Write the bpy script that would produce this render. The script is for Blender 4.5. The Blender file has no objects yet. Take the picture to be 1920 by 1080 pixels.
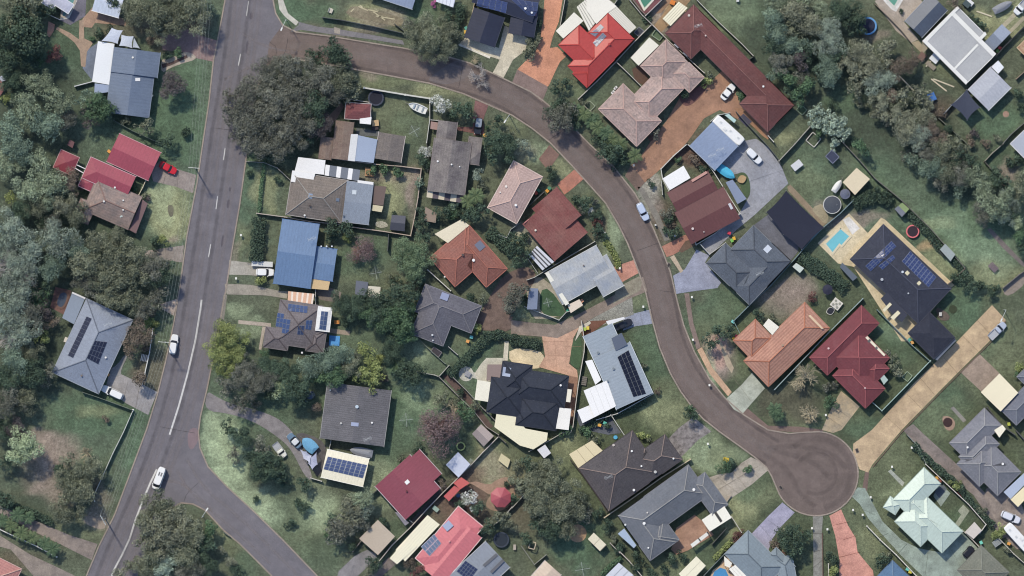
import bpy, bmesh, math, random
import numpy as np
from mathutils import Vector
R_ = math.radians
sc = bpy.context.scene
col = sc.collection
random.seed(7)
# ---------------------------------------------------------------- camera, sky, sun, exposure
S = 8.0                                   # photo pixels per metre on the ground
CAM_H = 1500.0
cam_d = bpy.data.cameras.new('camera'); cam = bpy.data.objects.new('camera', cam_d); col.objects.link(cam)
cam.location = (0, 0, CAM_H); cam.rotation_euler = (0, 0, 0)
cam_d.sensor_width = 36; cam_d.lens = 36 * CAM_H / (1920 / S)
cam_d.clip_start = 10; cam_d.clip_end = 6000
sc.camera = cam
SUN_EL, SUN_AZ = 50.0, -30.0               # azimuth from +Y (north), negative = west
world = bpy.data.worlds.new('World'); sc.world = world; world.use_nodes = True
wn = world.node_tree.nodes; wl = world.node_tree.links
sky = wn.new('ShaderNodeTexSky'); sky.sky_type = 'NISHITA'; sky.sun_disc = False
sky.sun_elevation = R_(SUN_EL); sky.sun_rotation = R_(SUN_AZ)
wl.new(sky.outputs[0], wn['Background'].inputs[0]); wn['Background'].inputs[1].default_value = 0.15
sd = bpy.data.lights.new('sun', 'SUN'); sd.energy = 3.0; sd.angle = R_(3); sd.color = (1.0, 0.90, 0.70)
sun = bpy.data.objects.new('sun', sd); col.objects.link(sun)
sun.rotation_euler = (-R_(90 - SUN_EL), 0, -R_(SUN_AZ))
sun.location = (0, 0, 60)
vs = sc.view_settings; vs.view_transform = 'Standard'; vs.look = 'None'; vs.gamma = 1.0
vs.exposure = 0.35
try: vs.use_curve_mapping = False
except Exception: pass
sc.cycles.filter_width = 1.1; sc.cycles.max_bounces = 4; sc.cycles.diffuse_bounces = 2; sc.cycles.transparent_max_bounces = 16

# ---------------------------------------------------------------- helpers
def W(x, y, z=0.0): return ((x - 960) / S, (540 - y) / S, z)
def lin(c): return tuple(((v / 255) / 12.92 if v / 255 <= .04045 else ((v / 255 + .055) / 1.055) ** 2.4) for v in c)
KALB = 0.80
def A(c): return tuple(min(.9, v * KALB) for v in lin(tuple(x*.93+9 for x in (c or (120, 120, 120))))) + (1,)
_mats = {}
def mat(kind, c, c2=None, amt=.5, rough=.8, rib=.5, grain=.25, scale=.5):
    key = (kind, c, c2, amt, rough, rib, grain, scale)
    if key in _mats: return _mats[key]
    m = bpy.data.materials.new(kind); m.use_nodes = True; _mats[key] = m
    nt = m.node_tree; N = nt.nodes; L = nt.links; b = N['Principled BSDF']
    b.inputs['Roughness'].default_value = rough
    try: b.inputs['Specular IOR Level'].default_value = .3
    except Exception: pass
    def noise(sc_, det=3, vec=None, rgh=.6):
        n = N.new('ShaderNodeTexNoise'); n.inputs['Scale'].default_value = sc_; n.inputs['Detail'].default_value = det
        n.inputs['Roughness'].default_value = rgh
        L.new(vec if vec else pos.outputs[0], n.inputs['Vector']); return n.outputs[0]
    def ramp(v, a, b_, lo=0., hi=1.):
        r = N.new('ShaderNodeMapRange'); r.inputs[1].default_value = a; r.inputs[2].default_value = b_
        r.inputs[3].default_value = lo; r.inputs[4].default_value = hi; L.new(v, r.inputs[0]); return r.outputs[0]
    def mix(f, a, b_, typ='MIX'):
        x = N.new('ShaderNodeMix'); x.data_type = 'RGBA'; x.blend_type = typ
        if isinstance(f, float): x.inputs[0].default_value = f
        else: L.new(f, x.inputs[0])
        for i, v in ((6, a), (7, b_)):
            if isinstance(v, tuple): x.inputs[i].default_value = v
            else: L.new(v, x.inputs[i])
        return x.outputs[2]
    def mul(colr, v):                      # multiply a colour by a scalar
        x = N.new('ShaderNodeMix'); x.data_type = 'RGBA'; x.blend_type = 'MULTIPLY'; x.inputs[0].default_value = 1
        if isinstance(colr, tuple): x.inputs[6].default_value = colr
        else: L.new(colr, x.inputs[6])
        L.new(v, x.inputs[7]); return x.outputs[2]
    pos = N.new('ShaderNodeNewGeometry')
    col_ = A(c)
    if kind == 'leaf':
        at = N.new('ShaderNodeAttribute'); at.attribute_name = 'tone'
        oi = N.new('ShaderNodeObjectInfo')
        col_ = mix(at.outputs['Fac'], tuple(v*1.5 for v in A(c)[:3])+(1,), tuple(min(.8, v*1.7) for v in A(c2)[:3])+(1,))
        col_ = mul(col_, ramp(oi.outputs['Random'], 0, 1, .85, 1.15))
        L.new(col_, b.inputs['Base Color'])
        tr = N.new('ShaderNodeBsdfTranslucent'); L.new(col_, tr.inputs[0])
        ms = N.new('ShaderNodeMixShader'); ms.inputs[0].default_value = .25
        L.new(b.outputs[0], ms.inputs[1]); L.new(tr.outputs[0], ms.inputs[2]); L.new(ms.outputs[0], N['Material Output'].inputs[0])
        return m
    if c2: col_ = mix(ramp(noise(scale, 4), .5 - .18, .5 + .18, 0, amt), col_, A(c2))
    if grain: 
        col_ = mul(col_, ramp(noise(5.5, 2, rgh=.9), .3, .7, 1 - grain*1.6, 1 + grain*1.6))
        col_ = mul(col_, ramp(noise(.12, 3), .3, .7, 1 - grain * .5, 1 + grain * .5))
    if kind in ('tile', 'metal', 'corrugated'):
        uv = N.new('ShaderNodeUVMap'); sx = N.new('ShaderNodeSeparateXYZ'); L.new(uv.outputs[0], sx.inputs[0])
        def wave(sock, period):
            a = N.new('ShaderNodeMath'); a.operation = 'MULTIPLY'; a.inputs[1].default_value = 2 * math.pi / period; L.new(sock, a.inputs[0])
            s_ = N.new('ShaderNodeMath'); s_.operation = 'SINE'; L.new(a.outputs[0], s_.inputs[0]); return s_.outputs[0]
        if kind == 'tile':
            w = wave(sx.outputs[1], .62)
            col_ = mul(col_, ramp(w, -.8, 1, 1 - .16 * rib, 1.03))
            w2 = wave(sx.outputs[0], .6); 
        else:
            w = wave(sx.outputs[0], .76 if kind == 'metal' else .5)
            col_ = mul(col_, ramp(w, -1, -.2 if kind == 'metal' else .8, 1 - .13 * rib, 1.01))
        # rain streaks down the slope, faded and mossy patches, pale lichen specks
        mp = N.new('ShaderNodeMapping'); mp.inputs['Scale'].default_value = (1.5, .5, 1); L.new(uv.outputs[0], mp.inputs[0])
        col_ = mul(col_, ramp(noise(1.4, 4, mp.outputs[0], .75), .3, .7, 1 - .08 - grain*.35, 1 + .07 + grain*.35))
        col_ = mix(ramp(noise(.5, 5, rgh=.75), .52, .72, 0, .42 if kind == 'tile' else .22), col_, A(tuple(int(v*.72+36) for v in c)))
        if kind == 'tile': col_ = mix(ramp(noise(2.8, 2, rgh=.9), .60, .70, 0, .5), col_, A(tuple(int(v*.72+52) for v in c)))
        bp = N.new('ShaderNodeBump'); bp.inputs['Strength'].default_value = (.3 if kind == 'tile' else .12) * rib; bp.inputs['Distance'].default_value = .05
        L.new(w, bp.inputs['Height']); L.new(bp.outputs[0], b.inputs['Normal'])
    if kind == 'asphalt':
        # long worn wheel streaks and patches
        col_ = mul(col_, ramp(noise(.45, 5, rgh=.7), .3, .7, .88, 1.12))
        vo = N.new('ShaderNodeTexVoronoi'); vo.inputs['Scale'].default_value = .06; L.new(pos.outputs[0], vo.inputs['Vector'])
        col_ = mul(col_, ramp(vo.outputs['Distance'], 0, 1, .95, 1.05))
    if kind == 'paving':
        col_ = mul(col_, ramp(noise(.22, 5, rgh=.75), .32, .68, .80, 1.10)); col_ = mul(col_, ramp(noise(.9, 4, rgh=.8), .38, .6, .9, 1.05))
    if kind == 'asphalt': col_ = mul(col_, ramp(noise(1.6, 3, rgh=.8), .3, .7, .93, 1.07))
    if kind == 'water': b.inputs['Roughness'].default_value = .15
    if isinstance(col_, tuple): b.inputs['Base Color'].default_value = col_
    else: L.new(col_, b.inputs['Base Color'])
    return m
PAINT = lambda c: mat('paint', c, None, rough=.45, grain=.05)

def mesh_obj(name, vs_, fs, m, parent=None, org=(0, 0, 0), midx=None, smooth=False):
    me = bpy.data.meshes.new(name)
    ox, oy, oz = org
    me.from_pydata([(v[0] - ox, v[1] - oy, v[2] - oz) for v in vs_], [], fs)
    for x in (m if isinstance(m, (list, tuple)) else [m]): me.materials.append(x)
    if midx is not None: me.polygons.foreach_set('material_index', midx)
    if smooth: me.polygons.foreach_set('use_smooth', [True] * len(me.polygons))
    me.update()
    o = bpy.data.objects.new(name, me); col.objects.link(o)
    if parent: o.parent = parent
    return o
ALL = []                                    # every top-level thing: (object, px, py)
def tag(o, label, cat, group=None, kind=None):
    if label: o['label'] = label
    if cat: o['category'] = cat
    if group: o['group'] = group
    if kind: o['kind'] = kind
    return o
class T:
    """a thing: an Empty at its base, parts below it"""
    def __init__(s, name, label, cat, x, y, group=None, z=0.0, at=None):
        s.loc = at if at else W(x, y, z)
        s.o = bpy.data.objects.new(name, None); s.o.empty_display_size = .5; col.objects.link(s.o); s.o.location = s.loc
        tag(s.o, label, cat, group); ALL.append((s.o, x, y))
    def part(s, name, v, f, m, midx=None, under=None, smooth=False, label=None):
        p = mesh_obj(name, v, f, m, under or s.o, s.loc, midx, smooth)
        if label: p['label'] = label
        return p
# geometry collector
class G:
    def __init__(s): s.v = []; s.f = []; s.i = []
    def add(s, v, f, i=0):
        n = len(s.v); s.v += [tuple(p) for p in v]; s.f += [tuple(n + k for k in q) for q in f]; s.i += [i] * len(f); return s
    def prism(s, pts, z0, z1, i=0, iside=None):          # pts: xy (world) polygon, z1 float or list
        n = len(pts); z1l = z1 if isinstance(z1, (list, tuple)) else [z1] * n; z0l = z0 if isinstance(z0, (list, tuple)) else [z0] * n
        a = sum(pts[k][0] * pts[(k + 1) % n][1] - pts[(k + 1) % n][0] * pts[k][1] for k in range(n))
        if a < 0: pts = pts[::-1]; z1l = z1l[::-1]; z0l = z0l[::-1]
        v = [(p[0], p[1], z) for p, z in zip(pts, z0l)] + [(p[0], p[1], z) for p, z in zip(pts, z1l)]
        s.add(v, [tuple(range(n, 2 * n))], i); b = len(s.v) - 2 * n
        js = i if iside is None else iside
        for k in range(n):
            q = (k + 1) % n; s.f.append((b + k, b + q, b + n + q, b + n + k)); s.i.append(js)
        s.f.append(tuple(b + k for k in range(n - 1, -1, -1))); s.i.append(js)
        return s
    def box(s, cx, cy, z0, z1, lx, ly, ang=0, i=0):
        c, d = math.cos(ang), math.sin(ang)
        return s.prism([(cx + a * c - b * d, cy + a * d + b * c) for a, b in ((-lx/2, -ly/2), (lx/2, -ly/2), (lx/2, ly/2), (-lx/2, ly/2))], z0, z1, i)
    def tube(s, p, q, r0, r1=None, n=6, i=0):
        r1 = r0 if r1 is None else r1
        p = Vector(p); q = Vector(q); d = (q - p)
        if d.length < 1e-6: return s
        d.normalize(); u = d.cross(Vector((0, 0, 1)) if abs(d.z) < .9 else Vector((1, 0, 0))).normalized(); w = d.cross(u)
        v = []
        for (c, r) in ((p, r0), (q, r1)):
            for k in range(n):
                a = 2 * math.pi * k / n; v.append(c + (u * math.cos(a) + w * math.sin(a)) * r)
        f = [(k, (k + 1) % n, n + (k + 1) % n, n + k) for k in range(n)] + [tuple(range(n - 1, -1, -1)), tuple(range(n, 2 * n))]
        return s.add(v, f, i)
    def cyl(s, cx, cy, z0, z1, r, n=24, i=0, r1=None):
        r1 = r if r1 is None else r1
        v = [(cx + r * math.cos(2*math.pi*k/n), cy + r * math.sin(2*math.pi*k/n), z0) for k in range(n)] + \
            [(cx + r1 * math.cos(2*math.pi*k/n), cy + r1 * math.sin(2*math.pi*k/n), z1) for k in range(n)]
        return s.add(v, [(k, (k+1) % n, n+(k+1) % n, n+k) for k in range(n)] + [tuple(range(n-1, -1, -1)), tuple(range(n, 2*n))], i)
    def ring(s, cx, cy, z, r, w, h, n=32, i=0, ang=None):
        m = 8; v = []
        for k in range(n):
            a = 2*math.pi*k/n
            for j in range(m):
                b = 2*math.pi*j/m; rr = r + w/2*math.cos(b); v.append((cx+rr*math.cos(a), cy+rr*math.sin(a), z+h/2*math.sin(b)))
        return s.add(v, [(k*m+j, ((k+1) % n)*m+j, ((k+1) % n)*m+(j+1) % m, k*m+(j+1) % m) for k in range(n) for j in range(m)], i)
    def part(s, t, name, m, under=None, smooth=False, label=None): return t.part(name, s.v, s.f, m, s.i, under, smooth, label)
    def top(s, name, m, label=None, cat=None, group=None, kind=None, px=0, py=0):
        xs = [p[0] for p in s.v]; ys = [p[1] for p in s.v]; zs = [p[2] for p in s.v]
        org = ((min(xs)+max(xs))/2, (min(ys)+max(ys))/2, min(zs)) if kind != 'structure' else (0, 0, 0)
        o = mesh_obj(name, s.v, s.f, m, None, org, s.i); o.location = org
        tag(o, label, cat, group, kind)
        if kind is None: ALL.append((o, org[0]*S+960, 540-org[1]*S))
        return o
def smooth_poly(pts, it=2, closed=True):
    for _ in range(it):
        q = []; n = len(pts)
        if not closed: q.append(pts[0])
        for k in range(n if closed else n - 1):
            a, b = pts[k], pts[(k+1) % n]
            q += [(a[0]*.75+b[0]*.25, a[1]*.75+b[1]*.25), (a[0]*.25+b[0]*.75, a[1]*.25+b[1]*.75)]
        if not closed: q.append(pts[-1])
        pts = q
    return pts
_layer = [0]
def sheet(name, pts, m, layer=1, sm=0, z=None, kind='structure'):
    if sm: pts = smooth_poly(pts, sm)
    _layer[0] += 1
    if z is None: z = .008 + .032 * layer + .004 * (_layer[0] % 8)
    bm = bmesh.new(); vs2 = [bm.verts.new(W(x, y, z)) for x, y in pts]
    f = bm.faces.new(vs2); f.normal_update()
    if f.normal.z < 0: f.normal_flip()
    bmesh.ops.triangulate(bm, faces=[f], ngon_method='EAR_CLIP')
    me = bpy.data.meshes.new(name); bm.to_mesh(me); bm.free(); me.materials.append(m)
    o = bpy.data.objects.new(name, me); col.objects.link(o); o['kind'] = kind
    return o
def strip(pts, w, z0, z1, g, i=0, px=True):      # vertical-sided ribbon along a polyline (pixels)
    P = [Vector(W(*p)[:2]) if px else Vector(p[:2]) for p in pts]
    L_, R2 = [], []
    for k, p in enumerate(P):
        d = Vector((0, 0))
        if k > 0: d += (p - P[k-1]).normalized()
        if k < len(P)-1: d += (P[k+1] - p).normalized()
        d.normalize(); n = Vector((-d.y, d.x))
        sc_ = 1.0
        if 0 < k < len(P)-1:
            cs = (p - P[k-1]).normalized().dot(d); sc_ = 1 / max(.5, cs)
        L_.append(p + n*w/2*sc_); R2.append(p - n*w/2*sc_)
    n = len(P)
    v = [(q.x, q.y, z1) for q in L_] + [(q.x, q.y, z1) for q in R2] + [(q.x, q.y, z0) for q in L_] + [(q.x, q.y, z0) for q in R2]
    f = []
    for k in range(n-1):
        f += [(n+k, n+k+1, k+1, k), (2*n+k, k, k+1, 2*n+k+1)[::-1], (3*n+k, n+k, n+k+1, 3*n+k+1)]
    f += [(0, 2*n, 3*n, n)[::-1], (n-1, 2*n-1, 4*n-1, 3*n-1)]
    g.add(v, f, i)

# ---------------------------------------------------------------- roofs
class Wing:
    def __init__(s, x1, y1, x2, y2, w, sides='hhhh', z=2.7, pitch=.40, ang=None):
        p = Vector(W(x1, y1)[:2]); q = Vector(W(x2, y2)[:2]); d = q - p; s.L = d.length; a = math.atan2(d.y, d.x)
        if ang is not None:
            k = round((a - ang) / (math.pi/2)); a2 = ang + k*math.pi/2
            if abs(a2 - a) < R_(9):
                mid = (p+q)/2; u = Vector((math.cos(a2), math.sin(a2))); p = mid - u*s.L/2; a = a2
        s.a = a; s.p = p; s.u = Vector((math.cos(a), math.sin(a))); s.n = Vector((s.u.y, -s.u.x)); s.w = w / S
        s.z = z; s.t = pitch
        s.sides = sides; s.h = [k for k in range(4) if sides[k] == 'h']; s.build()
    def move_side(s, k, off):            # move side k outward by off metres
        if k == 0: s.p = s.p - s.n*off; s.w += off
        elif k == 1: s.L += off
        elif k == 2: s.w += off
        else: s.p = s.p - s.u*off; s.L += off
        s.build()
    def build(s):
        # side k: point, inward normal
        s.side = [(s.p, s.n), (s.p + s.u*s.L, -s.u), (s.p + s.n*s.w, -s.n), (s.p, s.u)]
        s.rect = [s.p, s.p+s.u*s.L, s.p+s.u*s.L+s.n*s.w, s.p+s.n*s.w]
    def dist(s, k, P): q, n = s.side[k]; return (P - q).dot(n)
    def plane(s, P):                             # active side at P, or -1
        return min(s.h, key=lambda k: s.dist(k, P)) if s.h else -1
    def z_of(s, k, P): return s.z if k < 0 else s.z + s.t*s.dist(k, P)
    def height(s, P): return s.z_of(s.plane(P), P)
    def inside(s, P, e=1e-6): return all(s.dist(k, P) > -e for k in range(4))
def cut(poly, f):
    """split a convex polygon by the sign of the affine function f -> (f>=0 part, f<0 part)"""
    a, b = [], []; n = len(poly)
    vals = [f(p) for p in poly]
    if min(vals) > -1e-5: return poly, None
    if max(vals) < 1e-5: return None, poly
    for k in range(n):
        p, q, fp, fq = poly[k], poly[(k+1) % n], vals[k], vals[(k+1) % n]
        if fp >= 0: a.append(p)
        if fp <= 0: b.append(p)
        if fp*fq < 0: x = p + (q-p)*(fp/(fp-fq)); a.append(x); b.append(x)
    def area(P): return abs(sum(P[k].x*P[(k+1) % len(P)].y-P[(k+1) % len(P)].x*P[k].y for k in range(len(P))))/2 if len(P) > 2 else 0
    return (a if area(a) > 1e-4 else None), (b if area(b) > 1e-4 else None)
def cen(P): return sum(P, Vector((0, 0)))/len(P)
def by_planes(polys, w):
    out = polys
    hs = w.h
    for i in range(len(hs)):
        for j in range(i+1, len(hs)):
            nx = []
            for P in out:
                x, y = cut(P, lambda p: w.dist(hs[i], p)-w.dist(hs[j], p))
                nx += [q for q in (x, y) if q]
            out = nx
    return out
def roof_cells(wings):
    res = []
    for i, w in enumerate(wings):
        cells = by_planes([list(w.rect)], w)
        for j, v in enumerate(wings):
            if i == j: continue
            nx = []
            for P in cells:
                pi = w.plane(cen(P)); ins = P
                for k in range(4):
                    if not ins: break
                    ins, out = cut(ins, lambda p: v.dist(k, p))
                    if out: nx.append(out)
                if not ins: continue
                for Q in by_planes([ins], v):
                    pj = v.plane(cen(Q)); D = lambda p: w.z_of(pi, p)-v.z_of(pj, p)
                    if max(abs(D(p)) for p in Q) < 1e-3:
                        if i < j: nx.append(Q)
                        continue
                    a, _ = cut(Q, D)
                    if a and D(cen(a)) > 0: nx.append(a)
            cells = nx
        res += [(P, w, w.plane(cen(P))) for P in cells]
    return res
class House(T):
    def __init__(s, name, label, cat, wings, m, z=2.7, pitch=.40, wall=(190, 175, 160), cap=None, gutter=(205, 205, 205), snap=True, group=None, gw=.13):
        w0 = Wing(*wings[0][:5]); ang = w0.a if snap else None
        s.w = [Wing(*(tuple(w[:5]) + (w[5] if len(w) > 5 else 'hhhh',) + (w[6] if len(w) > 6 else z, w[7] if len(w) > 7 else pitch)), ang=ang) for w in wings]
        for i, w in enumerate(s.w):
            for k in range(4):
                for v in s.w[:i]:
                    hit = False
                    for m_ in range(4):
                        if w.side[k][1].dot(v.side[m_][1]) > .9995:
                            off = v.dist(m_, w.side[k][0])
                            if 1e-6 < abs(off) < .36: w.move_side(k, off); hit = True; break
                    if hit: break
        c = cen([cen(w.rect) for w in s.w])
        super().__init__(name, label, cat, c.x*S+960, 540-c.y*S, group)
        bm = bmesh.new()
        for P, w, k in roof_cells(s.w):
            vv = [bm.verts.new((p.x-s.loc[0], p.y-s.loc[1], w.z_of(k, p))) for p in P]
            try:
                f = bm.faces.new(vv); f.normal_update()
                if f.normal.z < 0: f.normal_flip()
            except ValueError: pass
        bmesh.ops.remove_doubles(bm, verts=bm.verts, dist=.012)
        bmesh.ops.dissolve_limit(bm, angle_limit=.012, verts=bm.verts, edges=bm.edges)
        bm.normal_update()
        uvl = bm.loops.layers.uv.new('UVMap')
        a0 = s.w[0].a
        for f in bm.faces:
            n = f.normal; h = Vector((n.x, n.y, 0))
            d = h.normalized() if h.length > .02 else Vector((s.w[0].n.x, s.w[0].n.y, 0))
            u = Vector((-d.y, d.x, 0))
            for lp in f.loops: lp[uvl].uv = (lp.vert.co.dot(u), lp.vert.co.dot(d))
        ridges, valleys = [], []
        for e in bm.edges:
            if len(e.link_faces) == 2:
                f1, f2 = e.link_faces
                if f1.normal.angle(f2.normal, 0) > .1 and e.calc_length() > .25:
                    c1 = f1.calc_center_median()-e.verts[0].co
                    (ridges if f2.normal.dot(c1) < 0 else valleys).append((e.verts[0].co.copy(), e.verts[1].co.copy()))
        me = bpy.data.meshes.new('roof'); bm.to_mesh(me); bm.free(); me.materials.append(m)
        s.roof = bpy.data.objects.new('roof', me); col.objects.link(s.roof); s.roof.parent = s.o
        if cap and ridges:
            g = G()
            for a, b in ridges: g.tube((a.x+s.loc[0], a.y+s.loc[1], a.z+.02), (b.x+s.loc[0], b.y+s.loc[1], b.z+.02), .13, n=6)
            g.part(s, 'ridge_cap', PAINTW(cap), s.roof)
        g = G()
        for w in s.w:
            for k in range(4):
                p, q = w.rect[k], w.rect[(k+1) % 4]; nrm = w.side[k][1]
                if w.sides[k] == 'h' or not w.h:
                    a = p - nrm*gw; b = q - nrm*gw; e = (q-p).normalized()*gw
                    g.prism([tuple(a-e), tuple(b+e), tuple(q+e), tuple(p-e)], w.z-.16, w.z+.02 - .003*k)
            if w.h:
                g.prism([tuple(p) for p in w.rect], w.z-.08, w.z-.03)
        g.part(s, 'gutter', PAINT(gutter))
        g = G()
        for i, w in enumerate(s.w):
            ins = .5 + .004*i
            if min(w.L, w.w) < 2.2: ins = .2 + .004*i
            r = [w.p+w.u*ins+w.n*ins, w.p+w.u*(w.L-ins)+w.n*ins, w.p+w.u*(w.L-ins)+w.n*(w.w-ins), w.p+w.u*ins+w.n*(w.w-ins)]
            g.prism([tuple(p) for p in r], 0, w.z-.1-.004*i)
            for k in range(4):
                if w.sides[k] == 'g' and w.h:
                    p, q = r[k], r[(k+1) % 4]; mid = (p+q)/2; pts = [p, mid, q]
                    v = [(p.x, p.y, w.z-.1), (q.x, q.y, w.z-.1)] + [(x.x, x.y, w.height(x)-.06) for x in pts[::-1]]
                    g.add(v, [(0, 1, 2, 3, 4)])
        s.wall = g.part(s, 'wall', mat('brick', wall, grain=.15))
        # a door and two windows on the longest wing
        w = max(s.w, key=lambda w: w.L*w.w)
        if w.L > 6 and w.w > 5:
            an = w.a
            for (fx, wd, z0, z1, nm, cc) in ((.3, 1.6, .9, 2.1, 'window', (60, 75, 90)), (.55, .9, .05, 2.1, 'door', (110, 80, 65)), (.8, 1.6, .9, 2.1, 'window', (60, 75, 90))):
                q = w.p + w.u*(w.L*fx) + w.n*(w.w-.5+.02)
                G().box(q.x, q.y, z0, z1, wd, .08, an).part(s, nm, PAINT(cc))
    def h(s, x, y):
        P = Vector(W(x, y)[:2]); zz = [w.height(P) for w in s.w if w.inside(P, .3)]
        return max(zz) if zz else s.w[0].z
    def panels(s, quad, nx, ny, c=(45, 60, 94), frame=(112, 124, 150), skip=()):
        q = [Vector(p) for p in quad]
        B = lambda u, v: (q[0]*(1-u)+q[1]*u)*(1-v)+(q[3]*(1-u)+q[2]*u)*v
        for i in range(nx):
            for j in range(ny):
                if (i, j) in skip: continue
                e = .02
                def ring(e1, e2, dz): 
                    cs = [B((i+e1)/nx, (j+e2)/ny), B((i+1-e1)/nx, (j+e2)/ny), B((i+1-e1)/nx, (j+1-e2)/ny), B((i+e1)/nx, (j+1-e2)/ny)]
                    return [W(c_.x, c_.y, s.h(c_.x, c_.y)+dz) for c_ in cs]
                o, n_ = ring(.03, .03, .10), ring(.09, .07, .125); lo = ring(.03, .03, .04)
                cc = B((i+.5)/nx, (j+.5)/ny)
                v = lo+o+n_; f = [(8, 9, 10, 11)]+[(4+k, 4+(k+1) % 4, 8+(k+1) % 4, 8+k) for k in range(4)]+[(k, (k+1) % 4, 4+(k+1) % 4, 4+k) for k in range(4)]
                P = [Vector(x) for x in v]
                if (P[5]-P[4]).cross(P[6]-P[5]).z < 0: f = [x[::-1] for x in f]
                s.part('solar_panel', v, f, [SOLAR(c), PAINT(frame)], [0]+[1]*8, under=s.roof_e())
        return s
    def roof_e(s): return s.o
    def patio(s, quad, c=(235, 232, 222), z=2.75, n=0, c2=(120, 120, 120), gap=.3, name='patio_roof', th=.1, ribs=True, label=None, posts=True):
        patio_geo(s, quad, c, z, n, c2, gap, name, th, label, posts); return s
    def vent(s, x, y, c=(222, 222, 222), r=.24, h=.35, name='roof_vent'):
        X, Y, _ = W(x, y); z = s.h(x, y); G().cyl(X, Y, z-.1, z+h*.7, r*.7, 12).cyl(X, Y, z+h*.7, z+h, r, 12).part(s, name, PAINT(c)); return s
    def skylight(s, x, y, lx, ly, ang=0, c=(190, 205, 225), name='skylight', lift=.12):
        X, Y, _ = W(x, y); a = -R_(ang); cs = []
        for a_, b_ in ((-1, -1), (1, -1), (1, 1), (-1, 1)):
            px = x + a_*lx/2*math.cos(R_(ang)) - b_*ly/2*math.sin(R_(ang)); py = y + a_*lx/2*math.sin(R_(ang)) + b_*ly/2*math.cos(R_(ang))
            cs.append(W(px, py, s.h(px, py)))
        g = G(); g.prism([p[:2] for p in cs], [p[2]-.02 for p in cs], [p[2]+lift for p in cs]); g.part(s, name, PAINT(c)); return s
    def antenna(s, x, y):
        X, Y, _ = W(x, y); z = s.h(x, y); g = G(); g.tube((X, Y, z-.05), (X, Y, z+1.8), .03)
        g.tube((X-.9, Y-.3, z+1.8), (X+.9, Y+.3, z+1.8), .025)
        for k in range(-3, 4): g.tube((X+k*.28+.14, Y+k*.09-.4, z+1.8), (X+k*.28-.14, Y+k*.09+.4, z+1.8), .02)
        g.part(s, 'antenna', PAINT((200, 205, 210))); return s
def SOLAR(c): return mat('solar', c, None, rough=.25, grain=.12)
def PAINTW(c): return mat('ridge', c, None, rough=.8, grain=.2)
_pz = [0]
def patio_geo(t, quad, c, z, n, c2, gap, name, th, label=None, posts=True):
    _pz[0] += 1; z += .005*(_pz[0] % 9)
    q = [Vector(p) for p in quad]
    if len(q) == 4 and n:
        g = G()
        for k in range(n):
            for (a, b, i) in ((k/n, (k+1-gap)/n, 0), ((k+1-gap)/n, (k+1)/n, 1)):
                if b-a < 1e-4 or (k == n-1 and i == 1 and c2 is None): continue
                P = [q[0].lerp(q[1], a), q[0].lerp(q[1], b), q[3].lerp(q[2], b), q[3].lerp(q[2], a)]
                g.prism([W(p.x, p.y)[:2] for p in P], z, z+th*(1 if i == 0 else .55), i)
        p_ = g.part(t, name, [mat('sheeting', c, grain=.07, rough=.5), mat('sheeting', c2 or c, grain=.1)])
    else:
        g = G(); g.prism([W(p.x, p.y)[:2] for p in q], z, z+th); p_ = g.part(t, name, mat('sheeting', c, grain=.07, rough=.5))
    if label: p_['label'] = label
    if posts:
        cc = cen(q)
        for p in q[:6]:
            p = p + (cc-p)*.06; X, Y, _ = W(p.x, p.y); G().box(X, Y, 0, z-.003, .1, .1).part(t, 'post', PAINT((190, 190, 185)))
def carport(name, label, cat, quad, c, z=2.5, n=0, c2=(150, 150, 150), gap=.1, group=None, th=.12, wall=None, gable=False, c3=None):
    """a small free-standing roof: shed (wall colour given) or open carport"""
    cx = sum(p[0] for p in quad)/len(quad); cy = sum(p[1] for p in quad)/len(quad)
    t = T(name, label, cat, cx, cy, group)
    if wall:
        q = [Vector(p) for p in quad]; cc = cen(q)
        r = [p + (cc-p)*.07 for p in q]
        G().prism([W(p.x, p.y)[:2] for p in r], 0, z-.02).part(t, 'wall', mat('brick', wall, grain=.1))
        if gable:
            a, b = (q[0]+q[3])/2, (q[1]+q[2])/2; zr = z+.45
            P = [W(*q[0], z), W(*q[1], z), W(*b, zr), W(*a, zr), W(*q[3], z), W(*q[2], z)]
            f1, f2 = (0, 1, 2, 3), (3, 2, 5, 4)
            if (Vector(P[1])-Vector(P[0])).cross(Vector(P[2])-Vector(P[1])).z < 0: f1, f2 = f1[::-1], f2[::-1]
            t.part('roof', P, [f1, f2, (0, 3, 4), (1, 5, 2)], [mat('sheeting', c, grain=.1), mat('sheeting', c3 or c, grain=.1)], [0, 1, 0, 0])
        else: patio_geo(t, quad, c, z, n, c2, gap, 'roof', th, posts=False)
        d = (r[0]+r[1])/2; X, Y, _ = W(d.x, d.y); an = math.atan2(-(r[1]-r[0]).y, (r[1]-r[0]).x)
        G().box(X, Y, .02, 1.9, .9, .09, an).part(t, 'door', PAINT((150, 150, 150)))
    else: patio_geo(t, quad, c, z, n, c2, gap, 'roof', th)
    return t
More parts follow.
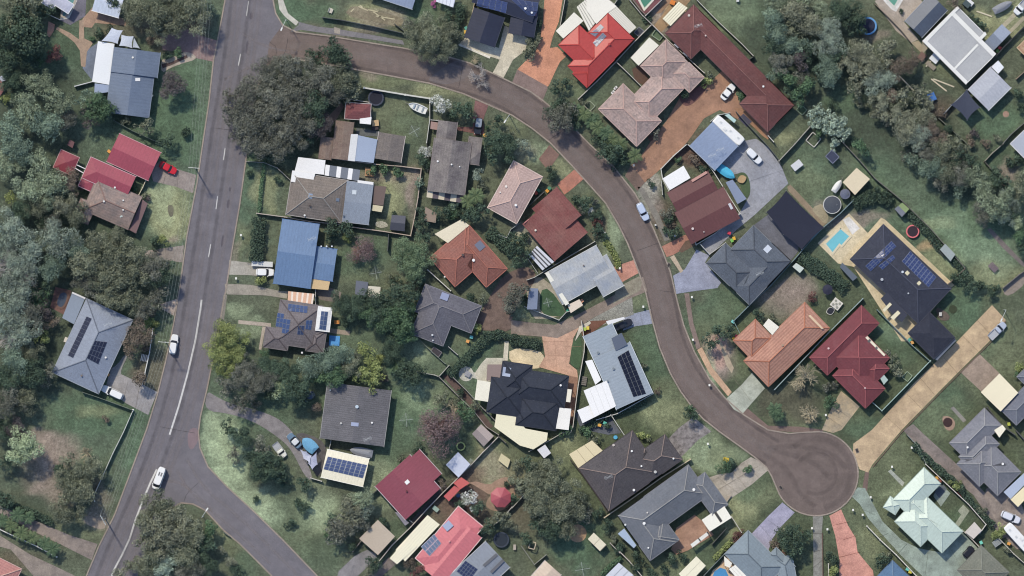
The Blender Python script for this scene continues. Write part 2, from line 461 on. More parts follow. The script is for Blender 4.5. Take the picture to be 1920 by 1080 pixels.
# ---------------------------------------------------------------- vehicles
GLASS = mat('dark_glass', (38, 44, 56), None, rough=.15, grain=0)
TYRE = mat('rubber', (35, 35, 38), None, rough=.9, grain=0)
def outline(L, Wd, n=28, p=5.0, front=.0, nose=.12):
    o = []
    for k in range(n):
        a = 2*math.pi*k/n; c, s_ = math.cos(a), math.sin(a)
        x = math.copysign(abs(c)**(2/p), c)*L/2; y = math.copysign(abs(s_)**(2/p), s_)*Wd/2
        if x > L*.3: y *= 1 - nose*((x-L*.3)/(L*.2))**2
        o.append((x, y))
    return o
def loft(g, rings, i=0, captop=True, itop=None):
    n = len(rings[0]); b = len(g.v)
    for r in rings: g.v += list(r)
    for k in range(len(rings)-1):
        for j in range(n): g.f.append((b+k*n+j, b+k*n+(j+1) % n, b+(k+1)*n+(j+1) % n, b+(k+1)*n+j)); g.i.append(i)
    if captop: g.f.append(tuple(b+(len(rings)-1)*n+j for j in range(n))); g.i.append(i if itop is None else itop)
def car(name, label, cat, rear, front, paint, kind='hatch', group=None, roofc=None):
    cx, cy = (rear[0]+front[0])/2, (rear[1]+front[1])/2
    a = math.atan2(-(front[1]-rear[1]), front[0]-rear[0]); L = math.hypot(front[0]-rear[0], front[1]-rear[1])/S
    Wd = {'van': 1.95, 'ute': 1.85}.get(kind, 1.8)
    t = T(name, label, cat, cx, cy, group, z=.06)
    t.o.rotation_euler = (0, 0, a); t.loc = (0, 0, 0)
    P = mat('car_paint', paint, None, rough=.3, grain=.03); PR = mat('car_paint', roofc, None, rough=.3, grain=.03) if roofc else P
    def R(o, z, f=1.0, fy=None, dx=0): fy = f if fy is None else fy; return [(x*f+dx, y*fy, z) for x, y in o]
    o = outline(L, Wd)
    g = G(); hz = 1.15 if kind == 'van' else .93
    loft(g, [R(o, .28, .95, .93), R(o, .45), R(o, hz-.22, 1.0, 1.0), R(o, hz-.05, .975, .95), R(o, hz, .93, .88)])
    g.part(t, 'body', P, smooth=False)
    spec = {'hatch': (-.44, .22, -.40, .08, 1.45), 'sedan': (-.36, .20, -.24, .07, 1.42), 'van': (-.485, .40, -.475, .27, 2.0), 'ute': (-.06, .25, -.02, .13, 1.6), 'wagon': (-.47, .20, -.44, .07, 1.6), 'cabin': (-.30, .20, -.16, .06, 1.4)}[kind]
    x0, x1, r0, r1, zr = spec
    def cab(x0, x1, wy, z):
        q = outline((x1-x0)*L, wy, 24, 7.0, nose=.06); return [(x+(x0+x1)/2*L, y, z) for x, y in q]
    g = G(); loft(g, [cab(x0, x1, Wd*.9, hz-.02), cab(r0-.005, r1+.005, Wd*.80, zr-.04)]); g.part(t, 'window', GLASS)
    g = G(); loft(g, [cab(r0-.01, r1+.01, Wd*.82, zr-.05), cab(r0, r1, Wd*.80, zr), cab(r0+.02, r1-.02, Wd*.7, zr+.03)]); 
    rf = g.part(t, 'roof', PR)
    if kind == 'van':
        for s_ in (-1, 1): G().box((r0+.28)*L, s_*.28, zr+.03, zr+.09, .9, .3).part(t, 'roof_hatch', PAINT((120, 120, 125)), under=rf)
    if kind == 'ute':
        g = G(); g.box(-.28*L, 0, hz, hz+.05, .40*L, Wd*.86); 
        for s_ in (-1, 1): g.box(-.28*L, s_*Wd*.45, hz-.02, hz+.28, .42*L, .06)
        g.box(-.49*L, 0, hz-.02, hz+.28, .06, Wd*.84); g.part(t, 'tray', mat('tray', (170, 175, 185), grain=.1))
    for sx in (-1, 1):
        for sy in (-1, 1):
            w = G(); y = sy*Wd*.44; w.tube((sx*L*.30, y-.11, .26), (sx*L*.30, y+.11, .26), .32, n=14)
            wo = w.part(t, 'wheel', TYRE)
    for sy in (-1, 1):
        G().box(L*.455, sy*Wd*.33, .6, .8, .12, .34).part(t, 'headlight', PAINT((225, 230, 235)))
        G().box(x1*L*.75, sy*(Wd*.5+.05), hz, hz+.16, .16, .2).part(t, 'mirror', P)
    return t
def caravan(name, label, rear, front, c=(235, 236, 238), group=None, awn=None):
    cx, cy = (rear[0]+front[0])/2, (rear[1]+front[1])/2; a = math.atan2(-(front[1]-rear[1]), front[0]-rear[0])
    L = math.hypot(front[0]-rear[0], front[1]-rear[1])/S; Wd = 2.4 if L > 5 else 1.6
    t = T(name, label, 'caravan', cx, cy, group, z=.06); t.o.rotation_euler = (0, 0, a); t.loc = (0, 0, 0)
    o = outline(L, Wd, 32, 9, nose=.05); R = lambda z, f: [(x*f, y*(f if f > .97 else f-.02), z) for x, y in o]
    g = G(); loft(g, [R(.5, .97), R(.7, 1), R(2.3, 1), R(2.5, .98), R(2.56, .93)]); b = g.part(t, 'body', mat('car_paint', c, rough=.4, grain=.05))
    for fx in (-.3, .05, .33): G().box(fx*L, .2, 2.56, 2.68, .55, .45).part(t, 'roof_hatch', PAINT((205, 208, 212)), under=b)
    G().box(-.1*L, -.35, 2.56, 2.74, .9, .6).part(t, 'air_conditioner', PAINT((225, 226, 228)), under=b)
    for sy in (-1, 1): G().tube((0, sy*Wd*.46-.1, .33), (0, sy*Wd*.46+.1, .33), .33, n=14).part(t, 'wheel', TYRE)
    g = G(); g.tube((L*.48, -.5, .45), (L*.5+1.0, 0, .45), .05); g.tube((L*.48, .5, .45), (L*.5+1.0, 0, .45), .05); g.part(t, 'drawbar', PAINT((120, 120, 120)))
    return t
def boat(name, label, stern, bow, wd, c, deck=None, cat='boat', group=None, covered=False):
    cx, cy = (stern[0]+bow[0])/2, (stern[1]+bow[1])/2; a = math.atan2(-(bow[1]-stern[1]), bow[0]-stern[0])
    L = math.hypot(bow[0]-stern[0], bow[1]-stern[1])/S; B = wd/S
    t = T(name, label, cat, cx, cy, group, z=.06); t.o.rotation_euler = (0, 0, a); t.loc = (0, 0, 0)
    st = [(-.5, .82), (-.3, .97), (-.05, 1), (.15, .93), (.32, .68), (.43, .36), (.5, .02)]
    pts = [(x*L, y*B/2) for x, y in st] + [(x*L, -y*B/2) for x, y in st[::-1]]
    Rg = lambda z, f, fx=1.: [(x*fx, y*f, z) for x, y in pts]
    g = G(); loft(g, [Rg(.45, .35, .85), Rg(.8, .85, .95), Rg(1.15, 1), Rg(1.2, .97, .99)][::1], captop=covered)
    if covered:
        g2 = G(); loft(g2, [Rg(1.18, 1.02, 1.0), Rg(1.25, .92, .96), Rg(1.55, .35, .7), Rg(1.6, .05, .6)]); g.part(t, 'hull', mat('car_paint', deck or (220, 220, 220), grain=.05)); g2.part(t, 'cover', mat('canvas', c, grain=.12))
    else:
        n = len(pts); loft(g, [Rg(1.2, .97, .99), Rg(1.2, .80, .93), Rg(.9, .75, .9)])
        g.part(t, 'hull', mat('car_paint', c, grain=.05, rough=.4))
        for fx in (-.28, 0): G().box(fx*L, 0, .9, 1.1, .35, B*.62).part(t, 'seat', PAINT(deck or (190, 190, 190)))
        G().box(.2*L, 0, .9, 1.32, .35, B*.5).part(t, 'windscreen', PAINT((170, 185, 195)))
        G().box(-.5*L-.15, 0, .6, 1.4, .3, .35).part(t, 'outboard_motor', PAINT((60, 60, 65)))
    for sy in (-1, 1): G().tube((-.1*L, sy*B*.42-.08, .27), (-.1*L, sy*B*.42+.08, .27), .27, n=12).part(t, 'trailer_wheel', TYRE)
    G().tube((-.4*L, 0, .4), (.5*L+.8, 0, .4), .05).part(t, 'drawbar', PAINT((130, 130, 130)))
    return t
def trampoline(label, x, y, r, pad, matc=(38, 40, 52), z=.75, net=False):
    t = T('trampoline', label, 'trampoline', x, y); X, Y, _ = W(x, y); r = r/S
    G().ring(X, Y, z, r*.9, r*.2, .08, 32).part(t, 'pad', mat('canvas', pad, grain=.1)); G().cyl(X, Y, z-.04, z, r*.82, 32).part(t, 'mat', mat('netting', matc, grain=.1))
    for k in range(6): a = k*math.pi/3; G().tube((X+r*.9*math.cos(a), Y+r*.9*math.sin(a), 0), (X+r*.9*math.cos(a), Y+r*.9*math.sin(a), z if not net else 2.2), .03).part(t, 'leg', PAINT((130, 135, 145)))
    return t
def tank(label, x, y, r, c, rim=None, h=2.0, name='water_tank'):
    t = T(name, label, 'water tank', x, y); X, Y, _ = W(x, y); r = r/S
    G().cyl(X, Y, 0, h, r, 32).part(t, 'wall', mat('car_paint', rim or c, grain=.1)); g = G(); g.cyl(X, Y, h, h+.12, r*.93, 32, r1=r*.25); g.part(t, 'lid', mat('lid', c, grain=.12, rough=.6))
    G().cyl(X+r*.5, Y, h+.06, h+.2, .22, 12).part(t, 'hatch', PAINT((90, 95, 105)))
    return t
def hoist(label, x, y, r=13, rot=20):
    t = T('clothes_hoist', label, 'clothes hoist', x, y); X, Y, _ = W(x, y); r = r/S; a0 = R_(rot)
    G().tube((X, Y, 0), (X, Y, 1.9), .05).part(t, 'pole', PAINT((200, 205, 205)))
    e = []
    for k in range(4):
        a = a0+k*math.pi/2; q = (X+r*math.cos(a), Y+r*math.sin(a), 2.0); e.append(q); G().tube((X, Y, 1.85), q, .03).part(t, 'arm', PAINT((180, 188, 186)))
    g = G()
    for f in (.4, .6, .8, 1):
        for k in range(4):
            p, q = [Vector((X+(v[0]-X)*f, Y+(v[1]-Y)*f, 1.87+.13*f)) for v in (e[k], e[(k+1) % 4])]; g.tube(p, q, .008, n=3)
    g.part(t, 'line', PAINT((180, 188, 186)))
def bin_(label, x, y, lid, body=(60, 75, 65), rot=0):
    t = T('wheelie_bin', label, 'bin', x, y, 'wheelie bins'); X, Y, _ = W(x, y)
    a = R_(rot); g = G(); g.box(X, Y, .05, 1.0, .58, .65, a); g.part(t, 'body', PAINT(body))
    g = G(); g.box(X, Y, 1.0, 1.08, .68, .78, a); g.part(t, 'lid', PAINT(lid))
    G().tube((X-.3, Y-.3, .1), (X+.3, Y-.3, .1), .1, n=8).part(t, 'wheel', TYRE)
def shade_sail(name, label, pts, c, z=2.9, cat='shade sail', sag=.12, zs=None):
    cx = sum(p[0] for p in pts)/len(pts); cy = sum(p[1] for p in pts)/len(pts)
    t = T(name, label, cat, cx, cy); n = len(pts); e = []
    zs = zs or [z + (.5 if k % 2 else 0) for k in range(n)]
    for k in range(n):
        p, q = pts[k], pts[(k+1) % n]
        for j in range(8):
            u = j/8; s_ = sag*4*u*(1-u); x = p[0]*(1-u)+q[0]*u; y = p[1]*(1-u)+q[1]*u
            e.append(W(x+(cx-x)*s_, y+(cy-y)*s_, zs[k]*(1-u)+zs[(k+1) % n]*u - .15*s_))
    cxw, cyw, _ = W(cx, cy); zc = sum(zs)/n-.1; m = len(e)
    v = e + [(cxw+(p[0]-cxw)*.5, cyw+(p[1]-cyw)*.5, zc*.6+p[2]*.4) for p in e] + [(cxw, cyw, zc)]
    f = [(k, (k+1) % m, m+(k+1) % m, m+k) for k in range(m)] + [(m+k, m+(k+1) % m, 2*m) for k in range(m)]
    f2 = [tuple(i+len(v) for i in x[::-1]) for x in f]; v2 = [(a, b, c_-.02) for a, b, c_ in v]
    t.part('fabric', v+v2, f+f2, mat('canvas', c, grain=.12, rough=.9))
    for k, p in enumerate(pts): X, Y, _ = W(*p); G().tube((X, Y, 0), (X, Y, zs[k]+.1), .06).part(t, 'post', PAINT((150, 150, 155)))
    return t
def pole(label, x, y, arm=0, arms=1, h=9.5, group='power poles'):
    t = T('power_pole', label, 'power pole', x, y, group); X, Y, _ = W(x, y)
    G().tube((X, Y, 0), (X, Y, h), .17, .12, n=8).part(t, 'pole', mat('timber', (150, 150, 145), grain=.2))
    c, s_ = math.cos(R_(arm)), -math.sin(R_(arm))
    for k in range(arms):
        zz = h-.3-k*.9; b = G().box(X, Y, zz, zz+.12, 2.6-.4*k, .14, math.atan2(s_, c)).part(t, 'crossarm', PAINT((195, 200, 195)))
        for u in (-1.1, -.5, .5, 1.1):
            if abs(u) > 1.3-.2*k: continue
            G().cyl(X+u*c, Y+u*s_, zz+.12, zz+.35, .07, 8).part(t, 'insulator', PAINT((215, 215, 215)), under=b)
def lamp(label, x, y, x2, y2, h=7.5):
    t = T('street_lamp', label, 'street lamp', x, y, 'street lamps'); a = Vector(W(x, y, h-.4)); b = Vector(W(x2, y2, h))
    G().tube((a.x, a.y, 0), (a.x, a.y, h-.35), .1, .07, n=8).part(t, 'pole', PAINT((190, 195, 195)))
    G().tube(a, b, .05).part(t, 'arm', PAINT((205, 210, 210))); d = (b-a).normalized()
    an = math.atan2(d.y, d.x); G().box(b.x, b.y, h-.05, h+.12, .8, .32, an).part(t, 'lamp_head', PAINT((225, 228, 228)))

# ---------------------------------------------------------------- fences
FENCES = []
def fence(pts, c=(170, 172, 165), h=1.6, w=.12, kind='metal fence', label=None, sides=None):
    cname = kind
    x, y = pts[len(pts)//2]
    t = T('fence' if 'wall' not in kind else 'garden_wall', label, 'wall' if 'wall' in kind else 'fence', sum(p[0] for p in pts)/len(pts), sum(p[1] for p in pts)/len(pts))
    g = G(); strip(pts, w*.55, 0, h-.05, g); g.part(t, 'panel', mat('fencing', c, grain=.12))
    g = G(); strip(pts, w*1.25, h-.05, h, g); g.part(t, 'rail', mat('fencing', tuple(min(255, int(v*.98)) for v in c), grain=.1))
    for k in range(len(pts)):
        p = pts[k]; X, Y, _ = W(*p); G().box(X, Y, 0, h+.06, w*1.6, w*1.6).part(t, 'post', mat('fencing', c, grain=.12))
        if k < len(pts)-1:
            q = pts[k+1]; n = int(math.hypot(q[0]-p[0], q[1]-p[1])/S/7)
            for j in range(1, n): u = j/n; X, Y, _ = W(p[0]*(1-u)+q[0]*u, p[1]*(1-u)+q[1]*u); G().box(X, Y, 0, h+.03, w*1.5, w*1.5).part(t, 'post', mat('fencing', c, grain=.12))
    if label is None: FENCES.append((t.o, pts, kind))
    return t

# ---------------------------------------------------------------- trees
rng = np.random.default_rng(11)
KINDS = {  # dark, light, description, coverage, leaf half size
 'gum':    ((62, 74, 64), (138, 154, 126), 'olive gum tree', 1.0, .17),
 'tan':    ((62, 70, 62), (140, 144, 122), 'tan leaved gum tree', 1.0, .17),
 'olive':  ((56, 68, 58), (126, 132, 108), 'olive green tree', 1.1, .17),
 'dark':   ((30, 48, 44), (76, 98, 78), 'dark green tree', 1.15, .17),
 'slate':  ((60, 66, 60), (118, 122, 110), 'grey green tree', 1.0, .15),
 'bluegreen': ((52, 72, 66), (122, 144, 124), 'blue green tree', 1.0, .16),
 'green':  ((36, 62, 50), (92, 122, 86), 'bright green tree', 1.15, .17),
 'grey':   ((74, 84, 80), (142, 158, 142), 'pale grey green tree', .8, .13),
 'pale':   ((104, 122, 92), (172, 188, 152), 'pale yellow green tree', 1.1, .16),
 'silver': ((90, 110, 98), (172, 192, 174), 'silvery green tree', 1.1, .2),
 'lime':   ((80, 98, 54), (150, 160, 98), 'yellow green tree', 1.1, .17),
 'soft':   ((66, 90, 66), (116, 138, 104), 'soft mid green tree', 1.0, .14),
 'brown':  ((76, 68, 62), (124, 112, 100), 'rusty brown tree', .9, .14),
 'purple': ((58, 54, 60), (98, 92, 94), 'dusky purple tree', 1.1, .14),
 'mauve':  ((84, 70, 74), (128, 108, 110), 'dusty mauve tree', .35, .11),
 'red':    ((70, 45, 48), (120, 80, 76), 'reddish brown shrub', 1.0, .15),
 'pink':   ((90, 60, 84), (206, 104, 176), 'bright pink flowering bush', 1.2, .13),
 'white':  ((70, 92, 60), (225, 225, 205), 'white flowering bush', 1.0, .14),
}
def greyer(c, f=.13): g = sum(c)/3; return tuple(int(v*(1-f)+(g+2)*f) for v in c)
LEAFM = {k: mat('leaf', greyer(v[0]), greyer(v[1])) for k, v in KINDS.items()}
BARK = mat('bark', (120, 110, 98), (90, 80, 72), grain=.3, scale=2)
TWIG = {'bare': mat('twig', (176, 166, 142), grain=.1), 'redtwig': mat('twig', (140, 108, 104), grain=.1), 'whitetwig': mat('twig', (176, 172, 172), grain=.1)}
_crowns = {}
def crown_mesh(kind, R, var):
    key = (kind, R, var)
    if key in _crowns: return _crowns[key]
    dk, lt, _, cov, ls = KINDS[kind]
    if R <= 1.6: ls *= .8
    nl = int(5 + R*R*.85); H = R*.75
    th = rng.uniform(0, 2*np.pi, nl); rr = R*.80*np.sqrt(rng.uniform(0, 1, nl)); rr[0] = 0
    edge = 1 + .22*np.sin(th*3+var*2.1) + .13*np.sin(th*5+var)
    rr *= edge*.92
    lx, ly = rr*np.cos(th), rr*np.sin(th)
    lz = H*np.sqrt(np.clip(1-(rr/(R*1.15))**2, 0, 1))*rng.uniform(.7, 1.1, nl) + R*.35
    lr = R*rng.uniform(.16, .33, nl) + .25
    P, Nn, Tn = [], [], []
    for k in range(nl):
        m = int(cov*(7.5 if R < 2 else 5.5 if R < 3.5 else 5.0)*lr[k]**2*3.14/(2*ls)**2)
        n = rng.normal(size=(m, 3)); n[:, 2] = np.abs(n[:, 2])*1.0 - .25; n /= np.linalg.norm(n, axis=1)[:, None]
        wob = rng.uniform(.55, 1.12, m)[:, None]
        # sub clumps
        cl = rng.normal(size=(max(7, int(lr[k]*9)), 3)); cl /= np.linalg.norm(cl, axis=1)[:, None]
        d = (n@cl.T).max(axis=1); keep = d > rng.uniform(.35, .95, m)
        n = n[keep]; wob = wob[keep]; d = d[keep]
        P.append(np.array([lx[k], ly[k], lz[k]]) + n*lr[k]*wob*np.array([1, 1, .8])); Nn.append(n)
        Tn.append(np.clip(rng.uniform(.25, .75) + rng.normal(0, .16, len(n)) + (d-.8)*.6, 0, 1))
    P = np.concatenate(P); Nn = np.concatenate(Nn); Tn = np.concatenate(Tn)
    n = Nn + rng.normal(0, .55, Nn.shape); n /= np.linalg.norm(n, axis=1)[:, None]
    a = np.cross(n, rng.normal(size=n.shape)); a /= np.linalg.norm(a, axis=1)[:, None]; b = np.cross(n, a)
    sz = (ls*rng.uniform(.6, 1.35, len(P)))[:, None]; el = rng.uniform(.6, 1.0, len(P))[:, None]
    V = np.stack([P-a*sz, P-b*sz*el, P+a*sz, P+b*sz*el], 1).reshape(-1, 3)
    nf = len(P); me = bpy.data.meshes.new('crown'); me.vertices.add(nf*4); me.vertices.foreach_set('co', V.ravel().astype(np.float32))
    me.loops.add(nf*4); me.loops.foreach_set('vertex_index', np.arange(nf*4, dtype=np.int32)); me.polygons.add(nf)
    me.polygons.foreach_set('loop_start', np.arange(0, nf*4, 4, dtype=np.int32))
    at = me.attributes.new('tone', 'FLOAT', 'FACE'); at.data.foreach_set('value', Tn.astype(np.float32))
    me.update(calc_edges=True); me.materials.append(LEAFM[kind])
    # trunk with limbs
    g = G(); g.tube((0, 0, -.6*R), (0, 0, R*.5), R*.055+.04, R*.04+.02, n=7)
    for k in range(min(nl, 6)): g.tube((0, 0, R*.15+.05*k), (lx[k]*.8, ly[k]*.8, lz[k]-.2), R*.03+.015, .02, n=5)
    tm = bpy.data.meshes.new('trunk'); tm.from_pydata(g.v, [], g.f); tm.materials.append(BARK)
    _crowns[key] = (me, tm); return _crowns[key]
def twig_mesh(kind, R, var):
    key = (kind, R, var)
    if key in _crowns: return _crowns[key]
    rnd = random.Random(var*31+int(R*10)); g = G(); gt = G(); fine = kind == 'redtwig'
    def br(p, d, l, r, lev):
        q = p + d*l; (gt if lev == 0 else g).tube(p, q, r, r*.6, n=4 if lev < 2 else 3)
        if lev >= 4: return
        for _ in range(3 if lev else (14 if not fine else 16)):
            s0 = p + d*l*rnd.uniform(.45 if lev else .8, 1)
            nd = (d + Vector((rnd.gauss(0, 1), rnd.gauss(0, 1), rnd.gauss(.15, .6)))*(.45 if lev else 1.6)).normalized()
            if nd.z < -.1: nd.z = .1
            br(s0, nd, l*rnd.uniform(.55, .8) if lev else R*.42*rnd.uniform(.7, 1.1), r*.6 if lev else .07+.012*R, lev+1)
    br(Vector((0, 0, -R*.6)), Vector((0, 0, 1)), R*.8, .09+.03*R, 0)
    k = max(math.hypot(v[0], v[1]) for v in g.v)/R
    g.v = [(x/k, y/k, z/k) for x, y, z in g.v]
    me = bpy.data.meshes.new('crown'); me.from_pydata(g.v, [], g.f); me.materials.append(TWIG[kind])
    if fine:
        ce = []
    tm = bpy.data.meshes.new('trunk'); tm.from_pydata(gt.v, [], gt.f); tm.materials.append(BARK)
    _crowns[key] = (me, tm); return _crowns[key]
PALM = mat('palm_leaf', (70, 90, 62), (116, 126, 88), grain=.25, scale=1.5)
PALM2 = mat('palm_leaf', (58, 82, 60), (104, 124, 92), grain=.25, scale=1.5)
def palm_mesh(kind, R, var):
    key = (kind, R, var)
    if key in _crowns: return _crowns[key]
    rnd = random.Random(var+3); g = G(); n = 13
    for k in range(n):
        a = 2*math.pi*k/n + rnd.uniform(-.2, .2); l = R*rnd.uniform(.8, 1.08); up = rnd.uniform(.2, .6)
        pr = None; c, s_ = math.cos(a), math.sin(a)
        for j in range(11):
            u = j/10; x = l*u; z = R*(.5*up*math.sin(u*2.4)) - R*.25*u*u
            p = Vector((x*c, x*s_, z)); wl = (.26*R*math.sin(math.pi*min(1, u*.9+.08)))
            if pr is not None:
                q, wq = pr
                for sg in (-1, 1):
                    nn = Vector((-s_*sg + c*.7, c*sg + s_*.7, -.45)).normalized()
                    g.add([q, p, p+nn*wl, q+nn*wq*.98 - (p-q)*.0], [(0, 1, 2, 3) if sg > 0 else (3, 2, 1, 0)]) if j % 2 else g.add([q, p, (p+q)/2+nn*(wl+wq)/2], [(0, 1, 2)])
            pr = (p, wl)
    me = bpy.data.meshes.new('crown'); me.from_pydata(g.v, [], g.f); me.materials.append(PALM if kind == 'palm' else PALM2)
    g = G(); g.tube((0, 0, -R*1.5), (0, 0, 0), .2, .14, n=8); tm = bpy.data.meshes.new('trunk'); tm.from_pydata(g.v, [], g.f); tm.materials.append(BARK)
    _crowns[key] = (me, tm); return _crowns[key]
TREES = []
def tree(x, y, r, kind, label=None, h=None):
    R = r/S*(1.2 if kind == 'bare' else 1)
    if kind in TWIG: base = 2.5 if R < 3.5 else 5.5; fn = twig_mesh; nm = 'bare_tree'
    elif kind.startswith('palm'): base = 2.0; fn = palm_mesh; nm = 'palm_tree'
    else:
        base = min((1.2, 2.4, 4.2), key=lambda b: abs(math.log(b/R))); fn = crown_mesh
        nm = 'shrub' if R < 1.9 else 'tree'
    var = random.randrange(3 if fn is crown_mesh else 2)
    me, tm = fn(kind, base, var); k = R/base
    o = bpy.data.objects.new(nm, None); o.empty_display_size = .5; col.objects.link(o)
    o.location = W(x, y, 0); o.rotation_euler = (0, 0, random.uniform(0, 6.28))
    zl = .6*base if fn is not palm_mesh else 1.5*base
    if nm == 'shrub': zl = .1*base
    for n_, m_ in (('trunk', tm), ('crown', me)):
        c = bpy.data.objects.new(n_, m_); col.objects.link(c); c.parent = o; c.scale = (k, k, k*.9); c.location = (0, 0, zl*k*.9)
    if kind == 'redtwig':
        me2, _ = crown_mesh('mauve', 4.2 if R > 3.3 else 2.4, var); c = bpy.data.objects.new('foliage', me2); col.objects.link(c); c.parent = o; k2 = R/(4.2 if R > 3.3 else 2.4); c.scale = (k2, k2, k2*.7); c.location = (0, 0, .5*R)
    ALL.append((o, x, y)); TREES.append((o, x, y, r, kind, nm, label))
    return o
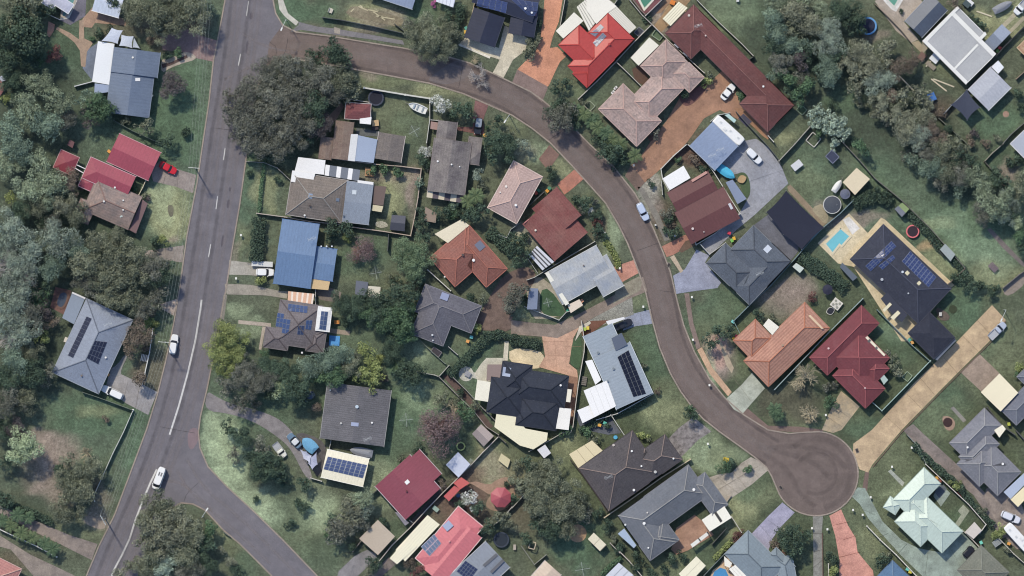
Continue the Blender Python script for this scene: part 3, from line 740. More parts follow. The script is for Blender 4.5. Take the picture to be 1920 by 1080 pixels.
# ================================================================ the setting
# ground: one sheet, dense inside the frame, reaching far out; "soil" colours follow real turf, dirt and mulch areas; ground under trees has shade painted in
ZONES = [(1500,850,520,330,'deep',.7),(1100,750,200,200,'deep',.5),(1690,560,280,120,'deep',.45),(330,250,260,300,'cool',.55),(300,760,260,200,'cool',.5),(1750,400,300,160,'cool',.4),(780,720,200,120,'cool',.5),
  # x, y, rx, ry, colour, strength   (photo pixels)
 (60,130,110,120,'shady_floor',.9),(60,300,110,150,'shady_floor',.8),(60,520,120,160,'shady_floor',.9),(60,680,90,90,'shady_floor',.9),(180,480,140,60,'shady_floor',.7),
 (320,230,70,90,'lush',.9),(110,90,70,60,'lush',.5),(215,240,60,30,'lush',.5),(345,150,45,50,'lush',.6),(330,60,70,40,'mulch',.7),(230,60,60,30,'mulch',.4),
 (325,400,50,55,'dry',.9),(305,380,30,30,'pale',.5),(350,385,12,60,'olive',.5),(330,440,18,12,'dirt',.7),
 (290,690,45,80,'mulch',.5),(290,630,30,50,'lush',.5),(200,770,120,40,'lush',.7),(150,790,60,30,'lush',.5),(255,850,30,110,'lush',.6),(185,770,40,18,'dry',.4),
 (105,850,50,40,'dirt',.75),(75,885,40,40,'dirt',.8),(95,925,50,24,'dirt',.65),(25,880,50,50,'shady_floor',.6),(190,930,20,30,'dirt',.4),(180,975,30,22,'dirt',.6),(150,1000,60,30,'olive',.5),(60,960,90,22,'shady_floor',.7),
 (80,830,30,25,'dirt',.6),(30,1050,50,25,'mulch',.4),(430,990,40,60,'olive',.6),(460,1060,40,30,'lush',.5),
 (425,870,40,110,'pale',.9),(470,960,60,50,'pale',.8),(390,800,20,40,'pale',.7),(520,900,40,40,'olive',.5),(600,960,50,45,'pale',.7),(560,1010,60,40,'olive',.5),(540,960,40,90,'lush',.3),(600,1040,50,40,'lush',.4),(700,900,40,60,'pale',.4),(505,770,70,40,'lush',.5),(580,740,50,30,'lush',.4),
 (500,640,60,50,'shady_floor',.4),(760,760,50,50,'lush',.9),(780,740,45,45,'pale',.3),(740,830,40,60,'lush',.6),(790,660,40,35,'pale',.5),(670,610,60,50,'lush',.4),
 (450,580,28,22,'pale',.6),(460,620,30,20,'pale',.5),(500,350,20,60,'dry',.5),(465,350,20,60,'lush',.5),(450,450,16,60,'olive',.7),(440,480,10,20,'dirt',.4),
 (560,190,110,110,'shady_floor',.8),(730,150,110,14,'olive',.8),(690,142,30,10,'dirt',.5),(830,170,50,14,'dry',.5),(745,215,45,40,'olive',.6),(760,250,40,40,'lush',.3),(900,190,30,16,'olive',.4),
 (740,350,28,60,'dry',.7),(775,370,12,60,'dirt',.8),(725,335,50,16,'dirt',.5),(760,330,20,30,'dirt',.5),(685,480,60,50,'lush',.6),(700,520,60,24,'olive',.4),(780,420,30,40,'shady_floor',.6),(820,415,30,20,'shady_floor',.7),(860,390,30,30,'shady_floor',.6),
 (700,25,55,25,'dry',.8),(720,35,50,18,'dirt',.6),(550,20,40,30,'lush',.9),(790,30,40,40,'lush',.8),(600,20,30,30,'lush',.7),(560,52,40,8,'olive',.5),(660,55,80,10,'dirt',.4),
 (960,235,40,30,'olive',.6),(1000,290,40,24,'pale',.5),(980,290,22,18,'dirt',.3),(1060,310,30,24,'dry',.5),(1120,380,40,50,'olive',.6),(1150,430,24,50,'pale',.6),(1110,430,14,20,'mulch',.6),(975,460,20,20,'dry',.6),(985,440,30,30,'gravelc',.5),
 (1080,145,40,30,'olive',.5),(1080,90,20,20,'lush',.4),(1110,170,60,30,'lush',.3),(1150,110,50,50,'shady_floor',.2),(1195,100,40,40,'shady_floor',.4),
 (1235,30,30,40,'dirt',.8),(1265,20,20,14,'sand',.8),(1400,40,80,60,'lush',.6),(1370,20,50,40,'soft',.4),(1370,50,60,60,'olive',.4),
 (1480,230,40,30,'olive',.6),(1465,255,30,16,'dry',.5),(1310,290,50,40,'mulch',.9),(1220,370,22,50,'gravelc',.8),(1235,400,22,40,'mulch',.6),(1250,440,22,22,'mulch',.6),(1205,440,18,60,'pale',.2),
 (1300,300,50,30,'mulch',.8),(1520,320,60,60,'lush',.5),(1510,340,40,40,'olive',.5),(1540,380,24,14,'dirt',.4),(1590,420,40,20,'dirt',.7),(1640,410,30,10,'dirt',.6),
 (1700,460,60,60,'lush',.6),(1735,460,18,12,'sand',.7),(1765,490,40,30,'dry',.5),(1750,400,50,60,'lush',.5),(1820,430,90,60,'lush',.7),(1760,420,40,14,'dry',.6),(1850,480,60,40,'soft',.6),(1580,200,26,30,'soft',.5),(1640,300,60,36,'soft',.4),(1700,350,60,40,'soft',.5),(1770,420,70,30,'soft',.6),(1820,470,60,40,'soft',.5),(1870,520,60,30,'dry',.4),(1850,500,40,30,'pale',.3),
 (1640,200,160,120,'shady_floor',.9),(1480,80,120,90,'shady_floor',.9),(1830,330,80,60,'shady_floor',.8),(1580,190,40,30,'lush',.5),(1650,340,60,60,'lush',.5),(1720,320,60,60,'shady_floor',.5),(1640,70,30,14,'dirt',.5),
 (1760,200,30,20,'mulch',.5),(1780,130,60,30,'olive',.6),(1860,220,60,40,'lush',.6),(1880,240,50,30,'lush',.5),(1840,60,20,60,'dry',.6),(1890,40,40,50,'dry',.6),(1880,310,50,30,'lush',.5),(1890,315,20,10,'dirt',.7),(1780,300,30,40,'shady_floor',.4),(1890,210,60,60,'lush',.3),
 (1470,570,50,50,'dirt',.75),(1500,540,40,30,'dirt',.6),(1440,600,40,30,'lush',.3),(1350,580,50,50,'lush',.6),(1340,620,40,60,'olive',.3),(1355,670,35,35,'dirt',.9),(1345,660,25,20,'pinkd',.6),(1380,690,20,20,'olive',.5),(1330,700,10,50,'pale',.7),
 (1640,660,60,70,'lush',.2),(1680,620,60,60,'lush',.5),(1690,600,40,50,'soft',.6),(1480,740,70,50,'shady_floor',.5),(1480,760,60,40,'mulch',.3),(1500,790,70,14,'olive',.5),(1620,800,50,20,'lush',.5),
 (1800,580,50,50,'lush',.8),(1880,650,50,60,'olive',.6),(1830,620,50,50,'lush',.4),(1760,760,60,60,'lush',.6),(1770,790,50,40,'olive',.5),(1850,700,50,50,'olive',.3),(1640,900,60,60,'olive',.5),(1665,850,50,40,'olive',.6),(1690,920,30,30,'pale',.3),
 (1650,1000,40,60,'olive',.5),(1600,960,30,30,'olive',.5),(1620,1020,30,40,'dry',.3),(1770,980,60,30,'lush',.5),(1840,960,30,40,'shady_floor',.4),(1790,930,60,20,'shady_floor',.2),
 (1240,640,60,90,'lush',.6),(1250,760,60,50,'olive',.7),(1200,700,30,30,'lush',.4),(1260,780,60,30,'dry',.3),(1190,560,30,24,'olive',.6),(1080,690,30,40,'shady_floor',.4),
 (1330,850,60,40,'pale',.6),(1350,840,30,30,'olive',.6),(1410,930,60,40,'olive',.8),(1380,960,50,40,'dry',.5),(1400,900,40,30,'lush',.4),(1270,1060,60,30,'olive',.6),(1330,1040,40,40,'lush',.3),
 (1060,860,40,70,'olive',.6),(1060,830,30,30,'dry',.4),(1090,1030,60,50,'lush',.9),(950,1000,30,50,'lush',.3),(930,880,50,50,'dry',.7),(920,870,40,30,'dirt',.4),(960,900,40,30,'dirt',.3),(880,910,40,40,'mulch',.8),(850,940,50,50,'mulch',.7),(860,960,30,30,'mulch',.6),(970,930,40,90,'mulch',.4),(985,880,40,50,'olive',.5),(890,970,40,30,'mulch',.6),
 (860,820,60,40,'lush',.4),(745,1000,30,30,'lush',.5),(900,650,40,40,'lush',.6),(870,690,30,30,'lush',.5),(860,640,24,24,'olive',.4),(870,600,20,14,'lush',.6),(900,735,16,30,'lush',.5),
 (1000,570,40,30,'lush',.6),(980,590,20,14,'dry',.4),(690,560,60,40,'shady_floor',.5),(830,740,40,40,'olive',.4),
]
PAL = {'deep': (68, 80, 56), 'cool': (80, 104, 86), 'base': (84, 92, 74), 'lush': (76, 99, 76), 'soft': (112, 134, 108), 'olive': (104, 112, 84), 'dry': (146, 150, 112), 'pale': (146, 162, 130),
       'dirt': (138, 124, 116), 'pinkd': (164, 128, 116), 'mulch': (98, 78, 70), 'shady_floor': (62, 75, 62), 'sand': (186, 158, 120), 'gravelc': (158, 154, 146)}  # forest ground tone carries the shade under trees in its colour
def build_ground():
    xs = np.unique(np.concatenate([np.linspace(-4000, -200, 6), np.arange(-126, 126.01, .75), np.linspace(200, 4000, 6)]))
    ys = np.unique(np.concatenate([np.linspace(-4000, -200, 6), np.arange(-72, 72.01, .75), np.linspace(200, 4000, 6)]))
    X, Y = np.meshgrid(xs, ys); px = X*S+960; py = 540-Y*S
    C = np.ones(X.shape+(3,))*np.array(lin(PAL['base']))
    r1 = np.random.default_rng(3)
    def field(n, lo, hi):
        f = np.zeros(X.shape)
        for _ in range(n):
            k = r1.uniform(lo, hi); a = r1.uniform(0, 6.28); f += np.sin((px*math.cos(a)+py*math.sin(a))*k + r1.uniform(0, 6.28))
        return f/math.sqrt(n)
    wx, wy = field(10, .03, .12)*9, field(10, .03, .12)*9
    fine = field(24, .08, .35)
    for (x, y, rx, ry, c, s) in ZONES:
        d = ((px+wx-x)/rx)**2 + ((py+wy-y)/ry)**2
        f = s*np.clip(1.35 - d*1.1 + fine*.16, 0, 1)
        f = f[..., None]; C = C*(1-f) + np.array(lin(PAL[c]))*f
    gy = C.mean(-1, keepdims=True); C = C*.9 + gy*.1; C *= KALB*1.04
    v = np.stack([X, Y, np.zeros_like(X)], -1).reshape(-1, 3)
    nx, ny = len(xs), len(ys)
    i = np.arange(nx*ny).reshape(ny, nx); f = np.stack([i[:-1, :-1], i[:-1, 1:], i[1:, 1:], i[1:, :-1]], -1).reshape(-1, 4)
    me = bpy.data.meshes.new('ground'); me.from_pydata(v.tolist(), [], f.tolist())
    at = me.attributes.new('soil', 'FLOAT_COLOR', 'POINT'); at.data.foreach_set('color', np.concatenate([C.reshape(-1, 3), np.ones((nx*ny, 1))], 1).ravel().astype(np.float32))
    m = bpy.data.materials.new('turf'); m.use_nodes = True; N = m.node_tree.nodes; L = m.node_tree.links; b = N['Principled BSDF']; b.inputs['Roughness'].default_value = .95
    a = N.new('ShaderNodeAttribute'); a.attribute_name = 'soil'; pos = N.new('ShaderNodeNewGeometry'); last = a.outputs['Color']
    for sc_, lo, hi, dt in ((.12, .82, 1.2, 4), (.4, .72, 1.32, 5), (1.6, .74, 1.28, 3), (5.5, .55, 1.5, 2)):
        n = N.new('ShaderNodeTexNoise'); n.inputs['Scale'].default_value = sc_; n.inputs['Detail'].default_value = dt; n.inputs['Roughness'].default_value = .7; L.new(pos.outputs[0], n.inputs['Vector'])
        r = N.new('ShaderNodeMapRange'); r.inputs[1].default_value = .3; r.inputs[2].default_value = .7; r.inputs[3].default_value = lo; r.inputs[4].default_value = hi; L.new(n.outputs[0], r.inputs[0])
        x = N.new('ShaderNodeMix'); x.data_type = 'RGBA'; x.blend_type = 'MULTIPLY'; x.inputs[0].default_value = 1; L.new(last, x.inputs[6]); L.new(r.outputs[0], x.inputs[7]); last = x.outputs[2]
    L.new(last, b.inputs['Base Color']); me.materials.append(m)
    o = bpy.data.objects.new('ground', me); col.objects.link(o); o['kind'] = 'structure'
build_ground()

MAIN_L = [(425,-60),(422,0),(411,60),(400,115),(392,190),(380,270),(370,340),(350,445),(337,540),(325,610),(310,680),(295,740),(275,805),(245,885),(215,965),(185,1025),(162,1080),(140,1130)]
MAIN_R = [(512,-60),(512,0),(517,25),(530,47)]
UP_N = [(530,47),(555,60),(620,68),(692,80),(755,90),(842,107),(880,118),(925,138),(960,155),(995,172),(1020,190),(1048,214),(1077,241),(1105,270),(1150,312),(1190,362),(1212,400),(1228,435),(1242,470),(1257,510),(1264,540),(1270,565),(1282,610),(1302,660),(1330,710),(1360,747),(1395,778),(1440,806),(1480,813)]
def arc(cx, cy, r, a0, a1, n=20): return [(cx+r*math.cos(R_(a0+(a1-a0)*k/n)), cy+r*math.sin(R_(a0+(a1-a0)*k/n))) for k in range(n+1)]
BULB = [(1500,811)] + arc(1530, 888, 79, -85, 125, 26) + arc(1530, 888, 79, 132, 150, 3)
UP_S = [(1455,912),(1447,893),(1437,876),(1415,857),(1385,835),(1350,810),(1318,785),(1297,762),(1277,735),(1257,700),(1237,652),(1222,597),(1210,545),(1205,530),(1192,495),(1177,457),(1160,422),(1135,380),(1110,352),(1072,310),(1032,268),(997,240),(960,216),(915,196),(870,176),(805,156),(730,142),(675,132),(600,118),(547,110),(520,116),(497,135)]
MAIN_R2 = [(482,165),(474,200),(468,250),(461,300),(450,380),(435,470),(425,535),(415,590),(402,660),(388,730),(376,780),(372,810),(375,840),(390,875),(425,912),(475,958),(530,1012),(595,1080),(640,1130)]
LOW_S = [(560,1130),(510,1080),(480,1050),(450,1020),(420,995),(385,957),(362,945),(340,943),(318,955),(300,985),(280,1020),(262,1065),(245,1130)]
ASPH = mat('asphalt', (114, 111, 119), (101, 99, 108), amt=.8, grain=.13, scale=.25)
ASPH2 = mat('asphalt', (115, 102, 99), (100, 88, 85), amt=.8, grain=.16, scale=.3)
sheet('road', MAIN_L[::-1] + MAIN_R + [(505,80),(497,135)] + MAIN_R2 + LOW_S, ASPH, z=.012)
sheet('side_road', [(530,47),(505,80),(497,135)] + UP_S[::-1][1:] + BULB[::-1] + UP_N[::-1], ASPH2, z=.016)
sheet('road_patch', smooth_poly([(352,808),(366,800),(374,812),(372,826),(360,845),(352,836)], 1), mat('asphalt', (130, 113, 119), grain=.1), z=.022)
sheet('road_patch', smooth_poly([(860,112),(845,118),(812,140),(800,152),(835,160),(870,150),(890,128)], 2), mat('asphalt', (112, 104, 106), grain=.1), z=.022)
KERB = mat('concrete', (158, 146, 136), (126, 116, 110), grain=.2, scale=.4)
def kerb(pts):
    g = G(); strip(pts, .32, 0, .13, g); g.top('kerb', KERB, kind='structure')
kerb(MAIN_L[1:]); kerb(MAIN_R[:-1] + UP_N + BULB + UP_S + MAIN_R2); kerb(LOW_S[1:-1])
LINE = mat('road_paint', (214, 214, 214), (170, 168, 170), grain=.1, scale=1.2)
def mark(pts, w=.22):
    g = G(); strip(pts, w, .017, .021, g); g.top('road_marking', LINE, kind='structure')
for p in ([(466,2),(462,30)],[(451,101),(447,123)],[(422,278),(419,300)],[(408,368),(405,392)],[(395,458),(391,482)]): mark(p)
mark([(378,562),(376,580),(366,640),(352,700),(335,762),(318,815)], .42); mark([(294,880),(282,905),(268,938),(255,972),(243,1010),(228,1042),(213,1070),(203,1100)], .42)
DARKP = mat('asphalt', (82, 78, 88), grain=.1)
for (x, y, w, h, a) in ((471,30,6,13,8),(463,88,4,24,8),(428,382,5,16,8),(417,452,4,22,8),(431,355,4,8,0)):
    q = [(x+u*w/2*math.cos(R_(a))-v*h/2*math.sin(R_(a)), y+u*w/2*math.sin(R_(a))+v*h/2*math.cos(R_(a))) for u, v in ((-1,-1),(1,-1),(1,1),(-1,1))]
    sheet('road_patch', smooth_poly(q, 2), DARKP, z=.023)
def wear(pts, w, c, strength=.55):
    P = smooth_poly([W(*p)[:2] for p in pts], 2, False); v = []; f = []; e = []
    for k, p in enumerate(P):
        a = P[max(0, k-1)]; b = P[min(len(P)-1, k+1)]; d = Vector((b[0]-a[0], b[1]-a[1])).normalized(); n = Vector((-d.y, d.x)); end = 0 if k in (0, len(P)-1) else 1
        for u, ee in ((-1, 0), (-.4, 1), (.4, 1), (1, 0)): v.append((p[0]+n.x*w/2*u, p[1]+n.y*w/2*u, .0255 + .0005*(_layer[0] % 20))); e.append(ee*end)
        if k: f += [((k-1)*4+j, k*4+j, k*4+j+1, (k-1)*4+j+1)[::-1] for j in range(3)]
    _layer[0] += 1
    key = ('wear', c, strength)
    if key not in _mats:
        m = bpy.data.materials.new('worn_asphalt'); m.use_nodes = True; N = m.node_tree.nodes; L = m.node_tree.links; bs = N['Principled BSDF']; bs.inputs['Roughness'].default_value = .9; bs.inputs['Base Color'].default_value = A(c)
        at = N.new('ShaderNodeAttribute'); at.attribute_name = 'wear'; ns = N.new('ShaderNodeTexNoise'); ns.inputs['Scale'].default_value = .5; ns.inputs['Detail'].default_value = 5; ns.inputs['Roughness'].default_value = .75
        g_ = N.new('ShaderNodeNewGeometry'); L.new(g_.outputs[0], ns.inputs['Vector']); r_ = N.new('ShaderNodeMapRange'); r_.inputs[1].default_value = .35; r_.inputs[2].default_value = .65; r_.inputs[3].default_value = .1; r_.inputs[4].default_value = strength*1.5; L.new(ns.outputs[0], r_.inputs[0])
        mu = N.new('ShaderNodeMath'); mu.operation = 'MULTIPLY'; L.new(at.outputs['Fac'], mu.inputs[0]); L.new(r_.outputs[0], mu.inputs[1]); L.new(mu.outputs[0], bs.inputs['Alpha']); _mats[key] = m
    me = bpy.data.meshes.new('worn_lane'); me.from_pydata(v, [], f); me.materials.append(_mats[key]); a_ = me.attributes.new('wear', 'FLOAT', 'POINT'); a_.data.foreach_set('value', e)
    o = bpy.data.objects.new('worn_lane', me); col.objects.link(o); o['kind'] = 'structure'
LT, DK = (146, 138, 142), (74, 68, 72)
MC = [(466,-20),(452,100),(430,230),(410,360),(392,480),(377,570),(358,680),(332,780),(300,870),(262,960),(222,1050),(200,1110)]
for off, c_ in ((-22, LT), (-11, LT), (14, LT), (25, LT), (-30, DK), (4, DK)): wear([(x+off, y) for x, y in MC], 1.2, c_, .28 if c_ == LT else .18)
SC = [(540,85),(620,92),(700,108),(790,125),(870,147),(935,170),(990,203),(1050,256),(1100,312),(1150,362),(1190,425),(1222,490),(1240,560),(1255,640),(1290,715),(1340,772),(1400,820),(1450,850)]
def off_path(pts, d):
    o = []
    for k, p in enumerate(pts):
        a = pts[max(0, k-1)]; b = pts[min(len(pts)-1, k+1)]; l = math.hypot(b[0]-a[0], b[1]-a[1]); o.append((p[0]-(b[1]-a[1])/l*d, p[1]+(b[0]-a[0])/l*d))
    return o
for d_, w_, c_, s_ in ((0, 2.6, (150,138,136), .3), (-13, 1.2, (146,132,130), .2), (13, 1.2, (146,132,130), .2), (-24, 1.0, DK, .22), (24, 1.0, DK, .22)): wear(off_path(SC, d_), w_, c_, s_)
for r_, c_ in ((66, (90,80,80)), (50, (132,118,114)), (38, (90,80,80)), (22, (134,120,116))): wear(arc(1530, 888, r_, random.uniform(-150, -90), random.uniform(60, 170), 24), random.uniform(1.2, 2.2), c_, .13)
for q_ in ([(1420,835),(1470,850),(1520,862),(1560,900)],[(1430,850),(1480,880),(1500,930),(1530,950)],[(1440,840),(1500,835),(1560,850),(1590,880)]): wear(q_, 1.6, (90,80,80), .15)
for q_ in ([(330,880),(360,930),(430,985),(510,1060)],[(350,860),(380,915),(450,970),(560,1080)],[(420,150),(480,120),(560,95)],[(450,60),(500,90),(560,98)],[(300,900),(345,905),(400,960)]): wear(q_, .9, LT, .35)
# crack sealing and joints
for q_ in ([(505,78),(520,90),(516,110)],[(520,118),(535,100),(540,70)],[(1238,545),(1262,548)],[(1195,470),(1236,455)],[(372,905),(350,925),(345,940)],[(300,800),(330,806),(366,812)],[(404,240),(447,246)],[(1030,262),(1068,236)],[(860,165),(868,122)]):
    g = G(); strip(smooth_poly(q_, 1, False), .09, .026, .038, g); g.top('crack_seal', mat('asphalt', (62,58,62), grain=.1), kind='structure')
# driveways, paths, patios
def pave(name, pts, c, c2=None, sm=0, layer=1, grain=.16, scale=.5, amt=.7):
    c = tuple(min(240, int(v*1.06)) for v in c)
    return sheet(name, pts, mat('paving', c, c2, amt=amt, grain=grain, scale=scale), layer, sm)
D = 'driveway'; P_ = 'path'; Q = 'patio'
pave(D, [(300,70),(345,52),(380,68),(407,76),(401,116),(368,109),(350,98),(305,94)], (128,108,110), (150,128,124))
pave(P_, [(301,112),(318,110),(332,103),(350,96),(368,105),(366,112),(345,118),(322,126),(302,138)], (165,155,145), sm=1)
pave(P_, [(303,120),(320,117),(350,103),(352,108),(322,122),(305,128)], (86,70,68), layer=2)
pave(Q, [(155,35),(175,12),(185,24),(234,35),(236,48),(178,43),(172,52),(150,50)], (170,142,122), (140,116,104))
pave(Q, [(112,38),(125,2),(140,-5),(162,-5),(160,30),(132,47)], (112,110,124), (96,96,110))
pave('pool_surround', [(116,-6),(148,-6),(130,34),(113,38)], (200,200,196), layer=2)
pave(P_, [(149,38),(157,38),(158,72),(175,80),(163,97),(160,126),(152,124),(150,95),(140,80),(128,70),(105,55),(107,50),(132,62),(148,74)], (158,138,122), (176,150,130))
pave(P_, [(91,40),(103,46),(101,58),(93,70),(88,66)], (168,132,118))
pave(Q, [(160,100),(168,90),(184,80),(174,152),(155,128)], (112,122,142))
pave(D, [(283,315),(300,302),(335,318),(368,328),(362,362),(330,350),(287,340)], (150,140,136), (126,118,116))
pave(D, [(275,470),(345,460),(342,492),(295,486),(270,478)], (150,142,138), (126,118,112))
pave(D, [(300,570),(333,560),(326,592),(304,580)], (160,146,138))
pave(D, [(205,700),(228,702),(258,716),(295,735),(278,778),(236,756),(218,742),(196,735)], (142,140,144), (160,156,156))
pave(P_, [(233,665),(240,668),(228,690),(226,706),(205,706),(206,692),(220,684)], (136,136,138), sm=1)
pave(D, [(-20,945),(0,948),(75,980),(130,1003),(183,1020),(172,1050),(120,1024),(60,995),(0,962),(-20,960)], (146,134,128), (112,104,104))
pave(D, [(-20,1002),(0,1004),(57,1040),(100,1060),(150,1084),(160,1100),(80,1100),(50,1065),(20,1030),(-20,1020)], (150,140,132), (110,102,102))
pave(D, [(160,965),(200,975),(196,995),(166,986),(154,975)], (150,138,126), sm=1)
pave(D, [(388,732),(402,742),(432,757),(480,768),(520,783),(545,805),(562,830),(570,850),(590,905),(572,895),(548,845),(525,822),(480,792),(430,775),(383,770)], (138,134,138), (118,114,118), sm=2)
pave(D, [(556,808),(600,822),(614,842),(602,894),(590,890),(575,850),(556,828)], (92,90,92), (70,68,70), sm=1)
pave(D, [(430,488),(470,493),(512,493),(508,520),(470,516),(428,515)], (162,158,150))
pave(D, [(421,532),(470,534),(527,546),(540,546),(538,560),(500,554),(425,552)], (160,154,144), (130,124,116))
pave(P_, [(447,600),(508,606),(508,613),(447,607)], (170,160,150)); pave(P_, [(492,612),(498,613),(490,656),(485,655)], (168,158,148))
pave(P_, [(419,553),(426,553),(420,600),(412,600)], (130,126,118))
pave(P_, [(617,615),(657,621),(655,629),(617,624)], (150,138,126))
pave(Q, [(600,640),(618,642),(616,658),(598,656)], (120,114,112))
pave(Q, [(590,545),(622,540),(640,548),(636,568),(600,562)], (120,112,106))
pave(D, [(680,1028),(712,1040),(690,1062),(665,1085),(620,1085)], (140,138,142), (110,108,114), sm=1)
pave(D, [(728,1045),(745,1055),(705,1090),(680,1090)], (124,114,112), (100,94,94))
pave(D, [(891,188),(916,197),(906,224),(908,252),(888,254),(886,222)], (128,92,92), (110,84,86)); pave(P_, [(822,228),(857,238),(889,238),(889,250),(856,244)], (120,84,82))
pave(Q, [(592,265),(632,222),(645,200),(640,192),(614,220)], (120,104,98))
pave(Q, [(668,240),(712,246),(712,256),(668,254)], (96,100,104))
pave(P_, [(545,60),(560,46),(560,41),(595,50),(625,53),(690,64),(755,76),(758,84),(690,73),(620,64),(565,56)], (126,124,130), (112,110,114)); pave(P_, [(521,0),(531,0),(540,25),(560,41),(555,48),(535,32),(524,18)], (188,186,178))
pave(P_, [(626,50),(638,54),(637,64),(627,62)], (158,150,142), layer=2)
pave(Q, [(643,28),(664,8),(700,20),(760,35),(752,52),(700,40)], (138,132,110), (112,100,88), scale=1.2, grain=.3, sm=1)
pave(D, [(860,82),(875,68),(935,90),(946,48),(962,55),(990,72),(985,95),(962,112),(944,146),(923,138),(937,112),(860,86)], (206,198,178), (190,182,164))
pave('retaining_strip', [(858,84),(862,82),(920,106),(918,110)], (220,216,205), layer=2)
pave(D, [(1022,-20),(1058,-20),(1048,40),(1036,70),(1031,90),(1045,88),(1062,105),(1050,116),(1042,132),(1028,163),(970,130),(1005,95),(1012,72),(1018,40)], (204,146,118), (188,132,108))
pave(D, [(970,130),(1028,163),(1016,192),(997,175),(960,155)], (126,108,104))
pave(D, [(1355,132),(1374,158),(1386,186),(1403,216),(1388,226),(1350,206),(1320,222),(1292,262),(1262,297),(1208,343),(1184,310),(1207,285),(1222,262),(1250,226),(1283,168),(1300,180),(1335,150)], (162,124,102), (138,106,90), scale=.35)
pave(D, [(1184,308),(1209,342),(1195,358),(1172,330)], (118,98,90), (96,82,76))
pave('garden_bed', smooth_poly([(1272,175),(1300,168),(1330,150),(1320,175),(1298,196),(1285,200),(1275,190)], 2), (104,72,70), layer=2); pave('garden_bed', smooth_poly([(1218,232),(1232,226),(1239,240),(1228,262),(1214,266)], 2), (100,74,66), layer=2)
pave(D, [(1378,278),(1396,264),(1418,260),(1440,276),(1465,312),(1478,344),(1416,402),(1380,432),(1330,479),(1312,459),(1362,420),(1390,394),(1406,365),(1402,340),(1385,325),(1364,330),(1350,300)], (154,156,166), (138,142,154), scale=.3)
pave('lawn', smooth_poly([(1381,325),(1396,322),(1405,335),(1408,362),(1398,374),(1388,350)], 2), (70,88,62), layer=2)
pave(D, [(1306,468),(1330,479),(1322,492),(1352,530),(1345,540),(1300,546),(1268,551),(1262,517),(1284,505)], (148,152,172), (134,138,158))
pave(D, [(1241,462),(1285,440),(1302,455),(1262,478),(1250,482)], (176,126,108), (150,104,92))
pave(P_, [(1285,452),(1305,446),(1303,460),(1278,474),(1273,470)], (104,84,72)); pave(P_, [(1195,350),(1206,352),(1235,400),(1256,450),(1246,452),(1226,408)], (134,130,124), (110,108,102))
pave(P_, [(1256,482),(1264,478),(1281,508),(1276,512)], (176,160,140)); pave(P_, [(1283,550),(1292,550),(1300,605),(1314,652),(1306,655),(1292,608)], (126,110,104)); pave(P_, [(1307,656),(1316,651),(1336,690),(1372,735),(1365,743),(1330,700)], (190,158,132))
pave(D, [(1410,699),(1434,728),(1392,776),(1376,768),(1361,748),(1390,722)], (180,184,172), (150,156,144))
pave(P_, [(1348,643),(1352,640),(1376,690),(1372,700),(1362,685)], (170,156,136))
pave(P_, [(1390,775),(1402,766),(1440,798),(1500,800),(1545,806),(1540,812),(1480,810),(1440,806)], (116,98,92))
pave(D, [(1577,733),(1612,762),(1578,806),(1562,812),(1541,806),(1552,780),(1568,748)], (178,160,132), (128,124,116), scale=.5)
pave(D, [(1860,572),(1886,600),(1857,638),(1768,727),(1690,807),(1635,872),(1628,886),(1612,880),(1599,850),(1600,832),(1635,806),(1715,717),(1790,645)], (198,174,142), (164,142,118), scale=.35)
g = G(); strip([(1886,602),(1857,642),(1768,731),(1690,811),(1636,876)], .16, .0, .2, g); g.top('kerb', mat('concrete', (118, 96, 82)), kind='structure')
pave(D, [(1837,664),(1874,700),(1841,735),(1800,697)], (162,144,130), (132,118,108))
pave(D, [(1693,806),(1712,795),(1730,812),(1790,867),(1830,906),(1862,940),(1885,975),(1900,1000),(1880,1010),(1862,985),(1850,965),(1825,928),(1740,860)], (140,130,126), (98,92,92), scale=.4)
pave(Q, [(1840,920),(1875,905),(1925,950),(1925,1030),(1900,1030),(1865,975)], (156,144,136), (92,86,86), scale=.4, sm=1)
pave(P_, [(1782,765),(1788,762),(1812,788),(1806,792)], (130,128,124)); pave(P_, [(1665,884),(1670,880),(1696,905),(1692,912)], (160,166,158))
pave(P_, [(1622,885),(1630,880),(1626,920),(1616,922)], (110,92,86))
pave(D, [(1596,930),(1608,914),(1622,915),(1632,935),(1655,978),(1690,1012),(1722,1028),(1765,1036),(1805,998),(1845,1040),(1830,1100),(1750,1100),(1690,1042),(1652,1000),(1628,972),(1612,945)], (150,166,156), (116,126,120), scale=.4)
pave(Q, [(1750,930),(1762,905),(1782,925),(1764,950)], (140,152,146)); pave('garden_slab', [(1752,922),(1768,908),(1775,916),(1762,935)], (92,100,110), layer=2)
pave(P_, [(1785,990),(1802,965),(1796,958),(1806,946),(1818,958),(1808,972),(1792,996)], (150,156,140))
pave(D, [(1555,967),(1577,955),(1590,985),(1604,1008),(1608,1035),(1637,1070),(1640,1100),(1574,1100),(1574,1050),(1566,1005)], (206,150,136), (184,128,118), scale=.5)
pave(D, [(1524,968),(1543,968),(1541,1000),(1543,1100),(1525,1100),(1525,1030)], (140,140,136), (108,108,104))
g = G(); strip([(1542,1000),(1543,1090)], .2, 0, .3, g); g.top('kerb', mat('concrete', (92, 72, 66)), kind='structure')
pave(D, [(1467,942),(1490,961),(1462,990),(1447,1012),(1440,1035),(1410,1000),(1440,968)], (164,162,186), (150,150,174))
pave(D, [(1330,895),(1345,890),(1372,886),(1390,868),(1408,857),(1426,866),(1441,881),(1410,908),(1362,940)], (176,168,158), (156,148,138))
pave(D, [(1252,824),(1272,803),(1300,782),(1334,809),(1310,824),(1276,858)], (158,152,152), (86,80,82), scale=.9, amt=1)
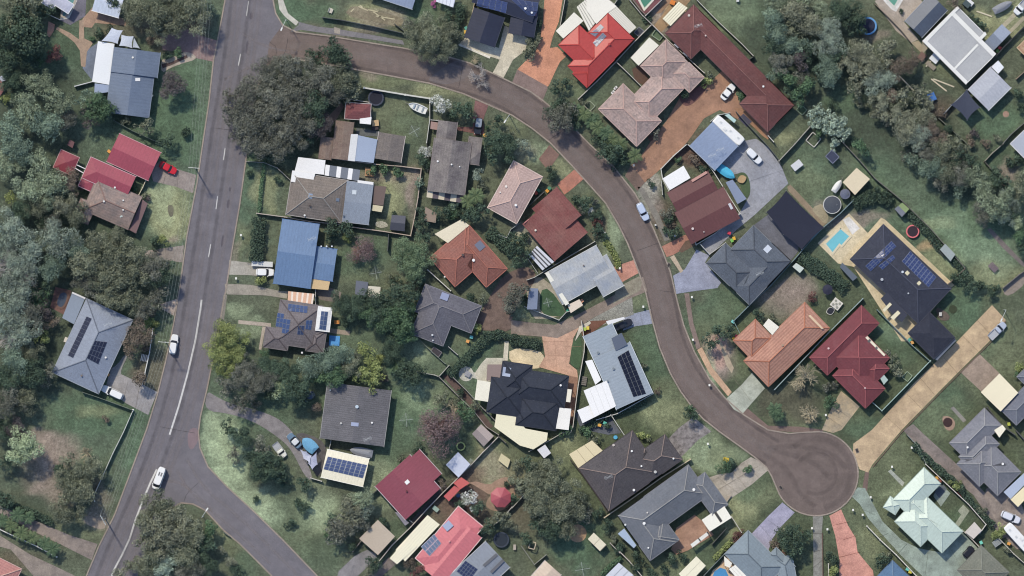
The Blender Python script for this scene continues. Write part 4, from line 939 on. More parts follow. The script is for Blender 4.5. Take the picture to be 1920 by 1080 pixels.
pave(D, [(958,600),(1005,606),(1040,609),(1080,591),(1140,560),(1206,519),(1214,546),(1180,560),(1105,600),(1082,618),(1045,634),(1000,630),(958,627)], (142,128,118), (112,102,96), scale=.3)
pave(D, [(905,578),(925,545),(945,515),(985,498),(1006,510),(1000,535),(975,560),(958,600),(958,622),(920,620),(886,618)], (116,98,90), (96,80,76), sm=1)
pave(D, [(1016,630),(1045,634),(1086,614),(1075,634),(1067,682),(1082,694),(1084,712),(1072,722),(1066,704),(1010,688),(1022,668)], (198,158,136), (180,146,124), layer=2)
pave(D, [(955,652),(1010,656),(1022,670),(1016,690),(990,692),(955,680)], (208,192,160), sm=1); pave(P_, [(1066,704),(1084,708),(1078,760),(1072,800),(1064,800),(1058,760)], (140,108,92), layer=2)
pave(D, [(1168,596),(1180,590),(1220,580),(1223,607),(1190,612),(1168,620)], (148,154,174), (136,142,160)); pave('gravel', [(1102,602),(1150,576),(1185,556),(1188,590),(1140,606),(1108,618)], (138,138,132), (112,112,106), scale=3, grain=.4)
pave('garden_bed', [(1088,616),(1105,602),(1142,600),(1110,624),(1092,630)], (106,72,60), layer=2)
pave(D, [(1172,493),(1190,487),(1197,512),(1154,536),(1140,505)], (192,140,124), (176,124,110)); pave(P_, [(1130,482),(1142,505),(1158,540),(1150,542),(1128,495)], (176,128,114)); pave('gravel', [(1155,540),(1198,518),(1205,525),(1200,545),(1150,570)], (150,146,130), (120,110,98), scale=.8)
pave(D, [(1045,345),(1077,318),(1095,335),(1068,358),(1058,365)], (184,124,106), (156,110,98)); pave(D, [(1010,298),(1030,272),(1049,290),(1028,320)], (134,104,96), (112,92,86))
pave(Q, [(987,520),(1025,520),(1058,575),(1045,598),(990,598)], (170,162,148), (130,126,110), sm=1); pave('lawn', smooth_poly([(1012,545),(1030,540),(1062,585),(1052,594),(1012,590)], 1), (58,84,60), layer=2)
pave(Q, [(902,682),(912,671),(946,671),(944,686),(914,686),(938,714),(905,716),(895,714),(890,700)], (196,192,178), layer=2); pave(Q, arc(874, 701, 14, 0, 359, 16), (180,180,172), layer=2); pave(P_, [(886,697),(900,702),(900,712),(884,708)], (180,180,172))
pave(Q, [(946,640),(954,640),(952,676),(943,676)], (200,194,178)); pave(Q, [(829,705),(842,700),(880,742),(925,800),(912,806),(890,770),(850,728)], (92,76,74))
pave(Q, [(1086,612),(1106,602),(1108,606),(1090,622),(1078,640)], (196,190,178), layer=3)
pave('lawn', smooth_poly([(1073,640),(1086,630),(1092,640),(1088,692),(1078,690),(1068,680)], 1), (62,84,58), layer=3)
pave(Q, [(1075,770),(1110,788),(1128,780),(1140,775),(1165,812),(1140,815),(1090,805)], (92,98,110), (78,82,94))
pave(Q, [(1262,1020),(1268,990),(1302,965),(1325,983),(1338,1003),(1290,1032),(1268,1040),(1258,1030)], (166,132,112), (146,112,96), layer=2)
pave(Q, [(1592,400),(1627,437),(1571,494),(1533,456)], (212,198,168), (196,184,156)); pave(Q, [(1580,412),(1592,406),(1612,428),(1598,440)], (210,208,206), layer=2)
pave(Q, [(1571,494),(1627,437),(1652,408),(1660,412),(1790,535),(1782,540),(1700,640),(1690,640),(1600,500)], (208,192,160), (194,180,150))
pave('garden_bed', smooth_poly([(1752,572),(1782,590),(1778,602),(1760,600)], 1), (100,90,84), layer=2)
pave(Q, [(1411,424),(1446,398),(1500,448),(1496,472),(1481,491),(1450,470)], (106,108,120), (92,94,106))
pave(P_, [(1476,350),(1482,346),(1550,418),(1542,425),(1478,358)], (136,122,104)); pave(Q, [(1520,390),(1545,380),(1555,405),(1548,422),(1532,405)], (150,142,120), sm=1)
pave(Q, [(1612,508),(1622,502),(1660,560),(1650,574)], (122,128,136))
pave(Q, [(1640,2),(1660,-8),(1720,-8),(1735,10),(1694,40),(1722,74),(1708,80),(1680,58)], (170,160,150), (156,146,136)); pave('pool_surround', [(1648,-8),(1698,-8),(1680,22),(1672,18)], (210,210,208), layer=2)
pave(P_, [(1868,58),(1880,44),(1920,4),(1926,10),(1884,52),(1872,66)], (164,158,138)); pave(P_, [(1888,60),(1925,24),(1928,30),(1892,66)], (160,154,134))
pave(Q, [(1708,80),(1722,76),(1735,90),(1728,100)], (150,140,120)); pave(Q, smooth_poly([(1885,536),(1925,504),(1925,530),(1893,556),(1880,550)], 1), (136,126,118)); pave(P_, [(1850,430),(1858,428),(1925,498),(1925,506),(1880,465)], (112,104,104))
pave(Q, [(1185,-6),(1245,-6),(1212,30)], (110,70,78)); pave(Q, [(1255,10),(1272,-6),(1300,-6),(1262,40),(1240,60),(1225,50)], (164,136,104), (140,116,92))
pave('garden_bed', [(1185,130),(1200,120),(1217,148),(1206,160),(1190,150)], (92,70,62)); pave(P_, [(1250,0),(1265,-4),(1240,24),(1228,26)], (150,122,100))
pave(D, [(1375,202),(1400,205),(1445,252),(1440,262),(1430,255)], (156,118,94), layer=2); pave('trailer_pad', [(1384,222),(1394,213),(1410,228),(1400,238)], (70,70,90), layer=3)
pave(P_, [(880,905),(898,915),(918,928),(930,928),(935,920),(945,905),(955,900),(950,893),(930,900),(918,910),(884,900),(872,918)], (150,124,108), sm=1); pave(Q, [(905,945),(945,900),(960,900),(968,930),(950,955),(925,960)], (142,120,104), sm=2)
pave('garden_bed', arc(1083, 1000, 17, 0, 350, 14), (172,142,114)); pave('garden_bed', smooth_poly([(1765,782),(1775,779),(1788,785),(1792,796),(1785,808),(1772,806)], 2), (160,134,118)); pave('garden_bed', arc(1777, 792, 9, 0, 350, 12), (52,34,36), layer=2)
pave('flower_bed', arc(1886, 214, 6, 0, 350, 12), (150,124,110)); pave('flower_bed', arc(1787, 580, 8, 0, 350, 12), (52,62,44))
pave(Q, [(1345,1068),(1360,1042),(1400,1080),(1395,1100),(1330,1100)], (196,166,136)); pave('lane', [(784,980),(792,965),(822,985),(810,1000)], (96,72,66)); pave(D, [(766,980),(772,975),(826,915),(832,920),(775,990)], (96,94,96))
pave('stepping_stones', smooth_poly([(703,416),(720,414),(730,424),(715,428),(704,424)], 1), (196,192,182), (120,120,100), scale=6, amt=1)
pave('garden_bed', smooth_poly([(314,386),(320,383),(326,388),(325,405),(319,408),(315,398)], 2), (108,106,90))
def joints(lines, c=(96,84,76), w=.05):
    for q_ in lines: g = G(); strip(q_, w, .03, .118, g); g.top('paving_joint', mat('paving', c, grain=.1), kind='structure')
joints([[(1725,708),(1752,740)],[(1700,738),(1730,768)],[(1768,668),(1795,700)],[(1805,630),(1835,660)],[(1660,780),(1690,806)],[(1832,600),(1862,632)]])
joints([[(1378,712),(1408,752)],[(1345,895),(1385,925)],[(1375,885),(1400,915)],[(1400,868),(1425,900)],[(1330,905),(1405,862)],[(1340,922),(1425,872)]], (130,122,112))
joints([[(1581,1012),(1606,1004)],[(1573,1045),(1612,1035)],[(1562,985),(1592,978)]], (150,90,80)); joints([[(1524,1000),(1543,1000)],[(1525,1035),(1542,1030)],[(1524,1065),(1542,1050)]], (90,88,84))
joints([[(1400,275),(1470,330)],[(1405,340),(1470,318)],[(1345,440),(1365,465)],[(1395,400),(1412,405)]], (120,124,134)); joints([[(1440,975),(1462,990)],[(1425,985),(1447,1010)],[(1180,590),(1186,612)],[(1200,586),(1205,609)]], (120,122,140))
joints([[(1640,965),(1618,955)],[(1665,1000),(1645,1008)],[(1700,1020),(1682,1040)],[(1740,1035),(1735,1075)],[(1780,1025),(1800,1060)]], (110,122,114)); joints([[(1060,650),(1090,650)][:2],[(1018,640),(1070,640)],[(1015,665),(1068,668)],[(1040,636),(1044,694)]], (160,126,106))
joints([[(310,330),(305,348)],[(335,320),(332,350)],[(240,716),(232,748)],[(262,722),(254,766)],[(310,464),(312,486)],[(1560,760),(1595,785)],[(1552,782),(1578,800)]], (110,104,100))
def pool(name, pts, c, z=.13):
    o = sheet(name, pts, mat('water', c, tuple(min(255, v+12) for v in c), rough=.15, grain=.05), z=z); return o
def pool_thing(label, pts, c, rimc=(205, 205, 200)):
    g = G(); strip(pts+[pts[0]], .5, 0, .18, g); cx = sum(p[0] for p in pts)/len(pts); cy = sum(p[1] for p in pts)/len(pts)
    t = T('swimming_pool', label, 'swimming pool', cx, cy); g.part(t, 'coping', mat('concrete', rimc, grain=.08))
    g = G(); g.prism([W(*p)[:2] for p in pts], .02, .16); g.part(t, 'water', mat('water', c, tuple(min(255, v+16) for v in c), rough=.12, grain=.06))
pool_thing('turquoise rectangular pool with a cream paved surround beside the black roofed house', [(1576,427),(1595,443),(1578,462),(1574,459),(1561,476),(1546,457)], (112,188,204), (216,206,180))
pool_thing('green swimming pool cut by the top frame edge above the dark blue gabled roof', [(1655,-8),(1690,-8),(1677,14)], (92,150,132))
pool_thing('teal pool behind the white sheds in the top left corner', [(124,-6),(144,-6),(134,18),(122,32),(115,32)], (92,140,142), (176,168,158))
pool_thing('dark green covered pool above the red roofed house, in the top frame edge', [(1194,-8),(1232,-8),(1208,18)], (72,128,108), (216,216,205))
pool_thing('bright blue oval pool at the bottom edge beside the grey blue hip roof', [(1334+0,1080),(1338,1070),(1350,1062),(1362,1066),(1368,1080),(1366,1096),(1336,1096)], (72,140,196), (206,180,150))
pool_thing('dark spa pool in a brown deck behind the slate roofed house', smooth_poly([(113,544),(131,550),(119,581),(102,572)], 2), (66,76,94), (110,86,80))
# ================================================================ houses and sheds
pave('spa_deck', [(104,538),(134,545),(123,592),(94,576)], (112,84,80))
def tile(c, c2=None, amt=.7, rib=.5, grain=.2, scale=.55): return mat('tile', c, c2, amt=amt, rough=.85, rib=rib, grain=grain, scale=scale)
def metal(c, c2=None, rib=.35, grain=.08, scale=.2, amt=.5): return mat('metal', c, c2, amt=amt, rough=.45, rib=rib, grain=grain, scale=scale)
GR = 'houses on the estate'
WH = (238, 238, 240); CR = (240, 234, 208)
h = House('house', 'steel blue metal roofed house beside the white shade sails at top left', 'house', [(216,89,302,100,47,'ghgh',3.1,.2), (213,134,290,143,79,'ghgh',2.8,.2)], metal((100,114,138),(116,130,152)), gutter=(120,132,150))
h.patio([(185,78),(216,83),(208,160),(174,154)], (232,236,242), n=0, z=2.6); h.patio([(179,157),(208,160),(206,173),(178,177)], (150,165,195), z=2.4); h.skylight(260,150,9,6,0,WH); h.vent(251,109,r=.25); h.vent(287,180,(110,120,130))
for k in range(6):
    pass
shade_sail('shade_sail', 'white triangular topped shade sail leaning on the steel blue roofed house, leftmost of its pair', [(211,53),(232,58),(222,83),(192,78)], (196,204,222), cat='shade sail')
shade_sail('shade_sail', 'pale shade sail above the steel blue roof, right of its larger neighbour', [(229,66),(252,69),(249,91),(225,87)], (198,206,222))
shade_sail('shade_sail', 'narrow grey white triangular shade sail touching the steel blue roof', [(252,70),(264,92),(250,90)], (176,186,202))
House('house', 'pale lilac roofed building partly under trees at the top left edge', 'house', [(92,24,112,37,60,'hggg',2.6,.1)][:0] or [(100,-25,120,-12,38,'ghgh',2.6,.15), (92,2,103,-14,44,'hhhh',2.6,.1)], metal((182,186,208)), gutter=(225,228,232))
h = House('outbuilding', 'white corrugated building under trees, above the brown paved patio', 'outbuilding', [(186,-24,236,-10,46,'hghg',2.6,.12)], metal((196,206,226)), gutter=(235,235,235))
# red complex
House('garage', 'long raspberry red metal gabled garage beside the parked red car', 'garage', [(225,251,303,287,57,'hghg',2.6,.27)], metal((164,78,94),(146,68,84)), gutter=(196,150,160))
h = House('house', 'old mottled pink brown tiled house between the red garage and the gum trees', 'house', [(183,333,268,370,66,'hghh',2.7,.38), (153,372,182,384,40,'hhhh',2.7,.38)], tile((156,136,130),(120,112,112),amt=1,scale=.7), cap=(140,112,106), gutter=(120,105,105))
h.patio([(268,374),(278,382),(256,438),(243,431)], (112,88,92), z=2.3); h.vent(217,352).vent(197,378).vent(233,376,r=.2).vent(233,394,r=.2); h.skylight(229,406,5,3,-20,(210,220,215))
House('house', 'raspberry red hipped metal roof joined to the mottled tiled house', 'house', [(172,295,256,332,42,'hghh',2.8,.25), (159,330,180,338,22,'hhhh',2.5,.2)], metal((160,76,92),(142,66,84)), gutter=(205,170,178))
House('outbuilding', 'small raspberry red pyramid roofed outbuilding left of the red garage', 'outbuilding', [(116,281,150,296,36,'hhhh',2.6,.3)], metal((140,62,76),(120,56,66)), gutter=(180,150,150))
carport('garden_shed', 'tiny brown roofed shed above the small red pyramid roof', 'shed', [(127,272),(132,262),(141,267),(137,278)], (104,70,74), wall=(110,90,90), z=2)
g = T('pergola', 'pair of white pergola beams between the two red roofs', 'pergola', 153, 314)
for (a, b) in (((144,309),(161,317)),((141,315),(158,325))): G().tube(W(*a,2.4), W(*b,2.4), .12).part(g, 'beam', PAINT(WH)); G().tube(W(*a), W(*a,2.4), .07).part(g, 'post', PAINT(WH))
# slate
h = House('house', 'pale slate blue hipped house with two black solar arrays on the left', 'house', [(164,560,250,600,152,'hhhh',2.7,.3), (230,640,205,700,20,'hggg',2.55,.1)][:1], metal((128,138,158),(140,150,168),rib=.12,grain=.14), cap=(104,112,128), gutter=(150,158,170))
h.patio([(137,548),(161,559),(140,608),(118,596)], (134,146,164), z=2.5); h.panels([(164,593),(174,597),(139,671),(129,666)], 2, 10, (36,42,64), (60,66,90)); h.panels([(179,638),(203,641),(186,683),(165,671)], 4, 4, (36,42,64), (84,90,110)); h.vent(200,670).vent(155,704,(120,110,105)); h.antenna(205,608)
h.patio([(137,547),(162,558),(161,561),(136,550)], (225,225,228), z=2.7, posts=False, name='parapet')
# D
h = House('house', 'brown grey hip tiled house with white patio roofs beside the flat grey extension', 'house', [(549,323,653,339,80,'hhhh',2.8,.38)], tile((128,118,112),(108,102,100)), cap=(150,145,142), gutter=(170,165,162))
h.patio([(560,295),(611,301),(608,328),(553,322)], WH, z=2.9); h.patio([(549,320),(592,326),(586,346),(546,341)], WH, z=3.05); h.patio([(611,309),(676,319),(673,340),(609,329)], WH, n=3, c2=(112,118,130), gap=.62, z=2.7, posts=False)
h.skylight(583,368,8,9,8,(130,150,180)); h.skylight(634,375,6,6,8,(118,130,150)); h.vent(582,386,(70,60,60)); h.vent(572,404)
House('house', 'smooth blue grey low roofed extension on the right of the hip tiled house', 'extension', [(651,340,701,346,76,'hghg',3.05,.06)], metal((128,138,154),rib=.05,grain=.14), gutter=(150,155,165)).skylight(665,361,8,8,3,(196,205,215)).vent(645,405,(90,100,115))
carport('carport', 'brown stained lean-to with a cream end beside the blue grey extension', 'carport', [(700,348),(725,350),(719,386),(699,383)], (104,88,84), z=2.4); carport('carport', 'cream sheeted small roof at the foot of the brown lean-to', 'carport', [(699,384),(719,387),(716,398),(697,395)], (206,196,166), z=2.35)
carport('deck_roof', 'white gutter like strip roof above the blue grey extension', 'awning', [(671,338),(701,342),(700,347),(671,343)], (230,230,232), z=2.95); 
g = T('pallet_deck', 'orange tan square timber deck between white pergola and long fence', 'deck', 694, 323); patio_geo(g, [(685,314),(703,316),(702,331),(684,330)], (176,138,106), .4, 7, (140,108,84), .15, 'deck_board', .08)
carport('garden_shed', 'dark slate square shed in the fenced dry lawn corner', 'shed', [(735,403),(761,405),(759,434),(731,431)], (82,84,96), wall=(150,150,150), gable=True, c3=(66,70,84), z=2.3)
# E
House('house', 'tan and reddish old tiled house half under the huge dark tree', 'house', [(631,226,664,230,72,'ghgh',2.8,.15), (603,256,626,259,42,'ghgh',2.5,.2)], tile((130,114,104),(114,94,88),amt=1,rib=.3), gutter=(100,86,80))
House('house', 'faded dark red tiled roof at the right edge of the huge dark tree', 'house', [(649,193,696,196,30,'hhhh',2.6,.3)], tile((122,70,74),(108,64,68)), gutter=(190,180,180)).patio([(675,223),(697,220),(696,234),(675,232)], WH, z=2.7)
carport('carport', 'long white strip carport roof between tan tiles and pale blue sheet roof', 'carport', [(657,252),(672,252),(666,303),(650,301)], (214,216,220), z=2.7); carport('carport', 'pale blue grey sheet roof between white strip and brown gabled roof', 'carport', [(672,254),(708,262),(701,306),(666,302)], (152,166,192), z=2.6)
House('outbuilding', 'brown grey weathered gabled outbuilding right of pale blue sheet roof', 'outbuilding', [(711,248,760,256,50,'ghgh',2.5,.2)], tile((104,98,98),(122,114,110),amt=1,rib=.2), gutter=(190,182,178))
g = T('timber_crate', 'cream timber pallet box beside the faded red roof', 'crate', 704, 232); G().box(*W(704,231)[:2], 0, .9, 1.6, 1.4, .1).part(g, 'box', mat('timber', (196,166,128), grain=.2)); G().box(*W(703,240)[:2], 0, .6, 1.6, .9, .1).part(g, 'lid', mat('timber', (66,56,60)))
# F
h = House('house', 'dark brown grey weathered tiled house beside the red brick driveway', 'house', [(815,259,884,268,100,'ghgh',3.0,.3), (823,226,858,230,60,'ghgh',2.8,.3), (880,257,905,260,50,'hghh',2.5,.3)], tile((98,92,96),(134,128,126),amt=1,scale=.35,rib=.35), gutter=(130,120,120))
h.vent(821,303,WH); h.vent(847,309,WH,.2).vent(862,313,WH,.15); h.patio([(801,358),(868,367),(866,381),(800,370)], (206,196,176), n=3, c2=(92,84,92), gap=.5, z=2.4, posts=False)
carport('pergola', 'brown and cream square framed planter beside tiled house top left corner', 'pergola', [(808,228),(821,230),(820,244),(807,242)], (158,130,124), z=1.6); carport('garden_shed', 'faded tan small roof among bushes below the dark tiled house', 'shed', [(798,388),(819,400),(817,418),(795,414)], (142,126,114), wall=(120,110,100), z=2.1)
# G
h = House('house', 'bright steel blue metal roofed house with a lower right wing', 'house', [(530,411,600,421,121,'hghg',2.9,.14), (594,463,633,467,60,'hghg',2.5,.1)], metal((103,130,168),(98,124,162)), gutter=(86,116,160)); h.patio([(584,524),(621,520),(616,544),(581,541)], (206,178,136), z=2.3); h.antenna(586,448); 
for k in range(3): h.vent(603+10*k,462,(215,220,230),.2)
# H
h = House('house', 'brown grey hipped house with five solar groups and a white hipped room', 'house', [(527,562,606,574,82,'hhhh',2.7,.36), (500,612,545,620,38,'hhhh',2.6,.36), (580,616,613,620,42,'hhhh',2.6,.36)], tile((116,110,114),(100,94,100)), cap=(88,80,84), gutter=(120,115,118))
h.w += []; h.patio([(541,546),(590,551),(587,570),(540,565)], (222,178,150), n=5, c2=(238,222,208), gap=.4, z=2.5)
h.panels([(541,569),(578,574),(577,587),(540,583)], 5, 2, (56,76,120)); h.panels([(521,586),(534,588),(530,614),(517,612)], 2, 3, (56,76,120)); h.panels([(532,597),(546,599),(542,627),(529,624)], 2, 3, (56,76,120)); h.panels([(560,610),(572,610),(570,628),(558,627)], 2, 2, (52,64,96)); h.panels([(575,600),(587,600),(584,619),(573,617)], 2, 2, (58,78,120)); h.vent(567,661)
h = House('outbuilding', 'white hipped sunroom carrying its own narrow solar array', 'sunroom', [(598,575,623,578,44,'hhhh',3.3,.2)], metal((226,228,230),rib=.2), gutter=(245,245,245)); h.panels([(603,583),(616,584),(612,619),(599,617)], 2, 4, (62,80,116))
# I
h = House('house', 'large dark grey corrugated roofed house near the cream solar garage', 'house', [(615,716,734,732,106,'ghgh',2.9,.08)], mat('corrugated',(96,96,103),(116,114,121),rough=.6,rib=1.1,grain=.22,scale=.3), gutter=(150,150,150))
h.skylight(666,795,14,7,5,(160,170,200)); h.vent(670,762,(190,205,220),.4).vent(698,792,WH).vent(640,793,(190,190,190),.25).vent(592+28,731,(190,195,200),.2); h.antenna(690,822)
h = House('garage', 'cream metal garage with a wide solar array beside the shrouded boat', 'garage', [(614,842,693,860,53,'hghg',2.7,.12)], metal((240,234,212),rib=.25,grain=.05), gutter=(248,246,238)); h.panels([(615,855),(689,871),(681,896),(607,879)], 8, 4, (70,84,124), (150,160,180))
# J
h = House('house', 'dark raspberry metal roofed house below the big twiggy bare tree', 'house', [(769,852,826,915,88,'hghg',2.8,.2), (784,845,831,885,30,'hggg',2.6,.12)], metal((140,72,86),(126,66,80)), gutter=(196,186,190)); h.skylight(764,903,8,7,-40,WH); h.vent(763,920,(96,50,56),.25)
h.patio([(741,960),(747,959),(767,980),(760,985)], (132,128,138), z=2.3)
carport('carport', 'square tan double carport at the end of a short grey drive', 'carport', [(709,974),(741,1005),(709,1040),(674,1009)], (186,172,156), z=2.7)
# L
h = House('house', 'salmon pink metal roofed house with solar panels and cream patio', 'house', [(790,1062,863,974,52,'hghg',2.8,.2), (780,1046,859,948,60,'hhhh',2.85,.16)], metal((208,118,126),(196,112,120)), gutter=(238,220,216)); h.panels([(814,1000),(828,1018),(806,1042),(789,1024)], 2, 5, (96,112,140), (176,176,196), ); h.skylight(840,985,16,14,-42,(150,160,190),'solar_heater',.3); h.vent(843,1014,(216,150,150))
h.patio([(802,965),(825,983),(760,1052),(742,1030)], CR, n=6, c2=(206,202,184), gap=.06, z=2.6); h.patio([(762,1010),(782,1024),(745,1057),(731,1046)], CR, z=2.75, n=5, c2=(206,202,184), gap=.06)
h = House('house', 'blue grey ribbed metal roof with two dark strips at the bottom edge', 'house', [(905,1020,913,1013,8,'hhhh')][:0] + [(838,1082,911,1014,66,'hghg',2.8,.12), (912,1016,962,1058,40,'hhhh',2.7,.1)][:1], metal((132,140,154),(122,130,146)), gutter=(190,192,196))
h.panels([(873,1050),(896,1066),(880,1088),(856,1070)], 5, 4, (36,48,86), (100,110,130)); 
for q in ([(905,1058),(930,1036),(934,1040),(909,1062)],[(919,1070),(942,1047),(946,1051),(923,1074)]): h.patio(q, (96,98,106), z=3.35, th=.05, posts=False, name='roof_strip')
carport('garden_shed', 'white small square shed among bare twigs, above the red pergola', 'shed', [(859,847),(882,870),(860,895),(836,871)], (196,202,222), wall=(190,190,195), z=2.3)
carport('pergola', 'coral red narrow pergola roof between the white shed and raspberry roof', 'pergola', [(842,939),(832,930),(852,910),(863,917)], (190,92,92), z=2.3); carport('pergola', 'coral red square pergola roof touching the narrow red one', 'pergola', [(863,917),(850,905),(865,894),(881,905)], (194,94,92), z=2.5)
t = T('gazebo', 'octagonal faded red gazebo roof in the paved garden', 'gazebo', 939, 932); X, Y, _ = W(939,932)
v = [(X+2.5*math.cos(R_(22.5+45*k)), Y+2.5*math.sin(R_(22.5+45*k)), 2.3) for k in range(8)] + [(X, Y, 3.4)]; t.part('roof', v, [(k, (k+1) % 8, 8) for k in range(8)], metal((166,80,92),(182,98,106)))
for k in range(8): G().tube((X+2.3*math.cos(R_(22.5+45*k)), Y+2.3*math.sin(R_(22.5+45*k)), 0), (X+2.3*math.cos(R_(22.5+45*k)), Y+2.3*math.sin(R_(22.5+45*k)), 2.35), .07).part(t, 'post', PAINT((170,140,130)))
carport('garden_shed', 'grey beige gabled shed right of the big twiggy bare tree', 'shed', [(902,795),(926,817),(907,837),(885,813)], (168,156,154), wall=(150,146,142), gable=True, c3=(150,140,140), z=2.3)
g = T('table', 'small cream rectangular table top on the dry lawn', 'table', 947, 864); patio_geo(g, [(940,850),(957,862),(952,877),(934,863)], (206,196,160), .75, 0, 0, 0, 'table_top', .06)
# O
h = House('house', 'mauve slate grey hip roof beside the brown gravel court', 'house', [(798,533,903,574,54,'hhhh',2.7,.36), (777,627,800,533,64,'hhhh',2.7,.36)], tile((100,100,112),(90,90,102),rib=.3), cap=(122,120,128), gutter=(130,130,140)); h.skylight(834,556,15,13,20,(136,146,180),'solar_heater',.25); h.vent(811,628,(200,205,215),.25).vent(812,638,(190,195,205),.2)
# P
h = House('house', 'terracotta orange tiled house with a cream patio at its upper left', 'house', [(880,423,951,504,52,'hhhh',2.8,.38), (874,424,921,478,90,'hhhh',2.8,.38)], tile((144,92,82),(132,88,82)), cap=(168,106,92), gutter=(180,110,95))
h.patio([(866,411),(880,423),(840,456),(815,439)], (226,216,192), n=1, c2=None, gap=0, z=2.9); h.skylight(900,461,14,16,-40,(108,114,134)); h.vent(868,478,(80,70,70),.3).vent(888,488,WH,.35).vent(834,519,(220,215,210),.2)
# Q
h = House('house', 'pale pink tiled house with cream ridges beside the road', 'house', [(963,302,1017,332,100,'hhhh',2.8,.36)], tile((188,162,158),(172,150,146),scale=.2), cap=(208,178,170), gutter=(222,206,198)); h.vent(949,350,(230,220,215),.3).vent(938,361,(230,220,215),.2).vent(967,385,WH,.3)
# R
h = House('house', 'dark red worn tiled house with a white striped pergola', 'house', [(980,420,1041,367,92,'ghgh',2.8,.3), (998,391,1043,351,70,'ghgh',3.1,.3)], tile((122,68,68),(138,96,90),amt=.8,scale=.3,rib=.4), gutter=(110,62,62)); h.patio([(1007,461),(1039,491),(1017,507),(991,477)], (206,210,222), n=0, z=2.5); h.vent(1004,432,(220,215,205),.25); h.patio([(981,419),(1017,388),(1022,386),(984,419)], (176,116,112), z=3.2, posts=False, name='parapet')
g_ = T('pergola', 'dark slats over the white pergola of the dark red tiled house', 'pergola', 1014, 484)
for k in (.25, .5, .75):
    a = (1007*(1-k)+991*k, 461*(1-k)+477*k); b = (1039*(1-k)+1017*k, 491*(1-k)+507*k); G().tube(W(*a,2.72), W(*b,2.72), .16, n=4).part(g_, 'beam', PAINT((96,96,100)))
# S
h = House('house', 'weathered pale blue grey metal roofed house left of the curved hedge', 'house', [(1022,513,1118,460,66,'hghg',2.9,.12), (1098,498,1138,478,66,'hghg',2.75,.12)], metal((150,158,172),(172,174,176),rib=.1,grain=.12,scale=.35,amt=.9), gutter=(206,208,206)); h.patio([(1022,513),(1028,510),(1067,569),(1060,573)], (226,224,214), z=3.05, posts=False, name='parapet'); h.patio([(1064,572),(1086,561),(1093,572),(1070,587)], (220,206,190), z=2.3); h.vent(1094,498,(110,100,100),.2)
carport('garden_shed', 'blue grey narrow shed roof left of the clothes hoist lawn', 'shed', [(992,540),(1009,541),(1007,580),(988,580)], (118,130,156), wall=(150,150,150), z=2.3)
# T
h = House('house', 'bright scarlet metal roofed house with cream striped patio covers', 'house', [(1139,25,1189,74,52,'hhhh',2.8,.36), (1085,47,1147,109,53,'hhhh',2.8,.36), (1099,113,1126,139,36,'hhhh',2.75,.36), (1152,60,1187,76,121,'gggg',0,.0)][:3] + [(1128,64,1176,87,70,'hhhh',2.8,.36)][:0] + [(1150,38,1188,76,121,'hhhh',2.8,.36)], metal((180,68,66),(170,72,70),rib=.15), cap=(180,66,64), gutter=(180,60,60))
h.panels([(1126,46),(1132,52),(1116,70),(1106,64)], 3, 2, (120,128,148), (180,180,190)); h.panels([(1130,62),(1137,69),(1118,89),(1111,81)], 2, 4, (120,128,148), (180,180,190)); h.vent(1142,84,(170,60,60),.3)
h.patio([(1100,-8),(1130,-8),(1156,13),(1139,25),(1118,46),(1099,20)], (236,232,222), z=2.9, posts=True); h.patio([(1081,14),(1100,-2),(1127,30),(1104,59)], (232,228,216), z=2.85, n=6, c2=(84,82,80), gap=.16) 
h.patio([(1042,59),(1076,24),(1094,40),(1056,73)], (236,232,220), z=2.9); h.patio([(1140,25),(1156,13),(1193,52),(1180,64)], (232,228,216), n=9, c2=(84,82,80), gap=.2, z=2.8)
# U
h = House('house', 'faded pink lichen speckled tiled L shaped house', 'house', [(1248,76,1290,117,68,'hhhh',2.8,.36), (1283,111,1318,147,38,'hhhh',2.8,.36), (1240,126,1281,167,92,'hhhh',2.8,.36), (1168,157,1237,226,66,'hhhh',2.8,.36)], tile((182,158,152),(146,132,130),amt=.9,scale=.9,rib=.5,grain=.3), cap=(192,160,152), gutter=(196,170,162))
h.patio([(1217,71),(1235,86),(1197,124),(1182,109)], (232,228,214), z=2.8)
for (x, y) in ((1154,165),(1149,173)): 
    g = T('air_conditioner', 'white box unit left of the pink tiled house, ' + ('upper' if y < 170 else 'lower') + ' of the pair', 'air conditioner', x, y); X, Y, _ = W(x, y); G().box(X, Y, 0, .9, .9, .5, .8).part(g, 'case', PAINT(WH)); G().cyl(X, Y, .9, .94, .2, 14).part(g, 'fan_grille', PAINT((120,120,125)))
# V
h = House('house', 'very long maroon brown tiled house running diagonally from the top edge', 'house', [(1300,10,1348,58,75,'hhhh',2.8,.38), (1310,20,1489,197,50,'hhhh',2.8,.38), (1437,144,1489,197,72,'hhhh',2.8,.38)], tile((108,66,66),(94,60,62),rib=.35), cap=(128,88,86), gutter=(84,60,62))
h.vent(1322,68,(216,200,196),.2).vent(1291,30,(200,190,185),.3).vent(1430,163,WH,.25).vent(1308,48,(190,170,165),.2); h.patio([(1272,4),(1289,16),(1257,50),(1242,36)], CR, n=5, c2=(120,110,100), gap=.12, z=2.6); h.antenna(1308,50)
for (x, y, w_) in ((1270,85,'upper'),(1287,101,'lower')): carport('awning', w_+' small pale lilac awning between pink and maroon tiled houses', 'awning', [(x-7,y-1),(x-1,y-6),(x+7,y+2),(x+1,y+6)], (206,206,220), z=2.2)
